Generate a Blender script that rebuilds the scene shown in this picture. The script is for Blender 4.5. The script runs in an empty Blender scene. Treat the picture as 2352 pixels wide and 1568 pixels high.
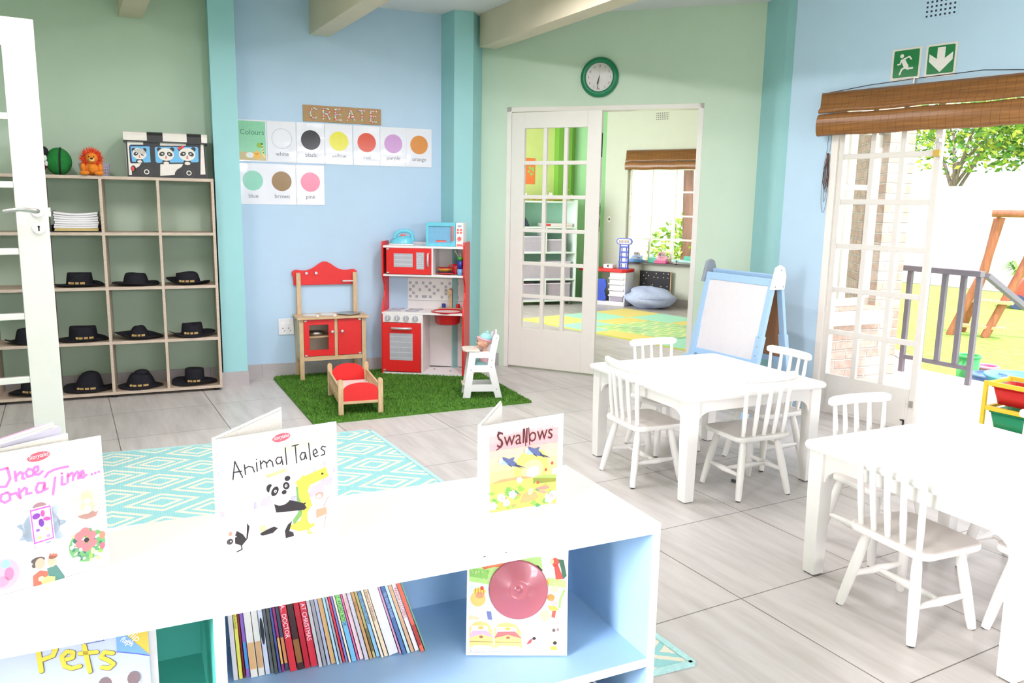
import bpy, math, random
from mathutils import Matrix, Vector, Euler

SC = bpy.context.scene
COL = SC.collection
PI = math.pi
RAD = math.radians

# ------------------------------------------------------------------ camera
cam_data = bpy.data.cameras.new('camera')
cam = bpy.data.objects.new('camera', cam_data)
COL.objects.link(cam)
cam_data.sensor_width = 36.0
cam_data.lens = 28.12
cam_data.clip_start = 0.05
cam_data.clip_end = 200
def camera_matrix(pitch, roll, yaw, loc):
    fwd = Vector((math.sin(yaw) * math.cos(pitch), math.cos(yaw) * math.cos(pitch), -math.sin(pitch)))
    right = Vector((math.cos(yaw), -math.sin(yaw), 0))
    up = right.cross(fwd)
    r2 = right * math.cos(roll) + up * math.sin(roll)
    u2 = up * math.cos(roll) - right * math.sin(roll)
    m = Matrix((r2, u2, -fwd)).transposed().to_4x4()
    m.translation = loc
    return m
cam.matrix_world = camera_matrix(0.1698, 0.0172, 0.5096, Vector((0, 0, 1.35)))
SC.camera = cam

# ------------------------------------------------------------------ sky, sun, daylight at the windows, exposure
world = bpy.data.worlds.new('sky')
SC.world = world
world.use_nodes = True
bg = world.node_tree.nodes['Background']
bg.inputs[0].default_value = (1.0, 0.965, 1.0, 1)
bg.inputs[1].default_value = 1.35
SC.view_settings.view_transform = 'Standard'
SC.view_settings.look = 'None'
SC.view_settings.gamma = 1.0
SC.view_settings.exposure = 0.84
SC.view_settings.use_curve_mapping = False

def sun(name, az, el, strength, color, angle):
    d = bpy.data.lights.new(name, 'SUN')
    d.energy = strength; d.color = color; d.angle = RAD(angle)
    o = bpy.data.objects.new(name, d); COL.objects.link(o)
    v = Vector((math.cos(RAD(az)) * math.cos(RAD(el)), math.sin(RAD(az)) * math.cos(RAD(el)), math.sin(RAD(el))))
    o.rotation_euler = v.to_track_quat('Z', 'Y').to_euler()
    o.location = v * 30
    return o
sun('sun', -105, 66, 2.6, (1, 0.95, 0.92), 1.5)

def window_light(name, loc, face, w, h, power, color):
    d = bpy.data.lights.new(name, 'AREA')
    d.shape = 'RECTANGLE'; d.size = w; d.size_y = h; d.energy = power; d.color = color
    o = bpy.data.objects.new(name, d); COL.objects.link(o)
    o.location = loc
    o.rotation_euler = Vector(face).to_track_quat('-Z', 'Z').to_euler()
    return o
# daylight falling in through the openings of the room (each lamp hangs outside its opening)
DAY = (1.0, 0.93, 0.985)
window_light('daylight_rear_window', (1.4, -5.6, 2.75), (0, 1, -0.22), 6.0, 1.4, 430, DAY)
window_light('daylight_left_window', (-4.2, 0.1, 2.7), (1, 0.15, -0.25), 4.0, 1.3, 620, DAY)
window_light('daylight_right_window', (8.4, -0.6, 2.7), (-1, 0.3, -0.25), 3.6, 1.3, 130, DAY)
window_light('playroom_fill_lamp', (2.85, 8.35, 1.5), (1, -0.1, -0.05), 2.2, 1.5, 110, (1, 0.95, 1))  # added lamp beyond an unseen side window, brightens the playroom

# ------------------------------------------------------------------ helpers
def lin(c):
    c = c / 255.0
    return c / 12.92 if c <= 0.04045 else ((c + 0.055) / 1.055) ** 2.4
def rgb(c): return (lin(c[0]), lin(c[1]), lin(c[2]), 1.0)

MATS = {}
def new_mat(name):
    m = bpy.data.materials.new(name); m.use_nodes = True
    nt = m.node_tree
    return m, nt, nt.nodes['Principled BSDF']
def node(nt, t, **kw):
    n = nt.nodes.new(t)
    for k, v in kw.items():
        if hasattr(n, k): setattr(n, k, v)
    return n
def mat(name, c, rough=0.5, metal=0.0, noise=0.04, scale=30.0, bump=0.0, spec=0.5, coat=0.0, stretch=(1, 1, 1)):
    """plain surface: base colour with a little procedural mottling"""
    if name in MATS: return MATS[name]
    m, nt, b = new_mat(name)
    base = rgb(c)
    tc = node(nt, 'ShaderNodeTexCoord'); mp = node(nt, 'ShaderNodeMapping')
    mp.inputs['Scale'].default_value = stretch
    nz = node(nt, 'ShaderNodeTexNoise'); nz.inputs['Scale'].default_value = scale; nz.inputs['Detail'].default_value = 3
    nt.links.new(tc.outputs['Object'], mp.inputs[0]); nt.links.new(mp.outputs[0], nz.inputs['Vector'])
    cr = node(nt, 'ShaderNodeValToRGB')
    cr.color_ramp.elements[0].position = 0.3; cr.color_ramp.elements[1].position = 0.7
    cr.color_ramp.elements[0].color = [max(0, x * (1 - noise)) for x in base[:3]] + [1]
    cr.color_ramp.elements[1].color = [min(1, x * (1 + noise)) for x in base[:3]] + [1]
    nt.links.new(nz.outputs['Fac'], cr.inputs[0]); nt.links.new(cr.outputs[0], b.inputs['Base Color'])
    b.inputs['Roughness'].default_value = rough; b.inputs['Metallic'].default_value = metal
    b.inputs['Specular IOR Level'].default_value = spec; b.inputs['Coat Weight'].default_value = coat
    if bump:
        bp = node(nt, 'ShaderNodeBump'); bp.inputs['Strength'].default_value = bump; bp.inputs['Distance'].default_value = 0.01
        nt.links.new(nz.outputs['Fac'], bp.inputs['Height']); nt.links.new(bp.outputs[0], b.inputs['Normal'])
    MATS[name] = m
    return m
def ink(r, g, b, rough=0.35):
    return mat('print_%d_%d_%d' % (r, g, b), (r, g, b), rough, noise=0.03, scale=60)
def wood(name, c, c2, scale=6.0, stretch=(1, 12, 12), rough=0.5):
    if name in MATS: return MATS[name]
    m, nt, b = new_mat(name)
    tc = node(nt, 'ShaderNodeTexCoord'); mp = node(nt, 'ShaderNodeMapping'); mp.inputs['Scale'].default_value = stretch
    nz = node(nt, 'ShaderNodeTexNoise'); nz.inputs['Scale'].default_value = scale; nz.inputs['Detail'].default_value = 5
    nt.links.new(tc.outputs['Object'], mp.inputs[0]); nt.links.new(mp.outputs[0], nz.inputs['Vector'])
    cr = node(nt, 'ShaderNodeValToRGB'); cr.color_ramp.elements[0].color = rgb(c2); cr.color_ramp.elements[1].color = rgb(c)
    cr.color_ramp.elements[0].position = 0.3; cr.color_ramp.elements[1].position = 0.65
    nt.links.new(nz.outputs['Fac'], cr.inputs[0]); nt.links.new(cr.outputs[0], b.inputs['Base Color'])
    b.inputs['Roughness'].default_value = rough
    MATS[name] = m
    return m
def glass(name='window_glass', tint=(255, 255, 255), refl=0.07):
    if name in MATS: return MATS[name]
    m, nt, b = new_mat(name)
    nt.nodes.remove(b)
    out = nt.nodes['Material Output']
    tr = node(nt, 'ShaderNodeBsdfTransparent'); tr.inputs[0].default_value = rgb(tint)
    gl = node(nt, 'ShaderNodeBsdfGlossy'); gl.inputs['Roughness'].default_value = 0.02
    fr = node(nt, 'ShaderNodeLayerWeight'); fr.inputs['Blend'].default_value = refl
    mx = node(nt, 'ShaderNodeMixShader')
    nt.links.new(fr.outputs['Fresnel'], mx.inputs[0])
    nt.links.new(tr.outputs[0], mx.inputs[1]); nt.links.new(gl.outputs[0], mx.inputs[2])
    nt.links.new(mx.outputs[0], out.inputs[0])
    MATS[name] = m
    return m
def plastic_clear(name, tint, fac):
    if name in MATS: return MATS[name]
    m, nt, b = new_mat(name)
    out = nt.nodes['Material Output']
    b.inputs['Base Color'].default_value = rgb(tint); b.inputs['Roughness'].default_value = 0.25
    tr = node(nt, 'ShaderNodeBsdfTransparent'); tr.inputs[0].default_value = rgb(tint)
    mx = node(nt, 'ShaderNodeMixShader')
    nz = node(nt, 'ShaderNodeTexNoise'); nz.inputs['Scale'].default_value = 8
    mr = node(nt, 'ShaderNodeMapRange'); mr.inputs['To Min'].default_value = fac - 0.05; mr.inputs['To Max'].default_value = fac + 0.05
    nt.links.new(nz.outputs['Fac'], mr.inputs['Value']); nt.links.new(mr.outputs[0], mx.inputs[0])
    nt.links.new(tr.outputs[0], mx.inputs[1]); nt.links.new(b.outputs[0], mx.inputs[2])
    nt.links.new(mx.outputs[0], out.inputs[0])
    MATS[name] = m
    return m

_TEXT = {}
def text_mesh(s):
    """outline mesh of a word with the built-in font, unit height"""
    if s in _TEXT: return _TEXT[s]
    cu = bpy.data.curves.new('lettering', 'FONT'); cu.body = s; cu.size = 1.0; cu.resolution_u = 3
    ob = bpy.data.objects.new('lettering', cu); COL.objects.link(ob)
    dg = bpy.context.evaluated_depsgraph_get(); dg.update()
    me = bpy.data.meshes.new_from_object(ob.evaluated_get(dg))
    vs = [(v.co.x, v.co.y) for v in me.vertices]; fs = [tuple(p.vertices) for p in me.polygons]
    bpy.data.objects.remove(ob); bpy.data.curves.remove(cu); bpy.data.meshes.remove(me)
    _TEXT[s] = (vs, fs)
    return _TEXT[s]

class MB:
    """collects shapes into one mesh; .use(material) switches slot, .xf places what follows"""
    def __init__(s, m=None):
        s.v = []; s.f = []; s.mi = []; s.sm = []; s.mats = []; s.cur = 0; s.xf = Matrix.Identity(4); s.smooth = False; s.warp = None
        if m: s.use(m)
    def use(s, m):
        if m not in s.mats: s.mats.append(m)
        s.cur = s.mats.index(m); return s
    def at(s, x=0, y=0, z=0, rz=0, rx=0, ry=0, sc=1):
        s.xf = Matrix.Translation((x, y, z)) @ Euler((rx, ry, rz)).to_matrix().to_4x4() @ Matrix.Scale(sc, 4); return s
    def add(s, vs, fs, smooth=None):
        n = len(s.v); M = s.xf
        for p in vs:
            p = Vector(p)
            if s.warp: p = Vector(s.warp(p))
            s.v.append(tuple(M @ p))
        for f in fs:
            s.f.append([i + n for i in f]); s.mi.append(s.cur); s.sm.append(s.smooth if smooth is None else smooth)
        return s
    def box(s, x0, x1, y0, y1, z0, z1):
        vs = [(x, y, z) for z in (z0, z1) for y in (y0, y1) for x in (x0, x1)]
        return s.add(vs, [(0, 2, 3, 1), (4, 5, 7, 6), (0, 1, 5, 4), (2, 6, 7, 3), (0, 4, 6, 2), (1, 3, 7, 5)], False)
    def bar(s, p0, p1, w, d, up=(0, 0, 1)):
        """square bar from p0 to p1, w across, d along the 'up' side"""
        p0 = Vector(p0); p1 = Vector(p1); t = (p1 - p0).normalized(); u = Vector(up)
        a = t.cross(u)
        if a.length < 1e-5: a = t.cross(Vector((0, 1, 0)))
        a.normalize(); b = a.cross(t).normalized()
        vs = [p + a * (i * w / 2) + b * (j * d / 2) for p in (p0, p1) for i, j in ((-1, -1), (1, -1), (1, 1), (-1, 1))]
        return s.add(vs, [(0, 1, 2, 3), (7, 6, 5, 4), (0, 4, 5, 1), (1, 5, 6, 2), (2, 6, 7, 3), (3, 7, 4, 0)], False)
    def prism(s, pts, y0, y1):
        """outline (x, z), given depth in y"""
        n = len(pts)
        vs = [(x, y0, z) for x, z in pts] + [(x, y1, z) for x, z in pts]
        fs = [tuple(range(n)), tuple(range(2 * n - 1, n - 1, -1))] + [(i, i + n, (i + 1) % n + n, (i + 1) % n) for i in range(n)]
        return s.add(vs, fs, False)
    def slab(s, pts, z0, z1):
        """outline (x, y), given thickness in z"""
        n = len(pts)
        vs = [(x, y, z0) for x, y in pts] + [(x, y, z1) for x, y in pts]
        fs = [tuple(range(n - 1, -1, -1)), tuple(range(n, 2 * n))] + [(i, (i + 1) % n, (i + 1) % n + n, i + n) for i in range(n)]
        return s.add(vs, fs, False)
    def cyl(s, p0, p1, r0, r1=None, n=14, caps=True):
        r1 = r0 if r1 is None else r1
        p0 = Vector(p0); p1 = Vector(p1); t = (p1 - p0).normalized()
        a = t.cross(Vector((0, 0, 1)))
        if a.length < 1e-4: a = Vector((1, 0, 0))
        a.normalize(); b = t.cross(a)
        vs = []
        for p, r in ((p0, r0), (p1, r1)):
            for i in range(n):
                q = 2 * PI * i / n; vs.append(p + a * (r * math.cos(q)) + b * (r * math.sin(q)))
        s.add(vs, [(i, (i + 1) % n, (i + 1) % n + n, i + n) for i in range(n)], True)
        if caps: s.add(vs[:n], [tuple(range(n - 1, -1, -1))], False); s.add(vs[n:], [tuple(range(n))], False)
        return s
    def tube(s, pts, r, n=8, closed=False):
        pts = [Vector(p) for p in pts]; m = len(pts); vs = []; prev = None
        rs = r if isinstance(r, (list, tuple)) else [r] * m
        for i, p in enumerate(pts):
            if closed: t = pts[(i + 1) % m] - pts[i - 1]
            else: t = pts[min(i + 1, m - 1)] - pts[max(i - 1, 0)]
            t.normalize()
            if prev is None:
                a = t.cross(Vector((0, 0, 1)))
                if a.length < 1e-3: a = t.cross(Vector((0, 1, 0)))
            else: a = prev - t * prev.dot(t)
            a.normalize(); prev = a; b = t.cross(a)
            for k in range(n):
                q = 2 * PI * k / n; vs.append(p + a * (rs[i] * math.cos(q)) + b * (rs[i] * math.sin(q)))
        fs = []
        for i in range(m if closed else m - 1):
            j = (i + 1) % m
            for k in range(n):
                fs.append((i * n + k, i * n + (k + 1) % n, j * n + (k + 1) % n, j * n + k))
        s.add(vs, fs, True)
        if not closed:
            s.add(vs[:n], [tuple(range(n - 1, -1, -1))], False); s.add(vs[-n:], [tuple(range(n))], False)
        return s
    def lathe(s, prof, n=24, c=(0, 0, 0), sx=1, sy=1):
        vs = [(c[0] + sx * r * math.cos(2 * PI * k / n), c[1] + sy * r * math.sin(2 * PI * k / n), c[2] + z) for r, z in prof for k in range(n)]
        fs = [(i * n + k, i * n + (k + 1) % n, (i + 1) * n + (k + 1) % n, (i + 1) * n + k) for i in range(len(prof) - 1) for k in range(n)]
        s.add(vs, fs, True)
        if prof[0][0] > 1e-4: s.add(vs[:n], [tuple(range(n - 1, -1, -1))], False)
        if prof[-1][0] > 1e-4: s.add(vs[-n:], [tuple(range(n))], False)
        return s
    def ball(s, c, r, n=16, m=10, deform=None):
        rx, ry, rz = r if isinstance(r, (tuple, list)) else (r, r, r)
        vs = []
        for i in range(m + 1):
            t = PI * i / m
            for k in range(n):
                q = 2 * PI * k / n
                p = Vector((math.sin(t) * math.cos(q), math.sin(t) * math.sin(q), -math.cos(t)))
                k2 = deform(p) if deform else 1.0
                vs.append((c[0] + rx * p.x * k2, c[1] + ry * p.y * k2, c[2] + rz * p.z * k2))
        fs = [(i * n + k, i * n + (k + 1) % n, (i + 1) * n + (k + 1) % n, (i + 1) * n + k) for i in range(m) for k in range(n)]
        return s.add(vs, fs, True)
    # flat print on a sheet that faces -y: (x, z) outlines lying 'o' in front of the sheet
    def poly(s, pts, o=0.0004):
        if sum(pts[i - 1][0] * pts[i][1] - pts[i][0] * pts[i - 1][1] for i in range(len(pts))) < 0: pts = pts[::-1]
        return s.add([(x, -o, z) for x, z in pts], [tuple(range(len(pts)))], False)
    def disc(s, cx, cz, rx, rz=None, o=0.0004, n=28, rot=0.0):
        rz = rx if rz is None else rz
        c, q = math.cos(rot), math.sin(rot)
        pts = []
        for i in range(n):
            a = rx * math.cos(2 * PI * i / n); b = rz * math.sin(2 * PI * i / n)
            pts.append((cx + a * c - b * q, cz + a * q + b * c))
        return s.poly(pts, o)
    def line(s, pts, w, o=0.0006):
        """brush stroke of width w with round ends"""
        for (x0, z0), (x1, z1) in zip(pts[:-1], pts[1:]):
            d = math.hypot(x1 - x0, z1 - z0) or 1e-6
            nx, nz = -(z1 - z0) / d * w / 2, (x1 - x0) / d * w / 2
            s.poly([(x0 - nx, z0 - nz), (x1 - nx, z1 - nz), (x1 + nx, z1 + nz), (x0 + nx, z0 + nz)], o)
        for x, z in pts: s.disc(x, z, w / 2, o=o + 0.00002, n=8)
        return s
    def rect(s, x0, x1, z0, z1, o=0.0004): return s.poly([(x0, z0), (x1, z0), (x1, z1), (x0, z1)], o)
    def text(s, t, x, z, size, o=0.0006, rot=0.0, align='l', sx=1.0, shear=0.0):
        vs, fs = text_mesh(t)
        if not vs: return s
        w = max(v[0] for v in vs) * size * sx
        ox = {'l': 0, 'c': -w / 2, 'r': -w}[align]
        c, q = math.cos(rot), math.sin(rot)
        out = []
        for a, b in vs:
            a2 = a * size * sx + ox + shear * b * size; b2 = b * size
            out.append((x + a2 * c - b2 * q, -o, z + a2 * q + b2 * c))
        return s.add(out, fs, False)
    def build(s, name, parent=None, loc=(0, 0, 0), rz=0.0, bevel=0.0, label=None, sub=0, rot=None):
        me = bpy.data.meshes.new(name); me.from_pydata(s.v, [], s.f)
        for m in s.mats: me.materials.append(m)
        me.polygons.foreach_set('material_index', s.mi); me.polygons.foreach_set('use_smooth', s.sm)
        me.update()
        o = bpy.data.objects.new(name, me); COL.objects.link(o)
        o.location = loc; o.rotation_euler = rot if rot else (0, 0, rz)
        if parent: o.parent = parent
        if bevel:
            b = o.modifiers.new('soft_edges', 'BEVEL'); b.width = bevel; b.segments = 2; b.limit_method = 'ANGLE'; b.angle_limit = RAD(40)
        if sub:
            q = o.modifiers.new('smooth', 'SUBSURF'); q.levels = sub; q.render_levels = sub
        if label: o['label'] = label
        return o

def tag(o, label, cat, group=None, kind=None):
    o['label'] = label; o['category'] = cat
    if group: o['group'] = group
    if kind: o['kind'] = kind
    return o
def thing(name, label, cat, loc=(0, 0, 0), rz=0.0, group=None):
    o = bpy.data.objects.new(name, None); COL.objects.link(o)
    o.empty_display_size = 0.05
    o.location = loc; o.rotation_euler = (0, 0, rz)
    return tag(o, label, cat, group)
def struct(o, label=None):
    o['kind'] = 'structure'
    if label: o['label'] = label
    return o
def dup(root, loc, rz, label, group=None):
    def cp(o, parent):
        c = o.copy(); COL.objects.link(c)
        if parent: c.parent = parent
        for ch in list(o.children): cp(ch, c)
        return c
    r = cp(root, None)
    r.location = loc; r.rotation_euler = (0, 0, rz); r['label'] = label
    if group: r['group'] = group
    return r
def rr(w, h, r, n=5, cx=0, cy=0):
    """rounded rectangle outline"""
    pts = []
    for sx, sy, a in ((1, 1, 0), (-1, 1, 90), (-1, -1, 180), (1, -1, 270)):
        for i in range(n + 1):
            q = RAD(a + 90 * i / n)
            pts.append((cx + sx * (w / 2 - r) + r * math.cos(q), cy + sy * (h / 2 - r) + r * math.sin(q)))
    return pts
class Fr:
    """a vertical plane: origin, heading of its x axis; local y points away from the viewer's side"""
    def __init__(s, x, y, deg): s.o = Vector((x, y, 0)); s.a = RAD(deg); s.d = Vector((math.cos(s.a), math.sin(s.a), 0)); s.n = Vector((-math.sin(s.a), math.cos(s.a), 0))
    def p(s, x, y=0, z=0): return s.o + s.d * x + s.n * y + Vector((0, 0, z))
FA = Fr(1.172, 6.199, -6)
FB = Fr(3.182, 5.834, -47.5)
FC = Fr(4.40, 3.551, -80)
FR = Fr(7.228, 8.488, -62)
# ------------------------------------------------------------------ surface materials
def tile_floor_mat():
    m, nt, b = new_mat('floor_tiles')
    tc = node(nt, 'ShaderNodeTexCoord'); mp = node(nt, 'ShaderNodeMapping')
    mp.inputs['Location'].default_value = (-0.1924 + 6.0, -1.885 + 6.03, 0)
    br = node(nt, 'ShaderNodeTexBrick'); br.offset = 0.0; br.squash = 1.0
    br.inputs['Scale'].default_value = 1.0; br.inputs['Brick Width'].default_value = 0.6; br.inputs['Row Height'].default_value = 0.603
    br.inputs['Mortar Size'].default_value = 0.0022; br.inputs['Mortar Smooth'].default_value = 0.0; br.inputs['Bias'].default_value = 0.0
    br.inputs['Color1'].default_value = rgb((204, 200, 196)); br.inputs['Color2'].default_value = rgb((197, 193, 189)); br.inputs['Mortar'].default_value = rgb((112, 104, 98))
    nt.links.new(tc.outputs['Object'], mp.inputs[0]); nt.links.new(mp.outputs[0], br.inputs['Vector'])
    m2 = node(nt, 'ShaderNodeMapping'); m2.inputs['Scale'].default_value = (9.0, 1.1, 1)
    nz = node(nt, 'ShaderNodeTexNoise'); nz.inputs['Scale'].default_value = 1.6; nz.inputs['Detail'].default_value = 6; nz.inputs['Roughness'].default_value = 0.62
    nt.links.new(tc.outputs['Object'], m2.inputs[0]); nt.links.new(m2.outputs[0], nz.inputs['Vector'])
    cr = node(nt, 'ShaderNodeValToRGB')
    cr.color_ramp.elements[0].position = 0.33; cr.color_ramp.elements[0].color = (0.74, 0.72, 0.70, 1)
    cr.color_ramp.elements[1].position = 0.6; cr.color_ramp.elements[1].color = (1, 1, 1, 1)
    nt.links.new(nz.outputs['Fac'], cr.inputs[0])
    mx = node(nt, 'ShaderNodeMixRGB'); mx.blend_type = 'MULTIPLY'; mx.inputs[0].default_value = 0.75
    nt.links.new(br.outputs['Color'], mx.inputs[1]); nt.links.new(cr.outputs[0], mx.inputs[2]); nt.links.new(mx.outputs[0], b.inputs['Base Color'])
    b.inputs['Roughness'].default_value = 0.32; b.inputs['Specular IOR Level'].default_value = 0.45
    bp = node(nt, 'ShaderNodeBump'); bp.inputs['Strength'].default_value = 0.25; bp.inputs['Distance'].default_value = 0.003; bp.invert = True
    nt.links.new(br.outputs['Fac'], bp.inputs['Height']); nt.links.new(bp.outputs[0], b.inputs['Normal'])
    return m
def brick_mat(name, c1, c2, mortar, w, h, ms=0.01):
    m, nt, b = new_mat(name)
    tc = node(nt, 'ShaderNodeTexCoord'); sp = node(nt, 'ShaderNodeSeparateXYZ'); cb = node(nt, 'ShaderNodeCombineXYZ')
    nt.links.new(tc.outputs['Object'], sp.inputs[0]); nt.links.new(sp.outputs['X'], cb.inputs['X']); nt.links.new(sp.outputs['Z'], cb.inputs['Y'])
    br = node(nt, 'ShaderNodeTexBrick'); br.offset = 0.5
    br.inputs['Scale'].default_value = 1.0; br.inputs['Brick Width'].default_value = w; br.inputs['Row Height'].default_value = h
    br.inputs['Mortar Size'].default_value = ms; br.inputs['Mortar Smooth'].default_value = 0.4
    br.inputs['Color1'].default_value = rgb(c1); br.inputs['Color2'].default_value = rgb(c2); br.inputs['Mortar'].default_value = rgb(mortar)
    nz0 = node(nt, 'ShaderNodeTexNoise'); nz0.inputs['Scale'].default_value = 7.0
    nt.links.new(tc.outputs['Object'], nz0.inputs['Vector'])
    ad = node(nt, 'ShaderNodeMixRGB'); ad.blend_type = 'LINEAR_LIGHT'; ad.inputs[0].default_value = 0.012
    nt.links.new(cb.outputs[0], ad.inputs[1]); nt.links.new(nz0.outputs['Color'], ad.inputs[2]); nt.links.new(ad.outputs[0], br.inputs['Vector'])
    nz = node(nt, 'ShaderNodeTexNoise'); nz.inputs['Scale'].default_value = 18; nz.inputs['Detail'].default_value = 5
    nt.links.new(tc.outputs['Object'], nz.inputs['Vector'])
    mx = node(nt, 'ShaderNodeMixRGB'); mx.blend_type = 'OVERLAY'; mx.inputs[0].default_value = 0.5
    nt.links.new(br.outputs['Color'], mx.inputs[1]); nt.links.new(nz.outputs['Fac'], mx.inputs[2]); nt.links.new(mx.outputs[0], b.inputs['Base Color'])
    bp = node(nt, 'ShaderNodeBump'); bp.inputs['Strength'].default_value = 0.8; bp.inputs['Distance'].default_value = 0.012; bp.invert = True
    nt.links.new(br.outputs['Fac'], bp.inputs['Height']); nt.links.new(bp.outputs[0], b.inputs['Normal'])
    b.inputs['Roughness'].default_value = 0.85
    return m
def grass_mat(name, c1, c2, c3, scale):
    m, nt, b = new_mat(name)
    tc = node(nt, 'ShaderNodeTexCoord')
    nz = node(nt, 'ShaderNodeTexNoise'); nz.inputs['Scale'].default_value = scale; nz.inputs['Detail'].default_value = 8; nz.inputs['Roughness'].default_value = 0.75
    nt.links.new(tc.outputs['Object'], nz.inputs['Vector'])
    cr = node(nt, 'ShaderNodeValToRGB'); e = cr.color_ramp.elements
    e[0].position = 0.3; e[0].color = rgb(c1); e[1].position = 0.72; e[1].color = rgb(c3)
    k = e.new(0.5); k.color = rgb(c2)
    nt.links.new(nz.outputs['Fac'], cr.inputs[0]); nt.links.new(cr.outputs[0], b.inputs['Base Color'])
    b.inputs['Roughness'].default_value = 0.9
    bp = node(nt, 'ShaderNodeBump'); bp.inputs['Strength'].default_value = 0.5; bp.inputs['Distance'].default_value = 0.01
    nt.links.new(nz.outputs['Fac'], bp.inputs['Height']); nt.links.new(bp.outputs[0], b.inputs['Normal'])
    return m

M_FLOOR = tile_floor_mat()
M_GREEN = mat('paint_sage_green', (184, 206, 182), 0.55, noise=0.015, scale=6)
M_BLUE = mat('paint_pale_blue', (182, 208, 230), 0.55, noise=0.015, scale=6)
M_BLUE2 = mat('paint_sky_blue', (186, 216, 236), 0.5, noise=0.015, scale=6)
M_TEAL = mat('paint_aqua', (152, 206, 208), 0.5, noise=0.015, scale=6)
M_MINT = mat('paint_mint', (204, 224, 202), 0.55, noise=0.015, scale=6)
M_CREAM = mat('paint_cream', (214, 220, 206), 0.6, noise=0.015, scale=6)
M_LIME = mat('paint_lime', (206, 222, 140), 0.6, noise=0.02, scale=6)
M_LEAFGREEN = mat('paint_leaf_green', (120, 180, 70), 0.6, noise=0.02, scale=6)
M_APPLE = mat('paint_apple_green', (160, 220, 160), 0.6, noise=0.02, scale=6)
M_CEIL = mat('ceiling_paint', (226, 226, 224), 0.8, noise=0.01, scale=5)
M_BEAM = mat('paint_beam_beige', (214, 204, 178), 0.6, noise=0.03, scale=5)
M_WOODWHITE = mat('gloss_white_paint', (238, 234, 226), 0.3, noise=0.012, scale=12, coat=0.1)
M_STEELWHITE = mat('off_white_steel_paint', (222, 219, 211), 0.4, noise=0.02, scale=14)
M_BASE = mat('skirting_tile', (178, 172, 172), 0.4, noise=0.06, scale=9)
M_GROUT = mat('skirting_joint', (130, 124, 122), 0.8)
M_GLASS = glass()
M_STEEL = mat('brushed_steel', (190, 188, 182), 0.3, 0.9, noise=0.05, scale=40)
M_DARK = mat('dark_gap', (28, 28, 30), 0.8)

# ------------------------------------------------------------------ shell
floor = MB(M_FLOOR)
floor.slab([(-1.6, -3.0), (5.62, -3.0), (4.45, 3.6), (4.62, 4.3), (6.0, 4.18), (8.3, 6.5), (6.73, 9.45), (6.35, 9.78), (3.9, 10.25), (2.9, 6.3), (-1.6, 6.6)], -0.12, 0.0)
struct(floor.build('floor'))

def wall(name, fr, s0, s1, z1, holes, m, t=0.16, rev=None, outer=None, y0=0.0):
    """wall with square holes (s0, s1, z0, z1), inner face at local y=y0"""
    b = MB(m)
    ss = sorted({s0, s1} | {h[0] for h in holes} | {h[1] for h in holes})
    zs = sorted({0.0, z1} | {h[2] for h in holes} | {h[3] for h in holes})
    for a, c in zip(ss[:-1], ss[1:]):
        col = []
        for z, w in zip(zs[:-1], zs[1:]):
            mid = ((a + c) / 2, (z + w) / 2)
            if not any(h[0] < mid[0] < h[1] and h[2] < mid[1] < h[3] for h in holes):
                if col and abs(col[-1][1] - z) < 1e-6: col[-1] = (col[-1][0], w)
                else: col.append((z, w))
        for z, w in col: b.box(a, c, y0, y0 + t, z, w)
    return struct(b.build(name, loc=fr.o, rz=fr.a))

CEIL = 2.8
FL = Fr(-1.6, -3.0, 90)     # left wall, runs away from the viewer
FF = Fr(5.66, -3.0, 180)    # wall behind the viewer
wall('wall_back_left', FA, -2.82, -0.12, CEIL, [], M_GREEN)
wall('wall_back', FA, -0.12, 1.9, CEIL, [], M_BLUE)
wall('wall_middle', FB, -0.26, 2.02, CEIL + 0.1, [(-0.002, 1.545, 0, 2.115)], M_MINT, t=0.2)
wall('wall_right', FC, -0.42, 6.75, CEIL + 0.1, [(-0.10, 1.72, 0, 2.06), (2.5, 4.4, 0.85, 2.1)], M_BLUE2, t=0.12)
wall('wall_left', FL, 0, 9.6, CEIL, [(1.9, 4.3, 0.8, 2.2)], M_GREEN)
wall('wall_front', FF, 0, 7.3, CEIL, [(1.6, 3.9, 0.75, 2.2), (4.6, 6.9, 0.75, 2.2)], M_BLUE2)
ceil = MB(M_CEIL)
ceil.slab([(-1.8, -3.2), (6.1, -3.2), (4.75, 4.4), (3.0, 6.3), (1.2, 6.5), (-1.8, 6.85)], CEIL, CEIL + 0.12)
struct(ceil.build('ceiling'))

# square pillars at the wall joints
def column(name, pts):
    b = MB(M_TEAL); b.slab(pts, 0.0, CEIL)
    return struct(b.build(name))
column('trim_1', [(0.95, 6.0), (1.119, 5.984), (1.142, 6.21), (0.973, 6.23)])
column('trim_2', [(2.69, 6.06), (2.713, 5.839), (2.862, 5.812), (3.03, 5.995), (3.0, 6.05)])
column('trim_3', [(4.50, 4.40), (4.375, 4.085), (4.352, 3.905), (4.46, 3.86), (4.70, 4.42)])

# ceiling beams run towards the viewer
for i, x in enumerate((0.419, 1.68, 2.94)):
    b = MB(M_BEAM); n = 14
    y1 = 6.2 - 0.1051 * (x - 1.17) if i < 2 else 5.86
    prof = [(y1, CEIL)] + [(-3.0, CEIL)] + [(-3.0 + (y1 + 3.0) * k / n, 2.555 + 0.0 * k) for k in range(n + 1)]
    nn = len(prof)
    vs = [(x, p, q) for p, q in prof] + [(x + 0.145, p, q) for p, q in prof]
    b.add(vs, [tuple(range(nn)), tuple(range(2 * nn - 1, nn - 1, -1))] + [(k, k + nn, (k + 1) % nn + nn, (k + 1) % nn) for k in range(nn)], False)
    struct(b.build('trim_%d' % (4 + i)))

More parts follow.
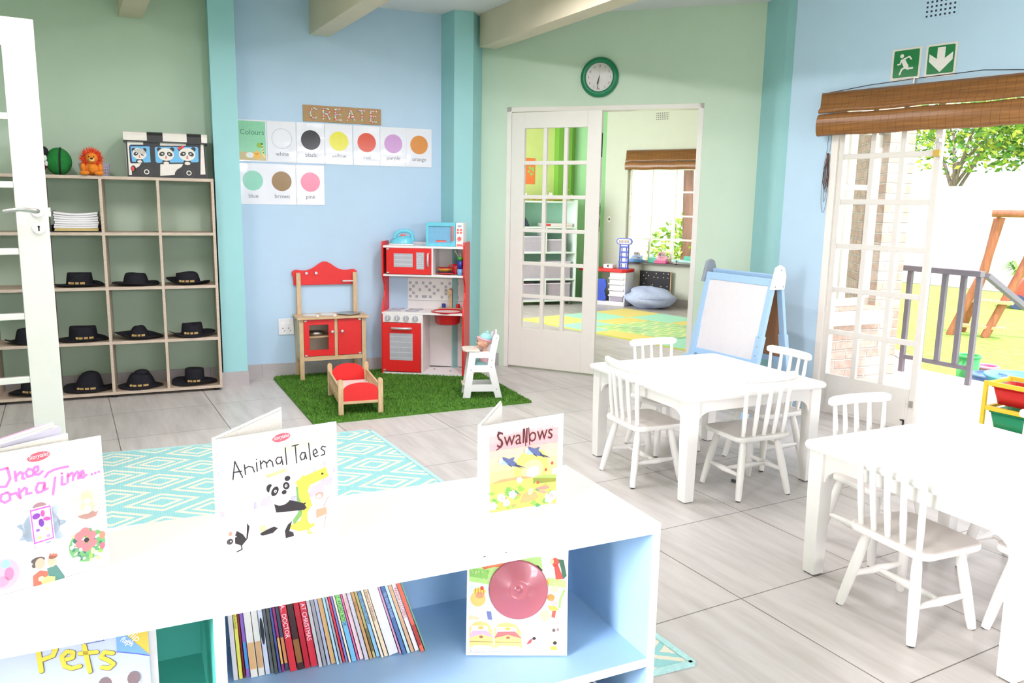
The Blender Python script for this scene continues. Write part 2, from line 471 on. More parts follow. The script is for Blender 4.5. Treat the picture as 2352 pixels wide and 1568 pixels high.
# tiled skirting
def skirting(name, fr, s0, s1, h=0.108, y=-0.011, step=0.3, off=0.12):
    b = MB(M_BASE); b.box(s0, s1, y, 0.0, 0, h)
    b.use(M_GROUT); s = s0 + off
    while s < s1:
        b.box(s - 0.001, s + 0.001, y - 0.0006, y + 0.001, 0, h); s += step
    return struct(b.build(name, loc=fr.o, rz=fr.a))
skirting('baseboard_back_left', FA, -2.8, -0.24)
skirting('baseboard_back', FA, -0.03, 1.5)
skirting('baseboard_middle', FB, -0.2, -0.045, step=0.07, off=0.05)
skirting('baseboard_middle', FB, 1.6, 1.93)
skirting('baseboard_right', FC, 1.8, 6.7)
b = MB(M_BASE)
b.slab([(0.937, 5.99), (1.123, 5.973), (1.143, 6.19), (1.119, 6.19), (1.119, 5.984), (0.95, 6.0), (0.97, 6.2), (0.96, 6.2)], 0, 0.108)
struct(b.build('baseboard_pillar'))

# door frame in the middle wall
b = MB(M_WOODWHITE)
b.box(-0.002, 0.038, -0.004, 0.12, 0, 2.115); b.box(1.505, 1.545, -0.004, 0.12, 0, 2.115); b.box(-0.002, 1.545, -0.004, 0.12, 2.078, 2.115)
struct(b.build('trim_7', loc=FB.o, rz=FB.a, bevel=0.003))
b = MB(M_WOODWHITE)
b.box(-0.10, -0.055, -0.002, 0.14, 0, 2.06); b.box(1.675, 1.72, -0.002, 0.14, 0, 2.06); b.box(-0.10, 1.72, -0.002, 0.14, 2.02, 2.06)
struct(b.build('trim_8', loc=FC.o, rz=FC.a, bevel=0.003))

def glazed_leaf(name, loc, rz, w, z0, z1, t, stile, cols, rows, bar, top, bottom, m, kick_plain=True, glass_m=None, label=None):
    """timber leaf: stiles, rails, glazing bars in one mesh, the panes as one child"""
    b = MB(m)
    b.box(0, stile, 0, t, z0, z1); b.box(w - stile, w, 0, t, z0, z1)
    b.box(stile, w - stile, 0, t, z1 - top, z1); b.box(stile, w - stile, 0, t, z0, z0 + bottom)
    gx0, gx1, gz0, gz1 = stile, w - stile, z0 + bottom, z1 - top
    for i in range(1, cols):
        x = gx0 + (gx1 - gx0) * i / cols; b.box(x - bar / 2, x + bar / 2, 0.004, t - 0.004, gz0, gz1)
    for j in range(1, rows):
        z = gz0 + (gz1 - gz0) * j / rows
        b.box(gx0, gx1, 0.003, t - 0.003, z - bar / 2, z + bar / 2)
    o = struct(b.build(name, loc=loc, rz=rz, bevel=0.003), label)
    g = MB(glass_m or M_GLASS); g.box(gx0 - 0.004, gx1 + 0.004, t / 2 - 0.002, t / 2 + 0.002, gz0 - 0.004, gz1 + 0.004)
    g.build('pane', o)
    return o
def lever(parent, x, z, t, flip=1):
    b = MB(M_STEEL)
    b.cyl((x, 0, z), (x, -0.008, z), 0.026, n=24); b.cyl((x, 0, z - 0.075), (x, -0.006, z - 0.075), 0.026, n=24)
    b.tube([(x, -0.006, z), (x, -0.045, z), (x - flip * 0.02, -0.055, z + 0.003), (x - flip * 0.07, -0.056, z + 0.008), (x - flip * 0.13, -0.05, z - 0.004)], 0.0095, 10)
    b.use(M_DARK); b.disc(x, z - 0.07, 0.005, o=0.0065, n=12); b.rect(x - 0.003, x + 0.003, z - 0.088, z - 0.07, 0.0065)
    b.build('door_handle', parent)

# door_1: open leaf close at the left; leaf hinged at its far left edge
d1 = glazed_leaf('door_1', (-0.885, 4.145, 0), RAD(3.0), 0.832, 0.012, 2.10, 0.04, 0.125, 3, 6, 0.028, 0.12, 0.22, M_WOODWHITE)
lever(d1, 0.79, 1.285, 0.04)
b = MB(M_STEEL); b.box(0.832, 0.842, 0.012, 0.03, 1.26, 1.3); b.build('latch', d1)
# door_2: leaf of the middle opening, pushed slightly into the classroom
d2 = glazed_leaf('door_2', FB.p(0.04, -0.006), FB.a + RAD(-7.5), 0.765, 0.015, 2.072, 0.04, 0.115, 3, 6, 0.03, 0.125, 0.325, M_WOODWHITE)
b = MB(M_DARK)
b.box(0.765, 0.7665, 0.012, 0.03, 1.72, 1.9); b.use(M_STEEL); b.box(0.765, 0.7668, 0.008, 0.032, 1.15, 1.37); b.use(M_DARK); b.box(0.766, 0.767, 0.014, 0.026, 1.28, 1.35); b.box(0.766, 0.767, 0.014, 0.026, 1.19, 1.25)
b.build('lock_plate', d2)
# door_3: steel garden door leaf
d3 = glazed_leaf('door_3', (4.406, 3.61, 0), RAD(-83), 0.655, 0.008, 2.02, 0.035, 0.04, 3, 6, 0.033, 0.05, 0.26, M_STEELWHITE)
b = MB(M_STEEL); b.box(0.625, 0.645, -0.012, 0.0, 0.16, 0.2); b.build('hinge', d3)
b = MB(M_DARK); b.cyl((0.60, -0.008, 0.012), (0.60, -0.008, 0.075), 0.005); b.box(0.58, 0.60, -0.012, -0.004, 0.068, 0.075); b.build('drop_bolt', d3)
b = MB(M_STEELWHITE); b.box(0.06, 0.60, -0.004, 0, 0.03, 0.21); b.build('kick_panel', d3)

# windows behind and beside the viewer
def window(name, fr, s0, s1, z0, z1, y, m, cols, rows, bar=0.03, edge=0.05):
    b = MB(m)
    b.box(s0, s0 + edge, y, y + 0.05, z0, z1); b.box(s1 - edge, s1, y, y + 0.05, z0, z1); b.box(s0, s1, y, y + 0.05, z0, z0 + edge); b.box(s0, s1, y, y + 0.05, z1 - edge, z1)
    for i in range(1, cols):
        x = s0 + (s1 - s0) * i / cols; k = bar * (1.7 if cols % 2 == 0 and i == cols // 2 else 1); b.box(x - k / 2, x + k / 2, y + 0.005, y + 0.045, z0, z1)
    for j in range(1, rows):
        z = z0 + (z1 - z0) * j / rows; b.box(s0, s1, y + 0.008, y + 0.042, z - bar / 2, z + bar / 2)
    o = struct(b.build(name, loc=fr.o, rz=fr.a))
    g = MB(M_GLASS); g.box(s0 + 0.01, s1 - 0.01, y + 0.024, y + 0.028, z0 + 0.01, z1 - 0.01); g.build('pane', o)
    return o
window('window_1', FF, 1.6, 3.9, 0.75, 2.2, 0.08, M_WOODWHITE, 4, 3)
window('window_2', FF, 4.6, 6.9, 0.75, 2.2, 0.08, M_WOODWHITE, 4, 3)
window('window_3', FL, 1.9, 4.3, 0.8, 2.2, 0.08, M_WOODWHITE, 4, 3)
window('window_4', FC, 2.5, 4.4, 0.85, 2.1, 0.06, M_WOODWHITE, 4, 3)

# ------------------------------------------------------------------ playroom seen through the middle opening
wall('wall_far', FR, -1.06, 2.1, 2.75, [(-0.72, 0.62, 0.585, 1.87)], M_CREAM, t=0.16)
skirting('baseboard_far', FR, -1.05, 2.0)
FW = Fr(6.30, 9.75, -37); wall('wall_far_left', FW, 0, 0.55, 2.75, [], M_APPLE, t=0.12)
FG = Fr(3.9, 10.17, -10); wall('wall_far_back', FG, 0, 2.44, 2.75, [], M_LIME, t=0.12)
b = MB(M_LEAFGREEN); b.slab([(6.08, 9.64), (6.27, 9.60), (6.42, 9.72), (6.30, 9.80), (6.1, 9.8)], 0, 2.7); struct(b.build('trim_9'))
FS = Fr(2.95, 6.25, 77); wall('wall_far_side', FS, 0, 4.1, 2.75, [(0.9, 3.3, 0.7, 2.2)], M_LIME, t=0.12, y0=0.0)
b = MB(M_CEIL); b.slab([(2.9, 6.5), (4.62, 4.62), (6.02, 4.3), (8.4, 6.6), (6.8, 9.6), (6.35, 9.9), (3.8, 10.3)], 2.66, 2.76); struct(b.build('ceiling_far'))
window('window_5', FR, -0.72, 0.62, 0.585, 1.87, 0.06, M_WOODWHITE, 4, 4, bar=0.024, edge=0.03)
window('window_added', FS, 0.9, 3.3, 0.7, 2.2, 0.05, M_WOODWHITE, 4, 3)  # unseen window, added so the fill lamp can shine into the playroom
b = MB(mat('slate_sill', (96, 90, 88), 0.4)); b.box(-0.76, 0.66, -0.10, 0.06, 0.566, 0.585); struct(b.build('trim_10', loc=FR.o, rz=FR.a))

# brick outer wall of the playroom with its own window, seen through the garden door
M_BRICK = brick_mat('old_brick', (216, 196, 186), (196, 170, 156), (206, 198, 190), 0.23, 0.078)
FK = Fr(4.66, 4.317, -5)
FK2 = Fr(6.005, 4.19, 48)
wall('wall_brick', FK, 0.0, 1.35, 3.0, [(0.50, 1.09, 0.585, 2.0)], M_BRICK, t=0.2)
wall('wall_brick_side', FK2, -0.02, 3.3, 3.0, [], M_BRICK, t=0.2)
window('window_6', FK, 0.50, 1.09, 0.585, 2.0, 0.07, M_WOODWHITE, 2, 3, bar=0.04, edge=0.06)
b = MB(mat('sill_tile', (222, 214, 210), 0.5, noise=0.05, scale=10))
b.slab([(0.44, -0.13), (1.15, -0.13), (1.13, 0.08), (0.46, 0.08)], 0.0, 0.03)
for i, v in enumerate(b.v):
    if v[1] < 0: b.v[i] = (v[0], v[1], v[2] - 0.10)
for i, v in enumerate(b.v): b.v[i] = (v[0], v[1], v[2] + 0.56)
struct(b.build('trim_11', loc=FK.o, rz=FK.a))

# ------------------------------------------------------------------ garden
M_PAVE = mat('patio_paving', (224, 216, 210), 0.8, noise=0.05, scale=3)
b = MB(M_PAVE); b.slab([(4.45, 3.6), (4.7, 4.4), (6.02, 4.28), (8.3, 6.5), (8.3, 6.6), (6.9, 4.6), (6.45, 4.3), (6.45, -4), (5.7, -4)], -0.3, -0.005); struct(b.build('patio'))
M_LAWN = grass_mat('lawn_grass', (110, 158, 62), (146, 190, 84), (178, 212, 116), 9)
b = MB(M_LAWN); b.slab([(-22, -22), (30, -22), (30, 32), (-22, 32)], -0.45, -0.35); struct(b.build('lawn'))
M_GWALL = mat('garden_wall_paint', (244, 242, 240), 0.7, noise=0.02, scale=2)
b = MB(M_GWALL); b.box(19.5, 19.75, -6, 25, -0.35, 1.98); b.use(mat('garden_wall_line', (226, 222, 220), 0.8)); b.box(19.49, 19.5, -6, 25, 0.9, 0.925); struct(b.build('wall_garden'))
b = MB(mat('soil', (170, 160, 160), 0.9, noise=0.1)); b.slab([(17.6, -6), (19.5, -6), (19.5, 25), (17.6, 25)], -0.36, -0.33); struct(b.build('flower_bed'))
# veranda roof over the patio
b = MB(mat('roof_timber', (150, 120, 92), 0.8, noise=0.1, scale=8)); b.slab([(4.75, 1.4), (5.75, 1.4), (5.4, 3.2), (5.35, 4.2), (4.5, 4.2)], 2.5, 2.58); struct(b.build('veranda_roof'))

# fluorescent battens between the beams (their light belongs to them)
def batten(x, y, label, power):
    t = thing('ceiling_light', label, 'ceiling light', (x, y, 2.8), 0, 'fluorescent battens on the ceiling')
    b = MB(mat('batten_white', (236, 236, 234), 0.4)); b.box(-0.05, 0.05, -0.62, 0.62, -0.06, 0); b.build('housing', t, bevel=0.004)
    m, nt, bs = new_mat('lit_tube'); bs.inputs['Emission Color'].default_value = (1, 0.95, 0.97, 1); bs.inputs['Emission Strength'].default_value = 2.0
    b = MB(m)
    b.cyl((0, -0.6, -0.08), (0, 0.6, -0.08), 0.014, n=12); b.build('tube', t)
    d = bpy.data.lights.new('tube_glow', 'AREA'); d.shape = 'RECTANGLE'; d.size = 0.12; d.size_y = 1.2; d.energy = power; d.color = (1, 0.93, 0.985)
    o = bpy.data.objects.new('tube_glow', d); COL.objects.link(o); o.parent = t; o.location = (0, 0, -0.11)
batten(1.12, 3.7, 'ceiling batten light between the two left beams', 20)
batten(2.4, 4.0, 'ceiling batten light between the two right beams', 19)
batten(-0.3, 3.8, 'ceiling batten light left of the beams', 20)
batten(3.7, 1.6, 'ceiling batten light above the tables', 4)
# ------------------------------------------------------------------ tables and chairs
M_WHITE = mat('white_furniture_paint', (243, 241, 236), 0.32, noise=0.01, scale=10, coat=0.05)
M_SEAT = mat('shaded_white_seat_paint', (226, 220, 214), 0.3, noise=0.03, scale=14)  # greyer white: shade on the seat top is put into the colour
M_RUBBER = mat('rubber_foot', (60, 60, 62), 0.8)

def table_part_apron(b, half, z0, z1):
    """board with a quarter-round cut out beside each leg"""
    pts = [(-half, z1), (half, z1), (half, z0 - 0.055), (half - 0.035, z0 - 0.055)]
    for i in range(7):
        q = RAD(90 * i / 6); pts.append((half - 0.035 - 0.075 * (1 - math.cos(q)) - 0.0, z0 - 0.055 + 0.055 * math.sin(q)))
    for i in range(7):
        q = RAD(90 - 90 * i / 6); pts.append((-half + 0.035 + 0.075 * (1 - math.cos(q)), z0 - 0.055 + 0.055 * math.sin(q)))
    pts += [(-half + 0.035, z0 - 0.055), (-half, z0 - 0.055)]
    b.prism(pts, -0.009, 0.009)
def make_table(label):
    t = thing('play_table', label, 'table', group='square white tables')
    b = MB(M_WHITE); b.slab(rr(0.875, 0.875, 0.05, 6), 0.484, 0.510); b.build('tabletop', t, bevel=0.011)
    for i in range(4):
        b = MB(M_WHITE); table_part_apron(b, 0.375, 0.425, 0.484); b.build('apron', t, loc=(0.385 * math.sin(i * PI / 2), -0.385 * math.cos(i * PI / 2), 0), rz=i * PI / 2, bevel=0.002)
    for sx in (-1, 1):
        for sy in (-1, 1):
            b = MB(M_WHITE); cx, cy = sx * 0.3775, sy * 0.3775
            vs = []
            for z, h in ((0.004, 0.026), (0.36, 0.031), (0.484, 0.031)):
                vs += [(cx + i * h, cy + j * h, z) for i, j in ((-1, -1), (1, -1), (1, 1), (-1, 1))]
            fs = [(3, 2, 1, 0), (8, 9, 10, 11)] + [(k * 4 + i, k * 4 + (i + 1) % 4, k * 4 + 4 + (i + 1) % 4, k * 4 + 4 + i) for k in range(2) for i in range(4)]
            b.add(vs, fs, False); b.use(M_RUBBER); b.box(cx - 0.022, cx + 0.022, cy - 0.022, cy + 0.022, 0, 0.004)
            b.build('leg', t, bevel=0.003)
    return t
TABLE1 = make_table('square white table in front of the easel, four chairs around it')
TABLE1.location = (2.842, 3.055, 0); TABLE1.rotation_euler = (0, 0, RAD(-3.0))
dup(TABLE1, (2.742, 1.515, 0), RAD(-3.2), 'square white table nearest the yellow bin frame, cut by the right picture edge')

def spindle(b, p0, p1, r, swell):
    p0 = Vector(p0); p1 = Vector(p1)
    k = [(0, .62), (.06, .66), (.25, .85), (.5, swell), (.75, .85), (.94, .66), (1, .62)]
    b.tube([p0.lerp(p1, t) for t, _ in k], [r * q for _, q in k], 10)
def make_chair(label):
    c = thing('spindle_chair', label, 'chair')
    seat = MB(M_SEAT)
    pts = rr(0.315, 0.285, 0.045, 6, 0, 0.005)
    seat.slab(pts, 0.278, 0.303)
    # underside and rim stay plain white; only the top has shade in its colour
    seat.use(M_WHITE)
    for i, v in enumerate(seat.v):
        pass
    seat.mi = [0 if i == 1 else 1 for i in range(len(seat.f))]
    seat.build('seat', c, bevel=0.008)
    feet = [(-0.147, -0.142), (0.147, -0.142), (-0.142, 0.14), (0.142, 0.14)]
    tops = [(-0.098, -0.092), (0.098, -0.092), (-0.10, 0.092), (0.10, 0.092)]
    for (fx, fy), (tx, ty) in zip(feet, tops):
        b = MB(M_WHITE)
        f = Vector((fx, fy, 0.003)); t = Vector((tx, ty, 0.28)); dz = t - f
        b.tube([f, f + dz * 0.1, f + dz * 0.5, f + dz * 0.85, t], [0.0135, 0.0155, 0.018, 0.0165, 0.013], 14)
        b.use(M_RUBBER); b.cyl((fx, fy, 0), (fx, fy, 0.003), 0.011, n=12)
        b.build('leg', c)
    def on_leg(i, z):
        k = z / 0.28; return Vector((feet[i][0] + (tops[i][0] - feet[i][0]) * k, feet[i][1] + (tops[i][1] - feet[i][1]) * k, z))
    for a, d in ((0, 2), (1, 3)):
        b = MB(M_WHITE); spindle(b, on_leg(a, 0.115), on_leg(d, 0.115), 0.0125, 1.2); b.build('stretcher', c)
    l = (on_leg(0, 0.115) + on_leg(2, 0.115)) / 2; r = (on_leg(1, 0.115) + on_leg(3, 0.115)) / 2
    b = MB(M_WHITE); spindle(b, l, r, 0.0125, 1.2); b.build('stretcher', c)
    n = 5
    for i in range(n):
        u = (i - 2) / 2
        p0 = Vector((u * 0.115, -0.115 + 0.006 * u * u, 0.298)); p1 = Vector((u * 0.128, -0.155 + 0.022 * u * u, 0.566))
        b = MB(M_WHITE); b.tube([p0, p0.lerp(p1, .3), p0.lerp(p1, .6), p1], [0.0095, 0.0115, 0.0105, 0.008], 10); b.build('spindle', c)
    b = MB(M_WHITE)
    outl = []
    N = 12
    vs = []
    for k in range(N + 1):
        u = -1 + 2 * k / N; x = u * 0.158; y = -0.158 + 0.024 * u * u
        e = 0.022 * (1 - max(0, (abs(u) - 0.82) / 0.18) ** 2 * 0.35)
        zc = 0.586
        for yy, zz in ((-0.011, -e), (0.011, -e), (0.011, e * 0.9), (-0.011, e * 0.9)): vs.append((x, y + yy, zc + zz))
    fs = [(0, 3, 2, 1), tuple(range(4 * N, 4 * N + 4))]
    for k in range(N):
        for q in range(4): fs.append((4 * k + q, 4 * k + (q + 1) % 4, 4 * k + 4 + (q + 1) % 4, 4 * k + 4 + q))
    b.add(vs, fs, True); b.build('top_rail', c, bevel=0.008)
    return c
CH = make_chair('white spindle chair on the left of the easel table, back to the play mat')
CH['group'] = 'white spindle chairs'
CH.location = (2.488, 3.085, 0); CH.rotation_euler = (0, 0, RAD(-95))
GC = 'white spindle chairs'
dup(CH, (2.828, 2.71, 0), RAD(-6), 'white spindle chair on the near side of the easel table, back to the viewer', GC)
dup(CH, (2.905, 3.42, 0), RAD(176), 'white spindle chair on the far side of the easel table, before the playroom opening', GC)
dup(CH, (3.245, 2.99, 0), RAD(87), 'white spindle chair between the easel and the right edge of the easel table', GC)
dup(CH, (2.40, 1.54, 0), RAD(-96), 'nearest white spindle chair, pushed to the left side of the front table', GC)
dup(CH, (2.79, 1.96, 0), RAD(171), 'white spindle chair behind the front table, before the lower glazed garden door leaf', GC)
dup(CH, (3.06, 1.53, 0), RAD(85), 'white spindle chair in front of the green bin, cut by the right picture edge', GC)
dup(CH, (2.70, 1.215, 0), RAD(-4), 'white spindle chair mostly hidden behind the nearest leg of the front table', GC)

# ------------------------------------------------------------------ easel
def easel():
    M_EB = mat('easel_light_blue_plastic', (168, 204, 236), 0.4, noise=0.01)
    M_EG = mat('easel_grey_plastic', (150, 158, 166), 0.5)
    M_EW = mat('easel_white_plastic', (238, 240, 242), 0.4)
    e = thing('easel', 'light blue double-sided whiteboard easel beside the aqua pillar', 'easel', (3.76, 3.905, 0), RAD(-90))
    W = 0.31
    tilt = math.atan2(0.112, 0.55)
    def lean(b, y0, ang):
        b.xf = Matrix.Translation((0, y0, 0)) @ Euler((-ang, 0, 0)).to_matrix().to_4x4(); return b
    # front panel: local z runs up the slope
    for sx in (-1, 1):
        b = lean(MB(M_EB), -0.035, tilt); x = sx * (W - 0.022)
        b.box(x - 0.022, x + 0.022, -0.012, 0.012, 0.0, 0.93); b.box(x - 0.028, x + 0.028, -0.017, 0.017, 0.0, 0.56)
        b.build('front_leg', e, bevel=0.003)
        b = lean(MB(M_EB), 0.375, -RAD(10.5)); b.box(x - 0.022, x + 0.022, -0.012, 0.012, 0.0, 0.95); b.box(x - 0.028, x + 0.028, -0.017, 0.017, 0.0, 0.56)
        b.build('rear_leg', e, bevel=0.003)
    for z0, z1 in ((0.88, 0.93), (0.36, 0.40)):
        b = lean(MB(M_EB), -0.035, tilt); b.box(-W + 0.04, W - 0.04, -0.011, 0.011, z0, z1); b.build('front_rail', e, bevel=0.003)
    b = lean(MB(mat('whiteboard_sheet', (228, 226, 228), 0.25, noise=0.015)), -0.035, tilt); b.box(-W + 0.04, W - 0.04, -0.006, 0.004, 0.40, 0.885); b.build('whiteboard', e)
    for z0, z1 in ((0.905, 0.95), (0.36, 0.40)):
        b = lean(MB(M_EB), 0.375, -RAD(10.5)); b.box(-W + 0.04, W - 0.04, -0.011, 0.011, z0, z1); b.build('rear_rail', e, bevel=0.003)
    b = lean(MB(mat('hardboard_brown', (166, 118, 82), 0.7, noise=0.04)), 0.375, -RAD(10.5)); b.box(-W + 0.04, W - 0.04, -0.005, 0.005, 0.40, 0.905); b.build('chalkboard_back', e)
    for sx, m in ((-1, M_EG), (1, M_EW)):
        b = MB(m); x = sx * (W + 0.004)
        pts = [(0.105, 0.845), (0.215, 0.845), (0.225, 0.93), (0.205, 0.985), (0.175, 1.0), (0.14, 0.985), (0.125, 0.93)]
        vs = [(x - 0.012, p, q) for p, q in pts] + [(x + 0.012, p, q) for p, q in pts]; n = len(pts)
        b.add(vs, [tuple(range(n)), tuple(range(2 * n - 1, n - 1, -1))] + [(i, i + n, (i + 1) % n + n, (i + 1) % n) for i in range(n)], False)
        b.use(M_EG)
        for p, q in ((0.13, 0.865), (0.2, 0.865), (0.175, 0.97)): b.cyl((x - 0.014, p, q), (x + 0.014, p, q), 0.005, n=10)
        b.build('hinge_bracket', e, bevel=0.004)
    for z in (0.43, 0.49, 0.55):
        b = lean(MB(M_EG), -0.035, tilt); b.cyl((W - 0.022, -0.019, z), (W - 0.022, -0.015, z), 0.005, n=10); b.build('peg', e)
    b = lean(MB(M_EB), -0.035, tilt); b.box(-W + 0.02, W - 0.02, -0.09, -0.012, 0.30, 0.345); b.build('pen_tray', e, bevel=0.006)
easel()

# ------------------------------------------------------------------ grass mat and rug
def turf():
    g = thing('grass_mat', 'green artificial grass mat under the toy kitchens and doll bed', 'mat', (1.255, 4.705, 0), RAD(-3))
    M_T = grass_mat('artificial_turf', (40, 88, 12), (70, 122, 26), (104, 152, 50), 60)
    M_T2 = mat('turf_blade', (96, 146, 40), 0.7, noise=0.25, scale=9); M_T3 = mat('turf_blade_dark', (62, 112, 22), 0.7, noise=0.25, scale=9)
    pts = [(0, 0), (1.497, 0.0), (1.56, 1.13), (1.42, 1.27), (1.30, 1.44), (0.03, 1.46), (0.0, 1.4)]
    b = MB(M_T); b.slab(pts, 0.0, 0.010); b.build('backing', g)
    rnd = random.Random(5); b = MB(M_T2); b.use(M_T3)
    def inside(x, y):
        r = False
        for i in range(len(pts)):
            (x0, y0), (x1, y1) = pts[i - 1], pts[i]
            if (y0 > y) != (y1 > y) and x < (x1 - x0) * (y - y0) / (y1 - y0) + x0: r = not r
        return r
    vs = []; fs = []; mi = []
    for k in range(26000):
        x, y = rnd.uniform(-0.002, 1.56), rnd.uniform(-0.004, 1.46)
        if not inside(x, max(y, 0.001)): continue
        a = rnd.uniform(0, 6.28); w = 0.0028; h = rnd.uniform(0.008, 0.016); l = rnd.uniform(-0.01, 0.01); l2 = rnd.uniform(-0.01, 0.01)
        n = len(vs); c, s = math.cos(a) * w, math.sin(a) * w
        vs += [(x - c, y - s, 0.009), (x + c, y + s, 0.009), (x + l, y + l2, 0.01 + h)]
        fs.append((n, n + 1, n + 2)); mi.append(rnd.randint(0, 1))
    b.v = vs; b.f = fs; b.mi = mi; b.sm = [False] * len(fs)
    o = b.build('grass_blades', g); o['kind'] = 'stuff'
turf()

def rug_mat():
    m, nt, b = new_mat('diamond_rug_weave')
    tc = node(nt, 'ShaderNodeTexCoord'); sp = node(nt, 'ShaderNodeSeparateXYZ'); nt.links.new(tc.outputs['Object'], sp.inputs[0])
    def mth(op, a, c=None):
        n = node(nt, 'ShaderNodeMath'); n.operation = op
        for i, v in enumerate((a, c)):
            if v is None: continue
            if isinstance(v, (int, float)): n.inputs[i].default_value = v
            else: nt.links.new(v, n.inputs[i])
        return n.outputs[0]
    u = mth('DIVIDE', sp.outputs['X'], 0.203); v = mth('DIVIDE', sp.outputs['Y'], 0.148)
    p = mth('MULTIPLY', mth('ADD', u, v), 0.5); q = mth('MULTIPLY', mth('SUBTRACT', u, v), 0.5)
    def dist(t): return mth('ABSOLUTE', mth('SUBTRACT', mth('FRACT', mth('ADD', t, 20.5)), 0.5))
    f = mth('MULTIPLY', mth('MAXIMUM', dist(p), dist(q)), 2.0)
    wv = node(nt, 'ShaderNodeTexNoise'); wv.inputs['Scale'].default_value = 90
    nt.links.new(tc.outputs['Object'], wv.inputs['Vector'])
    f = mth('ADD', f, mth('MULTIPLY', mth('SUBTRACT', wv.outputs['Fac'], 0.5), 0.05))
    cr = node(nt, 'ShaderNodeValToRGB'); cr.color_ramp.interpolation = 'CONSTANT'; e = cr.color_ramp.elements
    T = rgb((148, 204, 204)); K = rgb((226, 222, 202))
    e[0].position = 0; e[0].color = T; e[1].position = 0.30; e[1].color = K
    for pos, col in ((0.46, T), (0.63, K), (0.80, T)):
        k = e.new(pos); k.color = col
    nt.links.new(f, cr.inputs[0]); nt.links.new(cr.outputs[0], b.inputs['Base Color']); b.inputs['Roughness'].default_value = 0.95
    wa = node(nt, 'ShaderNodeTexWave'); wa.inputs['Scale'].default_value = 45; wa.bands_direction = 'X'
    nt.links.new(tc.outputs['Object'], wa.inputs['Vector'])
    bp = node(nt, 'ShaderNodeBump'); bp.inputs['Strength'].default_value = 0.4; bp.inputs['Distance'].default_value = 0.004
    nt.links.new(wa.outputs['Fac'], bp.inputs['Height']); nt.links.new(bp.outputs[0], b.inputs['Normal'])
    return m
def rug():
    r = thing('patterned_rug', 'aqua and cream diamond pattern rug running under the bookcase', 'rug', (0.342, 4.336, 0), RAD(-3.5))
    c, s = math.cos(RAD(3.5)), math.sin(RAD(3.5))
    def L(x, y): x -= 0.342; y -= 4.336; return (x * c - y * s, x * s + y * c)
    Q = [L(-0.50, 1.88), L(1.563, 1.650), L(1.523, 4.44), L(-0.50, 4.70)]
    b = MB(rug_mat()); b.slab(Q, 0.0, 0.005); b.build('weave', r)
    b = MB(mat('rug_edge_binding', (170, 214, 212), 0.9, noise=0.08, scale=80))
    for i in range(4):
        p, q = Q[i], Q[(i + 1) % 4]; b.bar((p[0], p[1], 0.004), (q[0], q[1], 0.004), 0.022, 0.008)
    b.build('binding', r)
rug()
# ------------------------------------------------------------------ cube shelf with the hats
M_OAK = wood('grey_oak_board', (190, 172, 152), (166, 148, 128), 5, (3, 20, 20))
M_OAKD = wood('grey_oak_board_edge', (204, 188, 170), (184, 166, 146), 5, (3, 20, 20))
FSH = Fr(0.904, 5.899, -6)
SX = 0.02; PITCH = 0.345
ROWZ = [1.487, 1.121, 0.757, 0.388, 0.040]
def cube_shelf():
    s = thing('cube_shelf', 'grey oak open cube shelf holding black sun hats', 'shelf', FSH.o, FSH.a)
    D = 0.29
    for k in range(5):
        b = MB(M_OAK); x = SX - 0.009 - PITCH * k
        b.box(x - 0.009, x + 0.009, 0.0012, D, 0.02, 1.47); b.use(M_OAKD); b.box(x - 0.009, x + 0.009, 0, 0.0012, 0.02, 1.47); b.build('upright', s)
    for k, z in enumerate(ROWZ):
        b = MB(M_OAK); h = 0.02
        if k in (0, 4):
            b.box(SX - 0.018 - 4 * PITCH, SX, 0.0012, D, z - h, z); b.use(M_OAKD); b.box(SX - 0.018 - 4 * PITCH, SX, -0.0006, 0.0012, z - h, z)
            b.build('board', s)
        else:
            for c in range(4):
                b = MB(M_OAK); x1 = SX - 0.018 - PITCH * c; x0 = x1 - PITCH + 0.018
                b.box(x0, x1, 0.002, D, z - h, z); b.use(M_OAKD); b.box(x0, x1, 0.0, 0.002, z - h, z); b.build('board', s)
    for x in (SX - 0.04, SX - 0.70, SX - 1.36):
        for y in (0.03, D - 0.03):
            b = MB(M_DARK); b.cyl((x, y, 0), (x, y, 0.02), 0.02, n=14); b.build('foot', s)
cube_shelf()

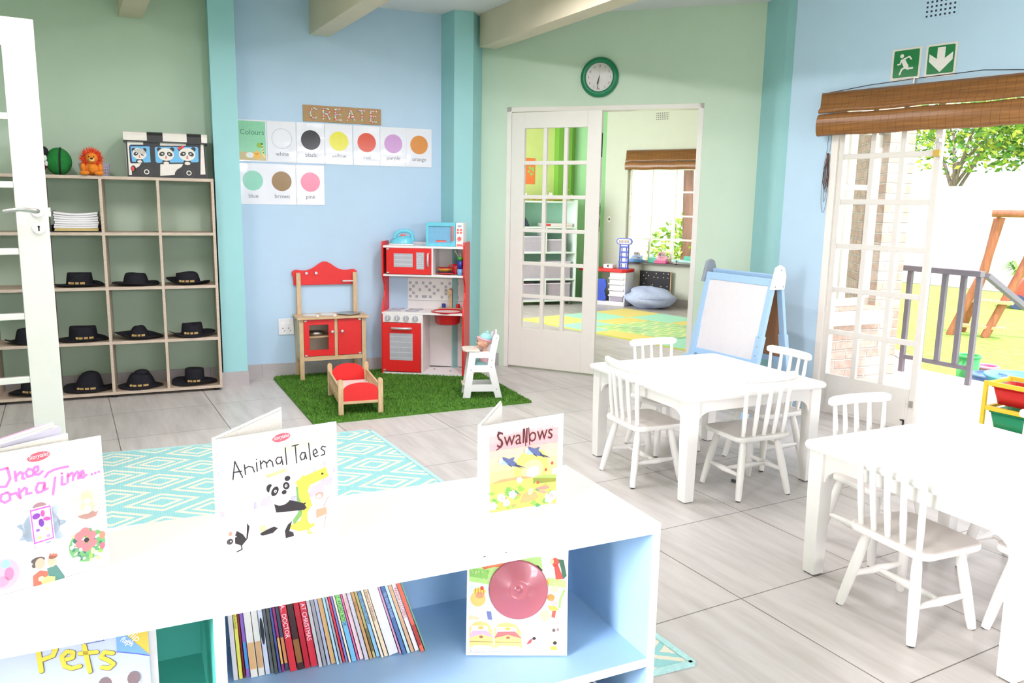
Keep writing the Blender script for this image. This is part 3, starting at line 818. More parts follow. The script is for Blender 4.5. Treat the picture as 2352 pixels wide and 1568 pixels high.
M_HAT = mat('navy_black_cotton', (34, 34, 40), 0.9, noise=0.12, scale=60, bump=0.05, spec=0.2)
M_BADGE = mat('gold_embroidery', (196, 164, 100), 0.7, noise=0.2, scale=200)
def hat(col, row, dx, brim, crown, ch, style, seed, label, badge=True, brot=0.0, yoff=0.13):
    """soft bucket hat with a wide floppy brim lying on a shelf board"""
    rnd = random.Random(seed)
    x = SX - 0.009 - PITCH * (col - 0.5) + dx
    h = thing('sun_hat', label, 'hat', FSH.p(x, yoff, ROWZ[row] + 0.0015), FSH.a + rnd.uniform(-.1, .1), 'black sun hats in the cube shelf')
    ph = [rnd.uniform(0, 6.28) for _ in range(4)]
    N, R = 48, 9
    bx, by = brim / 2, min(brim / 2, 0.135)
    cx, cy = crown / 2, crown / 2 * 0.92
    def wob(a, t): return 0.012 * t * (1 + math.sin(2 * a + ph[0])) * style.get('wave', 1) + 0.006 * t * (1 + math.sin(3 * a + ph[1])) + style.get('lift', 0) * t * max(0, math.cos(a - style.get('la', 3.14))) ** 2
    b = MB(M_HAT); vs = []
    for i in range(R):
        t = i / (R - 1)
        for k in range(N):
            a = 2 * PI * k / N
            vs.append(((cx + (bx - cx) * t) * math.cos(a), (cy + (by - cy) * t) * math.sin(a), 0.012 * (1 - t) ** 1.3 + wob(a, t ** 1.5)))
    top = len(vs)
    for i in range(R):
        t = i / (R - 1)
        for k in range(N):
            v = vs[i * N + k]; vs.append((v[0], v[1], max(v[2] - 0.004, -0.001)))
    fs = []
    for i in range(R - 1):
        for k in range(N):
            j = (k + 1) % N
            fs += [(i * N + k, (i + 1) * N + k, (i + 1) * N + j, i * N + j), (top + i * N + k, top + i * N + j, top + (i + 1) * N + j, top + (i + 1) * N + k)]
    for k in range(N):
        j = (k + 1) % N; o = (R - 1) * N; fs.append((o + k, top + o + k, top + o + j, o + j))
    b.add(vs, fs, True); b.build('brim', h)
    b = MB(M_HAT); vs = []; P = 11
    sq = style.get('taper', 0.8); pk = style.get('peak', 0.0); sk = style.get('skew', 0.0); dent = style.get('dent', 0.012)
    for i in range(P + 1):
        t = i / P
        z = 0.010 + ch * (1 - (1 - min(1, t * 1.25)) ** 1.6) if t < 0.8 else 0.010 + ch
        rr_ = (1 - (1 - sq) * min(1, t / 0.8)) if t < 0.8 else sq * math.cos((t - 0.8) / 0.2 * PI / 2) ** 0.75
        for k in range(N):
            a = 2 * PI * k / N
            w = 1 + 0.05 * math.sin(3 * a + ph[2]) * t + 0.035 * math.sin(5 * a + ph[3]) * t
            r = rr_ * w
            zz = z - (dent * (0.5 + 0.5 * math.sin(2 * a + ph[1])) * max(0, t - 0.45) / 0.55) + pk * ch * max(0, t - 0.5) * 2 * (1 - min(1, r * 1.2))
            vs.append((cx * r * math.cos(a) + sk * t * ch, cy * r * math.sin(a) + 0.01 * t, zz))
    b.add(vs, [(i * N + k, i * N + (k + 1) % N, (i + 1) * N + (k + 1) % N, (i + 1) * N + k) for i in range(P) for k in range(N)], True)
    b.add(vs[-N:], [tuple(range(N))], True)
    if style.get('fold'):
        b.ball((0.01 + sk * ch, -0.01, ch + 0.012), (0.05, 0.04, 0.022), 14, 8)
    b.build('crown', h)
    if badge:
        b = MB(M_BADGE); w = crown * 0.52; n = 12
        def q(u, z): a = -PI / 2 + brot + u; return ((cx + 0.002) * math.cos(a), (cy + 0.002) * math.sin(a), z)
        zb = 0.016; zh = 0.014
        vs = [q((-0.5 + i / n) * w / cx, z) for z in (zb, zb + zh) for i in range(n + 1)]
        keep = [i for i in range(n) if i not in (3, 7)]
        b.add(vs, [(i, i + 1, i + n + 2, i + n + 1) for i in keep], False)
        c0 = q(-0.62 * w / cx, zb + zh / 2); b.ball(c0, (0.009, 0.004, 0.009), 10, 6)
        b.build('badge', h)
    return h
# columns count from the right, rows from the top
hat(3, 2, 0.0, 0.30, 0.165, 0.080, dict(taper=0.86, wave=.6), 1, 'black sun hat with flat high crown beside the door, upper of the three hat rows', yoff=0.14)
hat(2, 2, 0.0, 0.30, 0.165, 0.072, dict(taper=0.72, wave=.5, lift=.01), 2, 'black sun hat with smooth dome crown and no visible badge, upper hat row, middle cube', False)
hat(1, 2, -0.01, 0.29, 0.165, 0.072, dict(taper=0.8, lift=.035, la=3.3, skew=-.1), 3, 'black sun hat with left brim curled up, upper hat row beside the pillar')
hat(4, 3, 0.03, 0.29, 0.18, 0.085, dict(taper=0.8), 4, 'black sun hat seen through the door glass, upper of two there', False)
hat(3, 3, 0.0, 0.31, 0.18, 0.085, dict(taper=0.85, wave=.5), 5, 'black sun hat with rounded broad crown beside the door, middle hat row', brot=0.25)
hat(2, 3, 0.0, 0.31, 0.135, 0.074, dict(taper=0.4, lift=.04, la=3.0, wave=.9), 6, 'black sun hat with small pointed crown and tilted brim, middle row of hats')
hat(1, 3, 0.0, 0.31, 0.15, 0.080, dict(taper=0.85, dent=.024, wave=1.2), 7, 'black sun hat with dented crown, middle row of hats beside the pillar')
hat(4, 4, 0.03, 0.31, 0.17, 0.08, dict(taper=0.8), 8, 'black sun hat seen through the lowest door pane')
hat(3, 4, 0.01, 0.315, 0.19, 0.110, dict(taper=0.45, peak=.1, skew=.2), 9, 'black sun hat with tall peaked crown, bottom row of hats beside the door')
hat(2, 4, -0.01, 0.29, 0.20, 0.088, dict(taper=0.5, fold=True, wave=.4), 10, 'black sun hat with folded-over crown and drooping brim, bottom row of hats')
hat(1, 4, 0.0, 0.305, 0.135, 0.095, dict(taper=0.9, dent=.004), 11, 'black sun hat with narrow flat-topped crown, bottom row of hats beside the pillar')

def paper_pile():
    M_P = mat('paper_white', (232, 230, 232), 0.7, noise=0.03); M_Y = mat('paper_yellow', (222, 200, 128), 0.7, noise=0.05)
    t = thing('document_tray', 'black document tray under the stack of books in the cube shelf', 'tray', FSH.p(-0.835, 0.14, ROWZ[1] + 0.001), FSH.a)
    b = MB(mat('black_plastic', (30, 28, 32), 0.4)); b.box(-0.15, 0.15, -0.11, 0.11, 0, 0.006); b.box(-0.15, -0.144, -0.11, 0.11, 0.006, 0.045); b.box(0.144, 0.15, -0.11, 0.11, 0.006, 0.045); b.box(-0.144, 0.144, 0.104, 0.11, 0.006, 0.045)
    b.build('shell', t, bevel=0.002)
    rnd = random.Random(3); z = ROWZ[1] + 0.0085
    names = ['yellow card folder at the bottom of the paper stack', 'pale yellow folder, second from the bottom of the paper stack']
    for i in range(9):
        h = 0.008 if i < 2 else 0.0135
        lab = names[i] if i < 2 else 'white ring-bound workbook, %s of the paper stack' % ['third from the bottom', 'fourth from the bottom', 'middle', 'fourth from the top', 'third from the top', 'second from the top', 'topmost'][i - 2]
        b = MB(M_Y if i < 2 else M_P); sag = 0.012 * (i / 8) ** 1.5
        n = 10; w = 0.128
        vs = []
        for k in range(n + 1):
            u = -1 + 2 * k / n
            for yy in (-0.098, 0.098):
                for zz in (0, h - 0.001): vs.append((u * w, yy, zz + sag * u * u))
        fs = [(0, 1, 3, 2), (4 * n, 4 * n + 2, 4 * n + 3, 4 * n + 1)]
        for k in range(n):
            a = 4 * k; c = a + 4; fs += [(a, c, c + 1, a + 1), (a + 2, a + 3, c + 3, c + 2), (a, a + 2, c + 2, c), (a + 1, c + 1, c + 3, a + 3)]
        b.add(vs, fs, False)
        o = tag(b.build('workbook', loc=FSH.p(-0.835 + rnd.uniform(-.004, .004), 0.14 + rnd.uniform(-.005, .005), z), rz=FSH.a + rnd.uniform(-.02, .02)), lab, 'book', 'workbooks stacked in the cube shelf')
        if i >= 2:
            b = MB(M_DARK)
            for k in range(4): b.tube([(-w - 0.002 + 0.006 * math.cos(q), -0.07 + 0.045 * k, h / 2 + sag + 0.008 * math.sin(q)) for q in [i2 * PI / 4 for i2 in range(8)]], 0.0012, 5, closed=True)
            b.build('ring_binding', o)
        z += h + 0.0004
paper_pile()

# things on top of the cube shelf
TOPZ = ROWZ[0] + 0.001
def van_box():
    M_BL = mat('toy_box_black_vinyl', (34, 34, 34), 0.35); M_WH = mat('toy_box_white_vinyl', (226, 220, 210), 0.4); M_SKY = mat('toy_box_print_blue', (104, 178, 222), 0.4)
    M_RED = ink(214, 60, 60); M_NV = mat('toy_box_navy', (28, 40, 70), 0.4); M_GR = ink(90, 88, 84)
    t = thing('toy_storage_box', 'black and white fabric toy box printed as a van with pandas in its windows', 'storage box', FSH.p(-0.268, 0.015, TOPZ), FSH.a)
    W = 0.245
    b = MB(M_BL); b.box(-W, W, 0, 0.25, 0.0, 0.235)
    def X(px): return (px - 1135) / 1740 * 2 * W * 1.0
    def Zc(pz): return (1330 - pz) / 1100 * 0.302
    F = lambda pts: [(X(x), Zc(z + 0.045 * (x - 1135) * -1 * 0.9)) for x, z in pts]
    b.use(M_WH)
    b.poly(F([(300, 440), (640, 440), (640, 560), (300, 560)]), .0006); b.poly(F([(300, 560), (345, 560), (345, 985), (575, 985), (520, 1060), (460, 1095), (360, 1110), (360, 1260), (300, 1260)]), .0006)
    b.poly(F([(1005, 465), (1575, 465), (1575, 565), (1005, 565)]), .0006); b.poly(F([(1910, 490), (1965, 490), (1985, 1265), (1870, 1265)]), .0006)
    b.poly(F([(985, 1010), (1490, 1005), (1455, 1075), (1350, 1140), (1300, 1210), (1290, 1270), (970, 1285)]), .0006)
    b.use(M_NV); b.poly(F([(335, 590), (370, 545), (780, 545), (790, 960), (360, 985), (335, 950)]), .0008)
    b.poly(F([(880, 590), (900, 575), (1850, 575), (1865, 960), (900, 990)]), .0008)
    b.use(M_SKY); b.poly(F([(365, 585), (775, 585), (780, 960), (640, 965), (380, 945)]), .001); b.poly(F([(885, 620), (910, 600), (1820, 595), (1845, 620), (1845, 945), (1820, 965), (920, 975), (890, 945)]), .001)
    def face(cx, cz, r, hat_=False, bow=False):
        c = F([(cx, cz)])[0]; k = 2 * W / 1740 * r; x, z = c
        b.use(M_BL); b.disc(x - .8 * k, z + .62 * k, .28 * k, o=.0012); b.disc(x + .8 * k, z + .68 * k, .28 * k, o=.0012); b.poly([(x - .6 * k, z - 1.25 * k), (x - .35 * k, z - .7 * k), (x + .35 * k, z - .7 * k), (x + .6 * k, z - 1.25 * k)], .0011)
        b.use(M_WH); b.disc(x, z, 1.0 * k, .82 * k, .0014); b.disc(x, z - 1.15 * k, .35 * k, .2 * k, .0013)
        b.use(M_BL); b.disc(x - .48 * k, z + .04 * k, .36 * k, .27 * k, .0016, rot=.5); b.disc(x + .48 * k, z + .04 * k, .36 * k, .27 * k, .0016, rot=-.5); b.disc(x, z - .25 * k, .07 * k, o=.0016)
        b.use(M_WH); b.disc(x - .42 * k, z + .06 * k, .13 * k, .09 * k, .0018); b.disc(x + .42 * k, z + .06 * k, .13 * k, .09 * k, .0018)
        b.use(M_RED); b.disc(x, z - .46 * k, .15 * k, .09 * k, .0016)
        if bow: b.disc(x - .9 * k, z + .75 * k, .22 * k, .17 * k, .002); b.disc(x - .5 * k, z + .9 * k, .2 * k, .15 * k, .002)
        if hat_:
            b.use(M_WH); b.poly([(x - .95 * k, z + .45 * k), (x - .3 * k, z + .95 * k), (x + .6 * k, z + .75 * k), (x + 1.1 * k, z - .3 * k), (x + .6 * k, z - .15 * k)], .002)
            b.use(M_BL)
            for i in range(5): b.line([(x - .75 * k + .22 * i * k, z + .56 * k + .08 * i * k), (x + .55 * k + .12 * i * k, z - .12 * k + .1 * i * k)], .05 * k, .0022)
    face(545, 765, 150, hat_=True); face(1120, 775, 178); face(1590, 775, 185, bow=True)
    for cx in (680, 1612):
        x, z = F([(cx, 1215)])[0]; z = max(z, .03)
        b.use(M_GR); b.disc(x, 0.034, .0335, o=.0012); b.use(M_BL); b.disc(x, 0.034, .0322, o=.0014); b.use(M_WH); b.disc(x, .034, .0165, o=.0016); b.use(M_BL); b.disc(x, .034, .0105, o=.0018)
    x, z = F([(400, 1150)])[0]; b.use(M_DARK); b.disc(x, .052, .015, .021, .0012); b.use(M_RED); b.disc(x - .003, .052, .009, .016, .0014)
    # left end: white with black patches
    b.use(M_WH); b.box(-W - 0.001, -W, 0.0, 0.25, 0.02, 0.235); b.use(M_BL)
    b.xf = Matrix.Rotation(-PI / 2, 4, 'Z'); 
    b.xf = Matrix.Translation((-W - 0.001, 0.25, 0)) @ Matrix.Rotation(-PI / 2, 4, 'Z'); b.disc(.08, .09, .03, .05); b.disc(.19, .16, .03, .045); b.xf = Matrix.Identity(4)
    b.build('body', t)
    b = MB(M_WH)
    segs = [(-W - .012, -0.115, M_WH), (-0.115, -0.018, M_BL), (-0.018, 0.13, M_WH), (0.13, 0.222, M_BL), (0.222, W + .014, M_WH)]
    for x0, x1, m in segs:
        b.use(m); pts = [(-0.014, 0.232), (-0.014, 0.272), (-0.006, 0.288), (0.012, 0.295), (0.24, 0.295), (0.258, 0.288), (0.264, 0.272), (0.264, 0.232)]
        vs = [(x0, p, q) for p, q in pts] + [(x1, p, q) for p, q in pts]; n = len(pts)
        b.add(vs, [tuple(range(n)), tuple(range(2 * n - 1, n - 1, -1))] + [(i, i + n, (i + 1) % n + n, (i + 1) % n) for i in range(n)], False)
    b.use(M_BL); b.box(-W - .014, W + .015, -.016, 0.266, .227, .236)
    b.build('lid', t)
van_box()

def plush_ball(name, label, x, w, d, h, base, seam, group=None):
    t = thing(name, label, 'soft toy', FSH.p(x, 0.11, TOPZ), FSH.a, group)
    b = MB(base); b.ball((0, 0, h * 0.5), (w / 2, d / 2, h / 2), 28, 18, lambda p: 1.0 + 0.04 * abs(p.z) ** 4); b.build('body', t)
    return t, w, d, h
t, w, d, h = plush_ball('plush_backpack', 'dark green plush toy with a black centre seam on the cube shelf', -0.918, 0.155, 0.13, 0.172, mat('green_plush', (26, 120, 48), 0.95, noise=0.12, scale=40), None)
b = MB(M_DARK); b.tube([(0.012 + 0.004 * math.sin(a), -d / 2 * math.cos(a) * 1.02, h / 2 + h / 2 * 1.03 * math.sin(a)) for a in [(-1.4 + 2.8 * i / 14) for i in range(15)]], 0.0055, 8); b.build('seam', t)
t, w, d, h = plush_ball('plush_backpack', 'dark red plush toy with black stripe next to the open door', -1.06, 0.165, 0.15, 0.186, mat('red_plush', (150, 30, 34), 0.95, noise=0.12, scale=40), None)
b = MB(M_DARK); b.tube([(-0.015, -d / 2 * math.cos(a) * 1.02, h / 2 + h / 2 * 1.03 * math.sin(a)) for a in [(-1.4 + 2.8 * i / 14) for i in range(15)]], 0.013, 8); b.build('stripe', t)
b = MB(mat('black_plush', (34, 30, 34), 0.95)); b.ball((0.062, -0.03, h * 0.8), (0.03, 0.045, 0.03), 12, 8); b.build('ear', t)
b = MB(mat('white_felt', (226, 224, 220), 0.9)); b.ball((0.07, -0.045, h * .56), (.012, .012, .02), 10, 8); b.ball((0.075, -0.04, h * .38), (.01, .012, .018), 10, 8); b.build('eye', t)

def lion():
    M_O = mat('orange_plush', (226, 132, 36), 0.95, noise=0.1, scale=50); M_F = mat('red_orange_fur', (232, 78, 36), 0.9, noise=0.2, scale=60); M_C = mat('cream_plush', (236, 200, 150), 0.95)
    t = thing('plush_lion', 'orange plush lion with shaggy red mane sitting before the lilac basket', 'soft toy', FSH.p(-0.722, 0.05, TOPZ), FSH.a)
    b = MB(M_O); b.ball((0, 0.0, 0.045), (0.045, 0.04, 0.045), 18, 12); b.ball((0.01, -0.035, 0.045), (0.032, 0.022, 0.03), 14, 10)
    for s in (-1, 1): b.ball((s * 0.042, -0.05, 0.016), (0.03, 0.034, 0.016), 14, 10); b.ball((s * 0.05, -0.02, 0.05), (0.017, 0.02, 0.03), 12, 8)
    b.build('body', t)
    b = MB(M_O); b.ball((0.004, -0.03, 0.112), (0.036, 0.034, 0.034), 18, 12); b.build('head', t)
    b = MB(M_C); b.ball((0.006, -0.062, 0.1), (0.016, 0.01, 0.012), 12, 8); b.use(M_DARK); b.ball((0.006, -0.072, 0.107), (0.008, 0.005, 0.006), 10, 6)
    for s in (-1, 1): b.ball((0.004 + s * 0.015, -0.061, 0.119), 0.0038, 8, 6)
    b.build('face', t)
    rnd = random.Random(8); b = MB(M_F)
    for i in range(620):
        q = rnd.uniform(0, 6.28); p = rnd.uniform(-0.2, 1.0)
        d = Vector((math.cos(q), 0.75 * p, math.sin(q))).normalized()
        if d.z < -0.86: continue
        base = Vector((0.0, -0.012, 0.108)) + Vector((d.x * 0.038, d.y * 0.032, d.z * 0.036))
        L = rnd.uniform(0.026, 0.046) * (1.1 if d.z > .7 else 1); tip = base + (d + Vector((rnd.uniform(-.35, .35), rnd.uniform(-.3, .3), rnd.uniform(-.45, .25)))).normalized() * L
        s = d.cross(Vector((rnd.uniform(-1, 1), rnd.uniform(-1, 1), rnd.uniform(-1, 1)))).normalized() * 0.0045
        b.add([base - s, base + s, tip], [(0, 1, 2)], False)
    b.ball((0, -0.004, 0.108), (0.046, 0.03, 0.044), 16, 10)
    b.build('mane', t)
    b = MB(mat('lilac_plastic', (196, 188, 216), 0.45))
    o = thing('plastic_basket', 'lilac plastic basket behind the orange plush lion', 'basket', FSH.p(-0.715, 0.165, TOPZ), FSH.a)
    pts0 = rr(0.155, 0.09, 0.02, 4); pts1 = rr(0.18, 0.11, 0.022, 4); n = len(pts0)
    for k, (za, zb) in enumerate(((0, 0.016), (0.026, 0.036), (0.046, 0.056), (0.064, 0.078))):
        def P(z): return [(p[0] + (q[0] - p[0]) * z / .078, p[1] + (q[1] - p[1]) * z / .078, z) for p, q in zip(pts0, pts1)]
        b.add(P(za) + P(zb), [(i, (i + 1) % n, (i + 1) % n + n, i + n) for i in range(n)], False)
    for i in range(n):
        if i % 2 == 0: b.bar((pts0[i][0], pts0[i][1], 0), (pts1[i][0], pts1[i][1], .078), 0.006, 0.003)
    b.slab(pts0, 0, 0.003)
    b.build('shell', o)
    b = MB(mat('lilac_plastic', (196, 188, 216), 0.45)); b.tube([(x, y, .079) for x, y in pts1], 0.0035, 6, closed=True); b.build('rim', o)
lion()

# ------------------------------------------------------------------ wall cards
def on_wall(fr, x, z, y=-0.002): return fr.p(x, y, z)
M_LAM = mat('laminated_paper', (232, 232, 238), 0.12, noise=0.012, scale=9, coat=0.6, bump=0.25)
INK_G = ink(120, 124, 132)
def card(x, z, word, colour, label, ring=False):
    t = thing('colour_card', label, 'poster', on_wall(FA, x, z), FA.a, 'laminated colour cards on the blue wall')
    W, H = 0.208, 0.297
    b = MB(M_LAM)
    n = 8; vs = []
    for j in range(n + 1):
        for i in range(3): vs.append((W * i / 2, -0.0006 - 0.0012 * math.sin(j * 1.3 + x * 9) ** 2, H * j / n))
    b.add(vs, [(j * 3 + i, j * 3 + i + 1, j * 3 + i + 4, j * 3 + i + 3) for j in range(n) for i in range(2)], True)
    b.box(0, W, -0.0004, 0.0004, 0, H)
    b.build('sheet', t)
    b = MB(mat('print_' + word, colour, 0.16, noise=0.02, coat=0.5))
    if ring:
        b.use(INK_G); pts = [(W / 2 + 0.072 * math.cos(2 * PI * i / 40), 0.172 + 0.072 * math.sin(2 * PI * i / 40)) for i in range(41)]
        for p, q in zip(pts[:-1], pts[1:]): b.line([p, q], 0.0016, 0.0026)
    else: b.disc(W / 2, 0.172, 0.072, o=0.0025, n=44)
    b.build('colour_dot', t)
    b = MB(INK_G); b.text(word, W / 2, 0.048, 0.042, 0.0026, align='c'); b.build('lettering', t)
top = [('white', (220, 220, 226)), ('black', (36, 34, 40)), ('yellow', (226, 220, 60)), ('red', (214, 74, 44)), ('purple', (200, 150, 204)), ('orange', (218, 140, 58))]
xs = [0.186, 0.397, 0.608, 0.822, 1.032, 1.241]
for x, (w, c) in zip(xs, top):
    card(x, 1.628, w, c, 'laminated card with a %s and the word %s, upper row' % ('large empty circle' if w == 'white' else w + ' circle', w), ring=(w == 'white'))
for x, (w, c, d) in zip((-0.03, 0.176, 0.387), (('blue', (140, 206, 180), 'pale green-blue'), ('brown', (150, 118, 76), 'brown'), ('pink', (226, 120, 150), 'pink'))):
    card(x, 1.318, w, c, 'laminated card with a %s circle and the word %s, lower row' % (d, w))
t = thing('colour_card', 'green laminated title card reading Colours with small animals at its foot', 'poster', on_wall(FA, -0.025, 1.628), FA.a, 'laminated colour cards on the blue wall')
b = MB(M_LAM); b.box(0, 0.208, -0.0008, 0.0004, 0, 0.297); b.build('sheet', t)
b = MB(mat('print_sea_green', (140, 206, 164), 0.16, coat=0.5)); b.rect(0.006, 0.2, 0.008, 0.288, 0.0012); b.use(ink(206, 186, 140)); b.poly([(0.006, 0.008), (0.2, 0.008), (0.2, 0.05), (0.13, 0.062), (0.006, 0.07)], 0.0014); b.build('print', t)
b = MB(ink(60, 120, 90)); b.text('Colours', 0.104, 0.192, 0.052, 0.0018, align='c'); b.build('lettering', t)
b = MB(ink(230, 228, 226)); b.disc(0.085, 0.045, 0.028, 0.02, 0.0018); b.use(ink(236, 176, 70)); b.disc(0.135, 0.048, 0.024, 0.03, 0.0018); b.use(ink(130, 180, 60)); b.disc(0.155, 0.118, 0.022, 0.018, 0.0018); b.use(ink(70, 60, 40)); b.disc(0.135, 0.052, 0.003, o=.0022); b.disc(0.128, 0.058, 0.003, o=.0022); b.disc(0.142, 0.058, 0.003, o=.0022); b.use(ink(230, 210, 130)); b.line([(0.172, 0.12), (0.178, 0.06), (0.19, 0.035)], 0.013, .0018); b.use(ink(70, 60, 40)); b.disc(.173, .105, .004, o=.0024); b.disc(.178, .085, .004, o=.0024); b.disc(.181, .065, .004, o=.0024); b.disc(.172, .127, .007, o=.0024)
b.build('animal_print', t)

def create_sign():
    t = thing('craft_sign', 'brown cardboard sign spelling CREATE in striped paper rolls', 'sign', on_wall(FA, 0.449, 1.936, -0.001), FA.a)
    b = MB(mat('corrugated_card', (176, 142, 100), 0.8, noise=0.04, scale=30)); b.box(0, 0.59, -0.008, 0, 0, 0.118); b.build('board', t, bevel=0.001)
    L = {'C': [[(.75, .8), (.5, .95), (.2, .8), (.08, .5), (.2, .2), (.5, .05), (.75, .2)]], 'R': [[(.1, .02), (.1, .95), (.55, .95), (.75, .72), (.55, .5), (.1, .5)], [(.45, .5), (.75, .02)]], 'E': [[(.75, .95), (.1, .95), (.1, .03), (.75, .03)], [(.1, .5), (.7, .5)]], 'A': [[(.02, .02), (.4, .95), (.8, .02)], [(.18, .38), (.62, .38)]], 'T': [[(.0, .95), (.8, .95)], [(.4, .95), (.4, .02)]]}
    cols = [(240, 150, 110), (196, 204, 236), (190, 230, 204), (250, 240, 226), (226, 110, 84), (236, 216, 240)]
    k = 0
    for ch, x0 in zip('CREATE', (0.045, 0.14, 0.23, 0.325, 0.41, 0.50)):
        b = MB()
        for st in L[ch]:
            for (ax, az), (bx, bz) in zip(st[:-1], st[1:]):
                n = max(2, int(math.hypot(bx - ax, bz - az) * 9))
                for i in range(n):
                    u = i / n; v = (i + 0.85) / n; k += 1
                    b.use(ink(*cols[k % 6]))
                    P = lambda q: (x0 + 0.075 * (ax + (bx - ax) * q), -0.012, 0.017 + 0.085 * (az + (bz - az) * q))
                    b.cyl(P(u), P(v), 0.0062, n=8)
        b.build('letter', t)
create_sign()

def clock():
    t = thing('wall_clock', 'round wall clock with broad green rim above the double door', 'clock', FB.p(0.748, -0.001, 2.322), FB.a)
    b = MB(mat('clock_green', (14, 128, 84), 0.35, noise=0.01)); n = 56
    prof = [(0.146, 0.0), (0.148, 0.018), (0.14, 0.034), (0.112, 0.038), (0.106, 0.028), (0.106, 0.0)]
    b.xf = Matrix.Rotation(PI / 2, 4, 'X'); b.lathe(prof, n); b.xf = Matrix.Identity(4); b.build('rim', t)
    b = MB(mat('clock_face', (224, 218, 218), 0.4)); b.disc(0, 0, 0.107, o=0.02, n=48); b.use(ink(44, 44, 46))
    for h in range(1, 13):
        a = RAD(90 - 30 * h); b.text(str(h), 0.085 * math.cos(a), 0.085 * math.sin(a) - 0.0085, 0.024, 0.0205, align='c', sx=0.85)
    b.build('dial', t)
    b = MB(ink(40, 36, 38)); a = RAD(-108); b.line([(0, 0), (0.052 * math.cos(a), 0.052 * math.sin(a))], 0.0075, 0.024); b.build('hour_hand', t)
    b = MB(ink(40, 36, 38)); a = RAD(-98.5); b.line([(-0.01 * math.cos(a), -0.01 * math.sin(a)), (0.09 * math.cos(a), 0.09 * math.sin(a))], 0.0048, 0.027); b.build('minute_hand', t)
    b = MB(ink(150, 146, 148)); b.line([(0, -0.02), (0.0, 0.085)], 0.001, 0.029); b.build('second_hand', t)
    b = MB(glass('clock_glass', (255, 255, 255), 0.08)); b.disc(0, 0, 0.107, o=0.031, n=40); b.build('glass', t)
clock()

def exit_sign(x, kind, label):
    t = thing('exit_sign', label, 'sign', FC.p(x, -0.001, 2.118), FC.a, 'green emergency exit signs over the garden door')
    b = MB(mat('sign_white_plastic', (226, 222, 214), 0.35)); b.xf = Matrix.Rotation(PI / 2, 4, 'X'); b.slab([(p[0] + 0.088, p[1] + 0.093) for p in rr(0.176, 0.186, 0.006, 3)], 0, 0.003); b.xf = Matrix.Identity(4); b.build('plate', t)
    b = MB(mat('sign_green', (24, 124, 66), 0.35, noise=0.01)); b.poly([(p[0] + 0.088, p[1] + 0.097) for p in rr(0.15, 0.156, 0.008, 3)], 0.0034); b.build('field', t)
    b = MB(mat('sign_white_print', (232, 230, 222), 0.4))
    if kind == 'man':
        q = lambda pts: [(0.088 + (x - 1460) / 155 * 0.15, 0.097 - (z - 418) / 186 * 0.156) for x, z in pts]
        c = q([(1432, 364)])[0]; b.disc(c[0], c[1], 0.0115, o=0.004)
        b.poly(q([(1432, 388), (1452, 384), (1478, 440), (1475, 452), (1455, 456), (1430, 402)]), 0.0038)
        b.line(q([(1440, 388), (1478, 372), (1490, 390)]), 0.0085, 0.0042); b.line(q([(1430, 392), (1424, 418), (1410, 420)]), 0.0085, 0.0042)
        b.line(q([(1466, 436), (1436, 456), (1426, 488)]), 0.0105, 0.0042); b.line(q([(1470, 430), (1470, 455), (1502, 452)]), 0.0105, 0.0042)
    else: b.poly([(0.088 + a, 0.097 + c) for a, c in [(-0.022, 0.068), (0.022, 0.068), (0.022, 0.005), (0.066, 0.036), (0.066, -0.006), (0.0, -0.07), (-0.066, -0.006), (-0.066, 0.036), (-0.022, 0.005)]], 0.004)
    b.build('pictogram', t)
    b = MB(ink(150, 146, 140)); b.text('emergency escape route', 0.088, 0.008, 0.008, 0.0036, align='c'); b.build('small_print', t)
exit_sign(0.249, 'man', 'green exit sign with white running figure')
exit_sign(0.448, 'arrow', 'green exit sign with large white arrow pointing down')

def air_vent(fr, x, z, nx, nz, step, hole, name, label, m):
    t = thing('air_vent', label, 'vent', fr.p(x, -0.0008, z), fr.a)
    w, h = nx * step + 0.006, nz * step + 0.006
    b = MB(m); b.box(-0.004, w, -0.002, 0.0004, -0.004, h); b.build('plate', t)
    b = MB(mat('vent_shadow', (40, 44, 66), 0.9))
    for i in range(nx):
        for j in range(nz): b.rect(0.005 + i * step, 0.005 + i * step + hole, 0.005 + j * step, 0.005 + j * step + hole, 0.0024)
    b.build('openings', t)
air_vent(FC, 0.42, 2.455, 7, 6, 0.0255, 0.011, 'air_vent', 'blue-painted air vent with square holes high above the exit signs', M_BLUE2)
air_vent(FR, -0.335, 2.497, 7, 4, 0.026, 0.011, 'air_vent', 'cream air vent high on the playroom wall above the blind', M_CREAM)

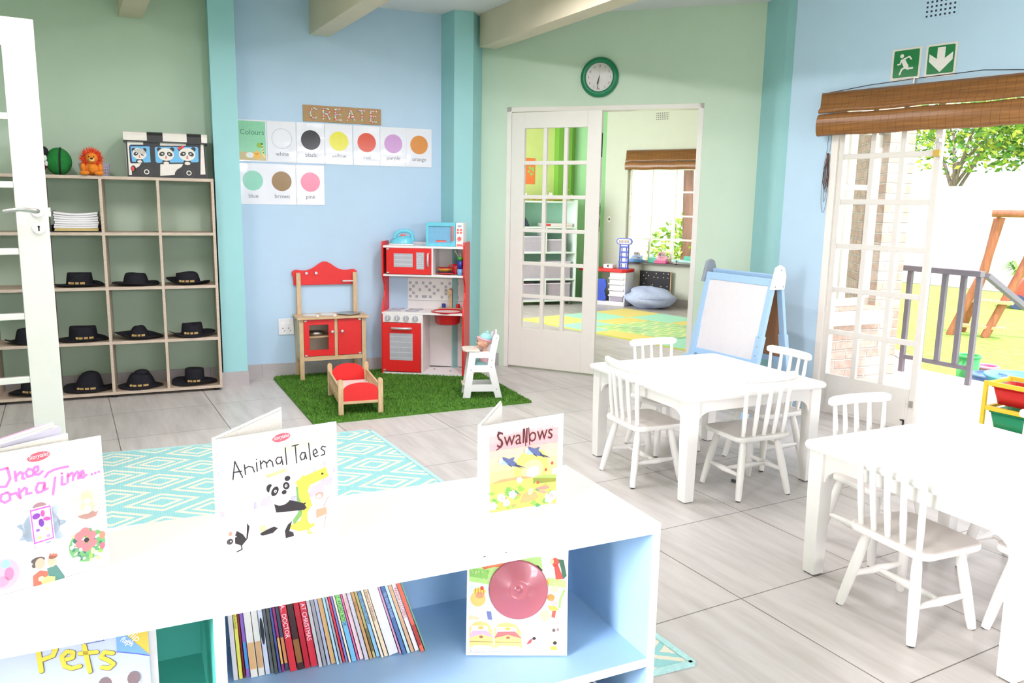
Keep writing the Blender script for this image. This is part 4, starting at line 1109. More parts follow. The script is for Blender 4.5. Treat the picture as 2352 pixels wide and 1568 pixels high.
# ------------------------------------------------------------------ bamboo blinds
def bamboo_mat(name, step):
    m, nt, b = new_mat(name)
    tc = node(nt, 'ShaderNodeTexCoord'); mp = node(nt, 'ShaderNodeMapping'); mp.inputs['Scale'].default_value = (1.5, 60, 60)
    nz = node(nt, 'ShaderNodeTexNoise'); nz.inputs['Scale'].default_value = 2; nz.inputs['Detail'].default_value = 4
    nt.links.new(tc.outputs['Object'], mp.inputs[0]); nt.links.new(mp.outputs[0], nz.inputs['Vector'])
    cr = node(nt, 'ShaderNodeValToRGB'); e = cr.color_ramp.elements; e[0].position = 0.3; e[0].color = rgb((122, 80, 40)); e[1].position = 0.7; e[1].color = rgb((164, 112, 58))
    nt.links.new(nz.outputs['Fac'], cr.inputs[0])
    sp = node(nt, 'ShaderNodeSeparateXYZ'); nt.links.new(tc.outputs['Object'], sp.inputs[0])
    def mth(op, a, c=None):
        n = node(nt, 'ShaderNodeMath'); n.operation = op
        for i, v in enumerate((a, c)):
            if v is None: continue
            if isinstance(v, (int, float)): n.inputs[i].default_value = v
            else: nt.links.new(v, n.inputs[i])
        return n.outputs[0]
    st = mth('LESS_THAN', mth('FRACT', mth('DIVIDE', sp.outputs['X'], step)), 0.05)
    mx = node(nt, 'ShaderNodeMixRGB'); mx.inputs[2].default_value = rgb((92, 58, 28)); nt.links.new(mth('MULTIPLY', st, 0.7), mx.inputs[0]); nt.links.new(cr.outputs[0], mx.inputs[1]); nt.links.new(mx.outputs[0], b.inputs['Base Color'])
    b.inputs['Roughness'].default_value = 0.28
    bp = node(nt, 'ShaderNodeBump'); bp.inputs['Strength'].default_value = 0.35; bp.inputs['Distance'].default_value = 0.003
    nt.links.new(nz.outputs['Fac'], bp.inputs['Height']); nt.links.new(bp.outputs[0], b.inputs['Normal'])
    return m
def blind(fr, x0, x1, ztop, zmid, zbot, y, label, step, name):
    m = bamboo_mat(name, step)
    t = thing('bamboo_blind', label, 'blind', fr.p(x0, y, 0), fr.a)
    w = x1 - x0; H = ztop - zbot
    def sheet(nm, prof):
        b = MB(m); N = 12; n = len(prof); vs = []
        for i in range(N + 1):
            x = w * i / N; sag = 0.004 * math.sin(i * 1.9)
            vs += [(x, p + sag * .6, q + sag) for p, q in prof]
        fs = [(i * n + k, i * n + (k + 1) % n, (i + 1) * n + (k + 1) % n, (i + 1) * n + k) for i in range(N) for k in range(n)]
        b.add(vs, fs, True); b.add(vs[:n], [tuple(range(n))], False); b.add(vs[-n:], [tuple(range(n - 1, -1, -1))], False)
        b.build(nm, t)
    sheet('valance', [(-0.006, ztop), (-0.012, zmid + 0.04), (-0.034, zmid + 0.022), (-0.034, zmid + 0.004), (-0.004, zmid + 0.004), (0.0, ztop)])
    r = (zmid - 0.004 - zbot) / 2; cz = zbot + r
    sheet('rolled_fold', [(-0.026 + 0.024 * math.cos(a), cz + r * math.sin(a)) for a in [2 * PI * i / 12 for i in range(12)]])
    b = MB(wood('blind_batten', (120, 84, 50), (96, 64, 36))); b.box(0, w, -0.004, 0.02, ztop - 0.012, ztop + 0.012); b.build('head_batten', t)
    return t
BL = blind(FC, -0.165, 1.80, 2.075, 1.955, 1.815, -0.045, 'wide brown bamboo blind rolled up over the garden door', 0.047, 'bamboo_weave_wide')
b = MB(M_DARK); b.tube([(0.0, 0.018, 2.085), (0.3, 0.006, 2.108), (0.58, 0.006, 2.118), (0.95, 0.008, 2.125), (1.3, 0.018, 2.09)], 0.0022, 6); b.build('hanging_cord', BL)
b = MB(M_STEEL); b.box(0.575, 0.583, -0.002, 0.02, 2.09, 2.125); b.box(0.575, 0.605, -0.004, 0.0, 2.118, 2.125); b.build('hook', BL)
blind(FR, -0.735, 0.64, 2.095, 1.955, 1.845, -0.026, 'brown bamboo blind rolled up over the playroom window', 0.055, 'bamboo_weave_small')

def cord_bundle():
    t = thing('blind_cord', 'bundle of thin brown cord hanging under the left end of the wide blind', 'cord', FC.p(-0.112, -0.006, 0), FC.a)
    M_C = mat('brown_cord', (96, 62, 48), 0.7, noise=0.2)
    rnd = random.Random(4)
    b = MB(M_C)
    b.tube([(0.012, 0, 1.83), (0.01, -0.004, 1.72)], 0.0012, 5); b.tube([(-0.008, 0, 1.83), (-0.012, -0.004, 1.70)], 0.0012, 5); b.build('drop_cord', t)
    b = MB(M_C); n = 26
    for j in range(10):
        w = rnd.uniform(0.006, 0.02); top = rnd.uniform(1.66, 1.71); bot = rnd.uniform(1.44, 1.54) if j < 8 else (1.33 + 0.07 * (j - 8)); ox = rnd.uniform(-.006, .006)
        b.tube([(ox - 0.012 * (top - bot) + w * math.cos(a) * (1 - 0.5 * math.sin(a)), -0.006 + 0.004 * math.sin(3 * a + j), (top + bot) / 2 + (top - bot) / 2 * math.sin(a)) for a in [2 * PI * i / n for i in range(n)]], 0.0012, 5, closed=True)
    b.build('coil', t)
    b = MB(M_C); b.tube([(0.0 + 0.011 * math.cos(a), -0.006 + 0.008 * math.sin(a), 1.655 + 0.004 * (a / 6.28)) for a in [i * 0.5 for i in range(70)]], 0.0014, 5); b.tube([(0.0, -0.006, 1.71), (0.005, -0.01, 1.68), (-.004, -.01, 1.64)], 0.008, 6); b.build('knot', t)
cord_bundle()
def padlock():
    t = thing('padlock', 'brass padlock hanging on the edge of the garden door leaf', 'padlock', (4.406 + 0.122 * 0.645 - .012, 3.61 - 0.9925 * 0.645, 1.665), RAD(-83))
    b = MB(mat('brass', (206, 170, 84), 0.35, 0.6)); b.box(-0.021, 0.021, -0.02, -0.004, 0.0, 0.038); b.build('body', t, bevel=0.003)
    b = MB(M_STEEL); b.tube([(-0.014, -0.012, 0.036), (-0.014, -0.012, 0.07), (-0.008, -0.012, 0.084), (0, -0.012, 0.088), (0.008, -0.012, 0.084), (0.014, -0.012, 0.07), (0.014, -0.012, 0.036)], 0.0038, 8); b.build('shackle', t)
    b = MB(M_STEEL); b.box(-0.008, 0.012, -0.022, 0.006, 0.082, 0.10); b.build('hasp', t)
padlock()
def socket():
    t = thing('wall_socket', 'white double wall socket beside the wooden toy stove', 'socket', FA.p(0.222, -0.001, 0.33), FA.a)
    b = MB(mat('socket_plastic', (232, 230, 232), 0.35)); b.box(0, 0.115, -0.009, 0, 0, 0.125); b.build('plate', t, bevel=0.003)
    b = MB(mat('socket_switch', (244, 242, 242), 0.35)); b.box(0.025, 0.042, -0.012, -0.009, 0.08, 0.1); b.box(0.07, 0.087, -0.012, -0.009, 0.08, 0.1); b.build('switch', t, bevel=0.001)
    b = MB(ink(80, 80, 84)); b.disc(0.032, 0.05, 0.004, o=0.0092); b.disc(0.044, 0.03, 0.0035, o=0.0092); b.disc(0.075, 0.05, 0.004, o=.0092); b.disc(0.088, 0.03, 0.0035, o=.0092); b.build('pin_holes', t)
socket()
# ------------------------------------------------------------------ toy kitchens
M_RED = mat('toy_red_lacquer', (224, 34, 34), 0.4, noise=0.02, scale=20)
M_REDP = mat('red_plastic', (206, 34, 44), 0.25, noise=0.02, coat=0.3)
M_PINE = wood('pine_batten', (216, 186, 146), (196, 164, 122), 7, (10, 10, 2))
M_PINEX = wood('pine_board', (216, 186, 146), (198, 166, 124), 7, (2, 12, 12))
M_KW = mat('kitchen_white_board', (238, 234, 232), 0.35, noise=0.01)
M_GREY = mat('appliance_grey', (176, 178, 186), 0.4)
M_LGREY = mat('print_pale_grey', (214, 214, 220), 0.4)
M_SILV = mat('silver_plastic', (206, 206, 206), 0.25, 0.35)

def red_kitchen():
    t = thing('toy_kitchen', 'tall red and white toy kitchen in the corner under the toy microwave', 'toy kitchen', (2.133, 5.926, 0.011), RAD(-35))
    W = 0.655; D = 0.29
    # wavy side panels, outline in (depth, height)
    def side(x):
        front = [(0.0, 0.0), (0.0, 0.47), (0.006, 0.50), (0.03, 0.55), (0.068, 0.60), (0.085, 0.65), (0.08, 0.70), (0.05, 0.74), (0.028, 0.765), (0.024, 0.79), (0.024, 1.02), (0.03, 1.04)]
        back = [(D, 1.04), (D, 0.0)]
        pts = front + back; n = len(pts); b = MB(M_RED)
        vs = [(x, p, q) for p, q in pts] + [(x + 0.013, p, q) for p, q in pts]
        b.add(vs, [tuple(range(n)), tuple(range(2 * n - 1, n - 1, -1))] + [(i, i + n, (i + 1) % n + n, (i + 1) % n) for i in range(n)], False)
        b.build('side_panel', t, bevel=0.002)
    side(0.0); side(W - 0.013)
    b = MB(M_KW); b.box(0.013, W - 0.013, D - 0.012, D - 0.002, 0.02, 1.03); b.build('back_panel', t)
    b = MB(M_GREY); rnd = random.Random(2); st = 0.0265
    b.xf = Matrix.Translation((0.013, D - 0.0125, 0.52))
    spots = [(4, 5), (10, 5), (14, 5), (18, 5), (1, 4), (7, 4), (12, 4), (3, 3), (10, 3), (16, 3), (6, 2), (12, 2), (1, 1), (4, 1), (10, 1), (14, 1), (18, 1), (20, 4), (22, 3), (19.5, 1)]
    for i, j in spots: b.rect(0.012 + i * st * .5, 0.012 + (i * .5 + .82) * st, 0.03 + j * st * 1.05, 0.03 + (j * 1.05 + .82) * st)
    for i, j in [(0, 5), (3, 5), (5, 5), (7, 5), (1, 4), (4, 4), (2, 3), (4, 3), (6, 3), (1, 2), (4, 2), (0, 1), (3, 1), (5, 1), (7, 1)]: b.rect(0.31 + i * st * 1.2, 0.31 + i * st * 1.2 + .82 * st, 0.03 + j * st * 1.05, 0.03 + (j * 1.05 + .82) * st)
    b.rect(0, W - 0.026, 0.035, 0.039); b.rect(0, W - 0.026, 0.218, 0.222); b.build('tile_print', t)
    b = MB(M_KW); b.box(0.013, W - 0.013, 0.024, D - 0.012, 0.992, 1.008); b.build('top_shelf', t, bevel=0.001)
    b = MB(M_KW); b.box(0.013, W - 0.013, 0.024, D - 0.012, 0.772, 0.787); b.build('middle_shelf', t, bevel=0.001)
    b = MB(M_KW); b.box(0.395, 0.407, 0.026, D - 0.012, 0.787, 0.992); b.build('upper_divider', t)
    # microwave door
    d = MB(M_RED); d.box(0.04, 0.395, 0.016, 0.028, 0.79, 0.99)
    o = d.build('microwave_door', t, bevel=0.002)
    b = MB(M_GREY); b.xf = Matrix.Translation((0, 0.016, 0)); b.rect(0.1, 0.25, 0.845, 0.95); b.use(M_LGREY)
    for z in (0.866, 0.898, 0.93): b.rect(0.104, 0.246, z, z + 0.004, 0.0008)
    b.build('oven_window', o)
    b = MB(M_GREY); b.xf = Matrix.Translation((0, 0.016, 0)); b.rect(0.277, 0.339, 0.83, 0.96); b.use(M_LGREY); b.disc(0.308, 0.938, 0.024, 0.012, 0.0008); b.use(M_GREY); b.disc(0.308, 0.938, 0.02, 0.0095, 0.001); b.use(M_LGREY)
    for i in range(3):
        for j in range(5): b.rect(0.286 + 0.017 * i, 0.296 + 0.017 * i, 0.84 + 0.0165 * j, 0.849 + 0.0165 * j, 0.0008)
    b.build('keypad', o)
    b = MB(M_SILV); b.tube([(0.372, 0.016, 0.855), (0.372, -0.004, 0.863), (0.372, -0.007, 0.90), (0.372, -0.004, 0.945), (0.372, 0.016, 0.953)], 0.008, 10); b.build('handle', o)
    for z in (0.8, 0.982):
        b = MB(M_SILV); b.box(0.042, 0.062, 0.012, 0.016, z - 0.004, z + 0.005); b.build('hinge', o)
    # worktop, knob panel, oven
    b = MB(M_KW); b.box(0.006, W - 0.013, 0.0, D - 0.012, 0.478, 0.492); b.build('worktop', t, bevel=0.001)
    for x, y in ((0.075, 0.10), (0.225, 0.10), (0.09, 0.2), (0.235, 0.2)):
        b = MB(M_GREY); b.cyl((x, y, 0.492), (x, y, 0.496), 0.058, n=28); b.use(M_LGREY); b.cyl((x, y, 0.496), (x, y, 0.4966), 0.03, n=20); b.build('hob_ring', t)
    b = MB(M_KW); b.box(0.013, 0.318, 0.002, 0.012, 0.412, 0.478); b.build('knob_panel', t)
    for i in range(4):
        x = 0.053 + 0.073 * i
        b = MB(M_GREY); b.cyl((x, 0.002, 0.447), (x, -0.014, 0.447), 0.022, 0.02, n=24); b.use(M_LGREY); b.box(x - 0.004, x + 0.004, -0.018, -0.012, 0.43, 0.464); b.build('knob', t, bevel=0.001)
    d = MB(M_RED); d.box(0.008, 0.316, -0.003, 0.01, 0.02, 0.408); o = d.build('oven_door', t, bevel=0.002)
    b = MB(M_GREY); b.xf = Matrix.Translation((0, -0.003, 0)); b.rect(0.067, 0.251, 0.112, 0.326); b.use(M_LGREY)
    for i in range(5): b.rect(0.07, 0.248, 0.13 + 0.042 * i, 0.1335 + 0.042 * i, 0.0008)
    b.build('oven_window', o)
    b = MB(M_SILV); b.tube([(0.085, -0.003, 0.366), (0.088, -0.024, 0.368), (0.16, -0.028, 0.368), (0.232, -0.024, 0.368), (0.235, -0.003, 0.366)], 0.0095, 10); b.build('handle', o)
    for x in (0.016, ):
        b = MB(M_SILV); b.box(x, x + 0.018, -0.008, -0.003, 0.026, 0.036); b.build('hinge', o)
    b = MB(M_KW); b.box(0.318, 0.330, 0.004, D - 0.012, 0.014, 0.478); b.build('lower_divider', t)
    b = MB(M_KW); b.box(0.013, W - 0.013, 0.0, D - 0.012, 0.0, 0.014); b.use(M_DARK); b.cyl((0.39, 0.17, 0.014), (0.39, 0.17, 0.0145), 0.011, n=14); b.cyl((0.53, 0.12, 0.014), (0.53, 0.12, 0.0145), 0.011, n=14); b.build('base_board', t)
    # sink
    b = MB(M_REDP); b.lathe([(0.002, 0.395), (0.085, 0.396), (0.098, 0.41), (0.104, 0.478), (0.128, 0.496), (0.13, 0.501), (0.112, 0.501), (0.098, 0.48), (0.09, 0.415), (0.002, 0.405)], 32, (0.505, 0.115, 0)); b.build('sink_bowl', t)
    b = MB(M_PINEX); b.box(0.41, 0.60, 0.232, 0.262, 0.492, 0.508); b.box(0.494, 0.518, 0.24, 0.262, 0.508, 0.64); b.cyl((0.506, 0.262, 0.645), (0.506, 0.20, 0.64), 0.019, n=18); b.build('tap', t, bevel=0.002)
    for x, c in ((0.45, (36, 50, 140)), (0.565, (206, 40, 46))):
        b = MB(mat('tap_knob_%d' % c[0], c, 0.35)); b.cyl((x, 0.247, 0.508), (x, 0.247, 0.54), 0.016, 0.015, n=18); b.build('tap_knob', t)
    return t
KIT = red_kitchen()
def KP(x, y, z): f = Fr(2.133, 5.926, -35); return f.p(x, y, z + 0.011)
KA = RAD(-35)

def toy_microwave():
    M_A = mat('toy_aqua_plastic', (110, 200, 220), 0.3); M_CO = mat('toy_coral_plastic', (240, 110, 96), 0.35); M_W = mat('toy_white_plastic', (236, 232, 234), 0.35)
    t = thing('toy_microwave', 'aqua toy microwave with coral handle on top of the red toy kitchen', 'toy microwave', KP(0.345, 0.06, 1.0085), KA)
    W, D, H = 0.292, 0.16, 0.182
    b = MB(M_A); b.box(0, 0.232, 0.004, D, 0, H); b.build('body', t, bevel=0.006)
    b = MB(M_A)
    for x0, x1, z0, z1 in ((0, 0.022, 0, H), (0.195, 0.232, 0, H), (0.022, 0.195, 0, 0.025), (0.022, 0.195, H - 0.028, H)): b.box(x0, x1, -0.008, 0.006, z0, z1)
    o = b.build('door', t, bevel=0.002)
    b = MB(mat('smoky_blue_window', (120, 178, 214), 0.15, coat=0.5)); b.box(0.022, 0.195, 0.0, 0.003, 0.025, H - 0.028); b.use(M_CO); b.disc(0.118, 0.042, 0.045, 0.008, -0.0); b.poly([(0.085, 0.034), (0.15, 0.034), (0.163, 0.043), (0.073, 0.043)], 0.0008); b.build('window', o)
    b = MB(M_CO); b.tube([(0.209, -0.008, 0.045), (0.209, -0.02, 0.055), (0.209, -0.022, 0.10), (0.209, -0.02, 0.142), (0.209, -0.008, 0.152)], 0.008, 10); b.build('handle', o)
    b = MB(M_W); b.box(0.233, W, -0.004, D, 0, H); b.build('control_panel', t, bevel=0.004)
    b = MB(M_GREY); b.xf = Matrix.Translation((0, -0.004, 0)); b.rect(0.248, 0.279, 0.15, 0.166); b.use(M_CO)
    for i in range(2):
        for j in range(2): b.rect(0.243 + 0.023 * i, 0.259 + 0.023 * i, 0.1 + 0.022 * j, 0.115 + 0.022 * j)
    b.rect(0.242, 0.285, 0.006, 0.019); b.build('buttons', t)
    b = MB(M_CO); b.cyl((0.263, -0.004, 0.062), (0.263, -0.016, 0.062), 0.015, n=20); b.build('dial', t)
toy_microwave()
def toy_iron():
    M_A = mat('toy_aqua_plastic', (110, 200, 220), 0.3)
    t = thing('toy_iron', 'aqua toy iron on the left top of the red toy kitchen', 'toy iron', KP(0.135, 0.13, 1.009), KA + 0.25)
    out = [(-0.10, 0), (-0.06, 0.035), (0.0, 0.05), (0.09, 0.05), (0.09, -0.05), (0.0, -0.05), (-0.06, -0.035)]
    b = MB(mat('toy_white_plastic', (236, 232, 234), 0.35)); b.slab(out, 0, 0.012); b.build('soleplate', t, bevel=0.003)
    b = MB(M_A)
    def lay(z, k, dx): return [(x * k + dx, y * k, z) for x, y in out]
    n = len(out); L = lay(0.013, 1.0, 0) + lay(0.045, 0.85, 0.006) + lay(0.07, 0.45, 0.02)
    b.add(L, [tuple(range(2 * n, 3 * n))] + [(k * n + i, k * n + (i + 1) % n, (k + 1) * n + (i + 1) % n, (k + 1) * n + i) for k in range(2) for i in range(n)], True)
    b.tube([(-0.055, 0, 0.055), (-0.045, 0, 0.088), (-0.01, 0, 0.108), (0.04, 0, 0.11), (0.075, 0, 0.098), (0.085, 0, 0.06), (0.085, 0, 0.03)], [0.016, 0.016, 0.016, 0.017, 0.017, 0.018, 0.02], 10)
    b.build('body', t)
    b = MB(mat('toy_coral_plastic', (240, 110, 96), 0.35)); b.ball((0.01, -0.0, 0.072), (0.022, 0.02, 0.012), 12, 8); b.build('dial', t)
toy_iron()
def crockery():
    g = 'toy crockery in the red kitchen'
    def plate(z, r, c, name, label):
        b = MB(mat('toy_plate_%d_%d' % (c[0], c[2]), c, 0.3)); b.lathe([(0.002, 0), (r * .62, 0), (r, 0.012), (r, 0.015), (r * .6, 0.004), (0.002, 0.004)], 28)
        tag(b.build(name, loc=KP(0.49, 0.13, z), rz=KA), label, 'plate', g)
    plate(0.7875, 0.075, (206, 50, 44), 'toy_plate', 'red toy plate at the bottom of the small stack in the kitchen niche')
    plate(0.7925, 0.068, (60, 50, 110), 'toy_plate', 'dark blue toy plate in the middle of the small stack')
    b = MB(mat('toy_bowl_yellow', (232, 176, 60), 0.3)); b.lathe([(0.002, 0), (0.035, 0), (0.062, 0.026), (0.062, 0.029), (0.034, 0.004), (0.002, 0.004)], 28); b.use(M_REDP); b.lathe([(0.002, 0.012), (0.045, 0.0155)], 28); b.lathe([(0.063, 0.0265), (0.064, 0.032), (0.060, 0.032), (0.060, 0.0265)], 28)
    tag(b.build('toy_bowl', loc=KP(0.482, 0.125, 0.8085), rz=KA), 'yellow toy bowl with red rim on top of the plate stack', 'bowl', g)
    t = thing('toy_jug', 'round red toy mug with handle between the plates and the cups', 'mug', KP(0.572, 0.15, 0.7878), KA, g)
    b = MB(M_REDP); b.lathe([(0.002, 0), (0.03, 0), (0.036, 0.02), (0.036, 0.05), (0.03, 0.08), (0.027, 0.08), (0.032, 0.05), (0.032, 0.02), (0.002, 0.005)], 24); b.build('body', t)
    b = MB(M_REDP); b.tube([(-0.028, -0.01, 0.07), (-0.052, -0.012, 0.074), (-0.062, -0.012, 0.055), (-0.054, -0.012, 0.03), (-0.034, -0.01, 0.022)], 0.006, 8); b.build('handle', t)
    z = 0.7878
    for c, n, h in (((120, 180, 226), 'pale blue', 0.048), ((36, 62, 156), 'dark blue', 0.064), ((60, 150, 60), 'green', 0.03)):
        b = MB(mat('toy_cup_%s' % n.replace(' ', '_'), c, 0.3)); b.lathe([(0.002, 0), (0.021, 0), (0.025, h), (0.0225, h), (0.019, 0.003), (0.002, 0.003)], 20)
        tag(b.build('toy_cup', loc=KP(0.612, 0.075, z), rz=KA), '%s toy cup in the tower of cups beside the red side panel' % n, 'cup', g); z += h + 0.0005
    b = MB(mat('toy_spoon_tan', (206, 180, 130), 0.5)); b.tube([(0, 0, 0), (-0.02, 0, 0.035), (-0.035, 0, 0.06)], 0.003, 6); b.ball((-0.039, 0, 0.066), (0.008, 0.004, 0.011), 10, 6); b.tube([(0.004, 0, 0), (0.002, .002, 0.05)], 0.003, 6)
    tag(b.build('toy_spoon', loc=KP(0.612, 0.075, z - 0.026), rz=KA), 'tan toy cutlery standing in the green toy cup', 'spoon', g)
crockery()

def wood_stove():
    t = thing('toy_stove', 'low pine toy stove with red doors and scalloped red hood', 'toy kitchen', (1.509, 5.922, 0.011), RAD(-6))
    Z0 = -0.011
    D = 0.205
    for x, y, zt in ((-0.004, 0, 0.462), (0.466, 0, 0.462), (-0.004, D, 0.79), (0.466 - 0.02, D, 0.79)):
        b = MB(M_PINE); b.box(x - 0.016, x + 0.016, y, y + 0.03, 0.0, min(zt, 0.462)); b.build('leg', t, bevel=0.002)
    for x in (0.012, 0.445):
        b = MB(M_PINE); b.box(x - 0.016, x + 0.016, D - 0.014, D + 0.012, 0.478, 0.795); b.build('hood_post', t, bevel=0.002)
    b = MB(M_PINEX); b.box(-0.035, 0.505, -0.022, D + 0.034, 0.463, 0.478); b.build('counter', t, bevel=0.002)
    b = MB(M_PINEX); b.box(0.012, 0.45, 0.004, 0.026, 0.145, 0.178); b.build('bottom_rail', t, bevel=0.001)
    b = MB(M_PINE); b.box(0.242, 0.266, 0.004, 0.026, 0.178, 0.462); b.build('middle_post', t, bevel=0.001)
    for x in (-0.004, 0.466):
        b = MB(M_PINEX); b.box(x - 0.012, x + 0.012, 0.03, D, 0.145, 0.17); b.build('side_rail', t)
        b = MB(mat('stove_side_board', (196, 204, 186), 0.5)); b.box(x - 0.006, x + 0.006, 0.03, D, 0.17, 0.462); b.build('side_panel', t)
    b = MB(mat('stove_inside_board', (206, 190, 170), 0.6)); b.box(0.01, 0.45, D - 0.004, D + 0.004, 0.16, 0.462); b.box(0.01, 0.45, 0.03, D - 0.005, 0.16, 0.168); b.build('back_board', t)
    b = MB(M_PINEX); b.box(0.012, 0.24, 0.04, D - 0.005, 0.316, 0.324); b.build('inner_shelf', t)
    b = MB(M_STEEL); b.lathe([(0.002, 0.326), (0.05, 0.326), (0.062, 0.352), (0.066, 0.354), (0.052, 0.33), (0.002, 0.33)], 24, (0.12, 0.11, 0)); b.build('toy_pan', t)
    # left door with window, right door plain
    d = MB(M_RED)
    for x0, x1, z0, z1 in ((0.014, 0.052, 0.182, 0.458), (0.196, 0.24, 0.182, 0.458), (0.052, 0.196, 0.182, 0.228), (0.052, 0.196, 0.42, 0.458)): d.box(x0, x1, 0.0, 0.012, z0, z1)
    o = d.build('door', t)
    b = MB(M_GLASS); b.box(0.05, 0.198, 0.005, 0.007, 0.226, 0.422); b.build('pane', o)
    b = MB(M_SILV); b.cyl((0.222, 0, 0.366), (0.222, -0.012, 0.366), 0.006, n=12); b.ball((0.222, -0.02, 0.366), 0.0125, 14, 10); b.build('knob', o)
    for x, z in ((0.018, 0.45), (0.018, 0.188)):
        b = MB(M_SILV); b.box(x, x + 0.018, -0.003, 0.0, z - 0.005, z + 0.007); b.build('hinge', o)
    d = MB(M_RED); d.box(0.268, 0.446, 0.0, 0.012, 0.182, 0.458); o = d.build('door', t, bevel=0.001)
    b = MB(M_SILV); b.cyl((0.296, 0, 0.366), (0.296, -0.012, 0.366), 0.006, n=12); b.ball((0.296, -0.02, 0.366), 0.0125, 14, 10); b.build('knob', o)
    for z in (0.45, 0.188):
        b = MB(M_SILV); b.box(0.424, 0.444, -0.003, 0.0, z - 0.005, z + 0.007); b.build('hinge', o)
    # hob plates, knobs, sink
    for x in (0.075, 0.205):
        b = MB(mat('hob_white', (228, 226, 222), 0.35)); b.cyl((x + 0.01, 0.135, 0.478), (x + 0.01, 0.135, 0.482), 0.056, n=28); b.build('hob_plate', t)
        b = MB(mat('hob_white', (228, 226, 222), 0.35)); b.cyl((x + 0.045, 0.03, 0.478), (x + 0.045, 0.03, 0.494), 0.015, n=16); b.build('knob', t)
    b = MB(M_STEEL); b.lathe([(0.09, 0.479), (0.092, 0.482), (0.07, 0.484), (0.062, 0.478), (0.05, 0.472), (0.03, 0.4705), (0.002, 0.47)], 32, (0.375, 0.115, 0.006)); b.build('sink_bowl', t)
    # hood board
    pts = [(-0.022, 0.70), (0.455, 0.70), (0.455, 0.76), (0.467, 0.79), (0.462, 0.808), (0.44, 0.818)]
    for i in range(1, 20):
        u = i / 20; x = 0.44 - 0.47 * u + 0.02 * u; 
        z = 0.805 + 0.075 * math.exp(-((x - 0.217) / 0.088) ** 2) + 0.016 * (abs(x - 0.217) / 0.22) ** 4
        pts.append((x, z))
    pts += [(-0.01, 0.818), (-0.03, 0.805), (-0.033, 0.785), (-0.022, 0.76)]
    b = MB(M_RED); b.prism(pts, D + 0.012, D + 0.026); b.build('hood', t, bevel=0.002)
    for x in (0.075, 0.148):
        b = MB(M_SILV); b.cyl((x, D + 0.014, 0.792), (x, D - 0.004, 0.792), 0.0105, n=16); b.build('knob', t)
    b = MB(M_SILV); b.box(0.345, 0.43, D - 0.016, D - 0.006, 0.724, 0.734); b.box(0.345, 0.352, D - 0.016, D + 0.012, 0.724, 0.734); b.build('towel_bar', t)
wood_stove()

def doll_bed():
    t = thing('doll_bed', 'small pine doll bed with red arched end boards', 'doll bed', (1.445, 4.815, 0.012), RAD(-9.5))
    W, L, H = 0.282, 0.575, 0.228
    for x in (0.015, W - 0.015):
        for y in (0.012, L - 0.012):
            b = MB(M_PINE); pts = [(x - 0.016, 0), (x + 0.016, 0), (x + 0.016, H - 0.014)] + [(x + 0.016 * math.cos(a), H - 0.014 + 0.016 * math.sin(a)) for a in [PI * i / 8 for i in range(1, 8)]] + [(x - 0.016, H - 0.014)]
            b.prism(pts, y - 0.011, y + 0.011); b.build('post', t, bevel=0.002)
    for y in (0.012, L - 0.012):
        b = MB(M_RED); top = 0.205 if y < 0.1 else 0.225
        pts = [(0.031, 0.088), (W - 0.031, 0.088), (W - 0.031, 0.145)] + [(W / 2 + (W / 2 - 0.031) * math.cos(a), 0.15 + (top - 0.15) * math.sin(a) ** 0.8) for a in [PI * i / 16 for i in range(1, 16)]] + [(0.031, 0.145)]
        b.prism(pts, y - 0.005, y + 0.005); b.build('end_board', t, bevel=0.001)
        b = MB(M_PINEX); b.box(0.031, W - 0.031, y - 0.008, y + 0.008, 0.07, 0.088); b.build('end_rail', t, bevel=0.001)
    for x in (0.012, W - 0.012):
        b = MB(M_PINEX); y0, y1 = 0.023, L - 0.023
        b.box(x - 0.006, x + 0.006, y0, y1, 0.066, 0.098); b.box(x - 0.006, x + 0.006, y0, y1, 0.152, 0.178)
        n = 7
        for i in range(n):
            c = y0 + (y1 - y0) * (i + 0.5) / n; h = 0.02 if i else 0.03; b.box(x - 0.006, x + 0.006, c - 0.02, c + 0.02, 0.098, 0.152)
        b.build('side_rail', t)
    b = MB(mat('doll_mattress', (226, 206, 200), 0.9, noise=0.05)); b.slab([(0.02, 0.03), (W - 0.02, 0.03), (W - 0.02, L - 0.03), (0.02, L - 0.03)], 0.076, 0.108); b.build('mattress', t, bevel=0.008)
doll_bed()

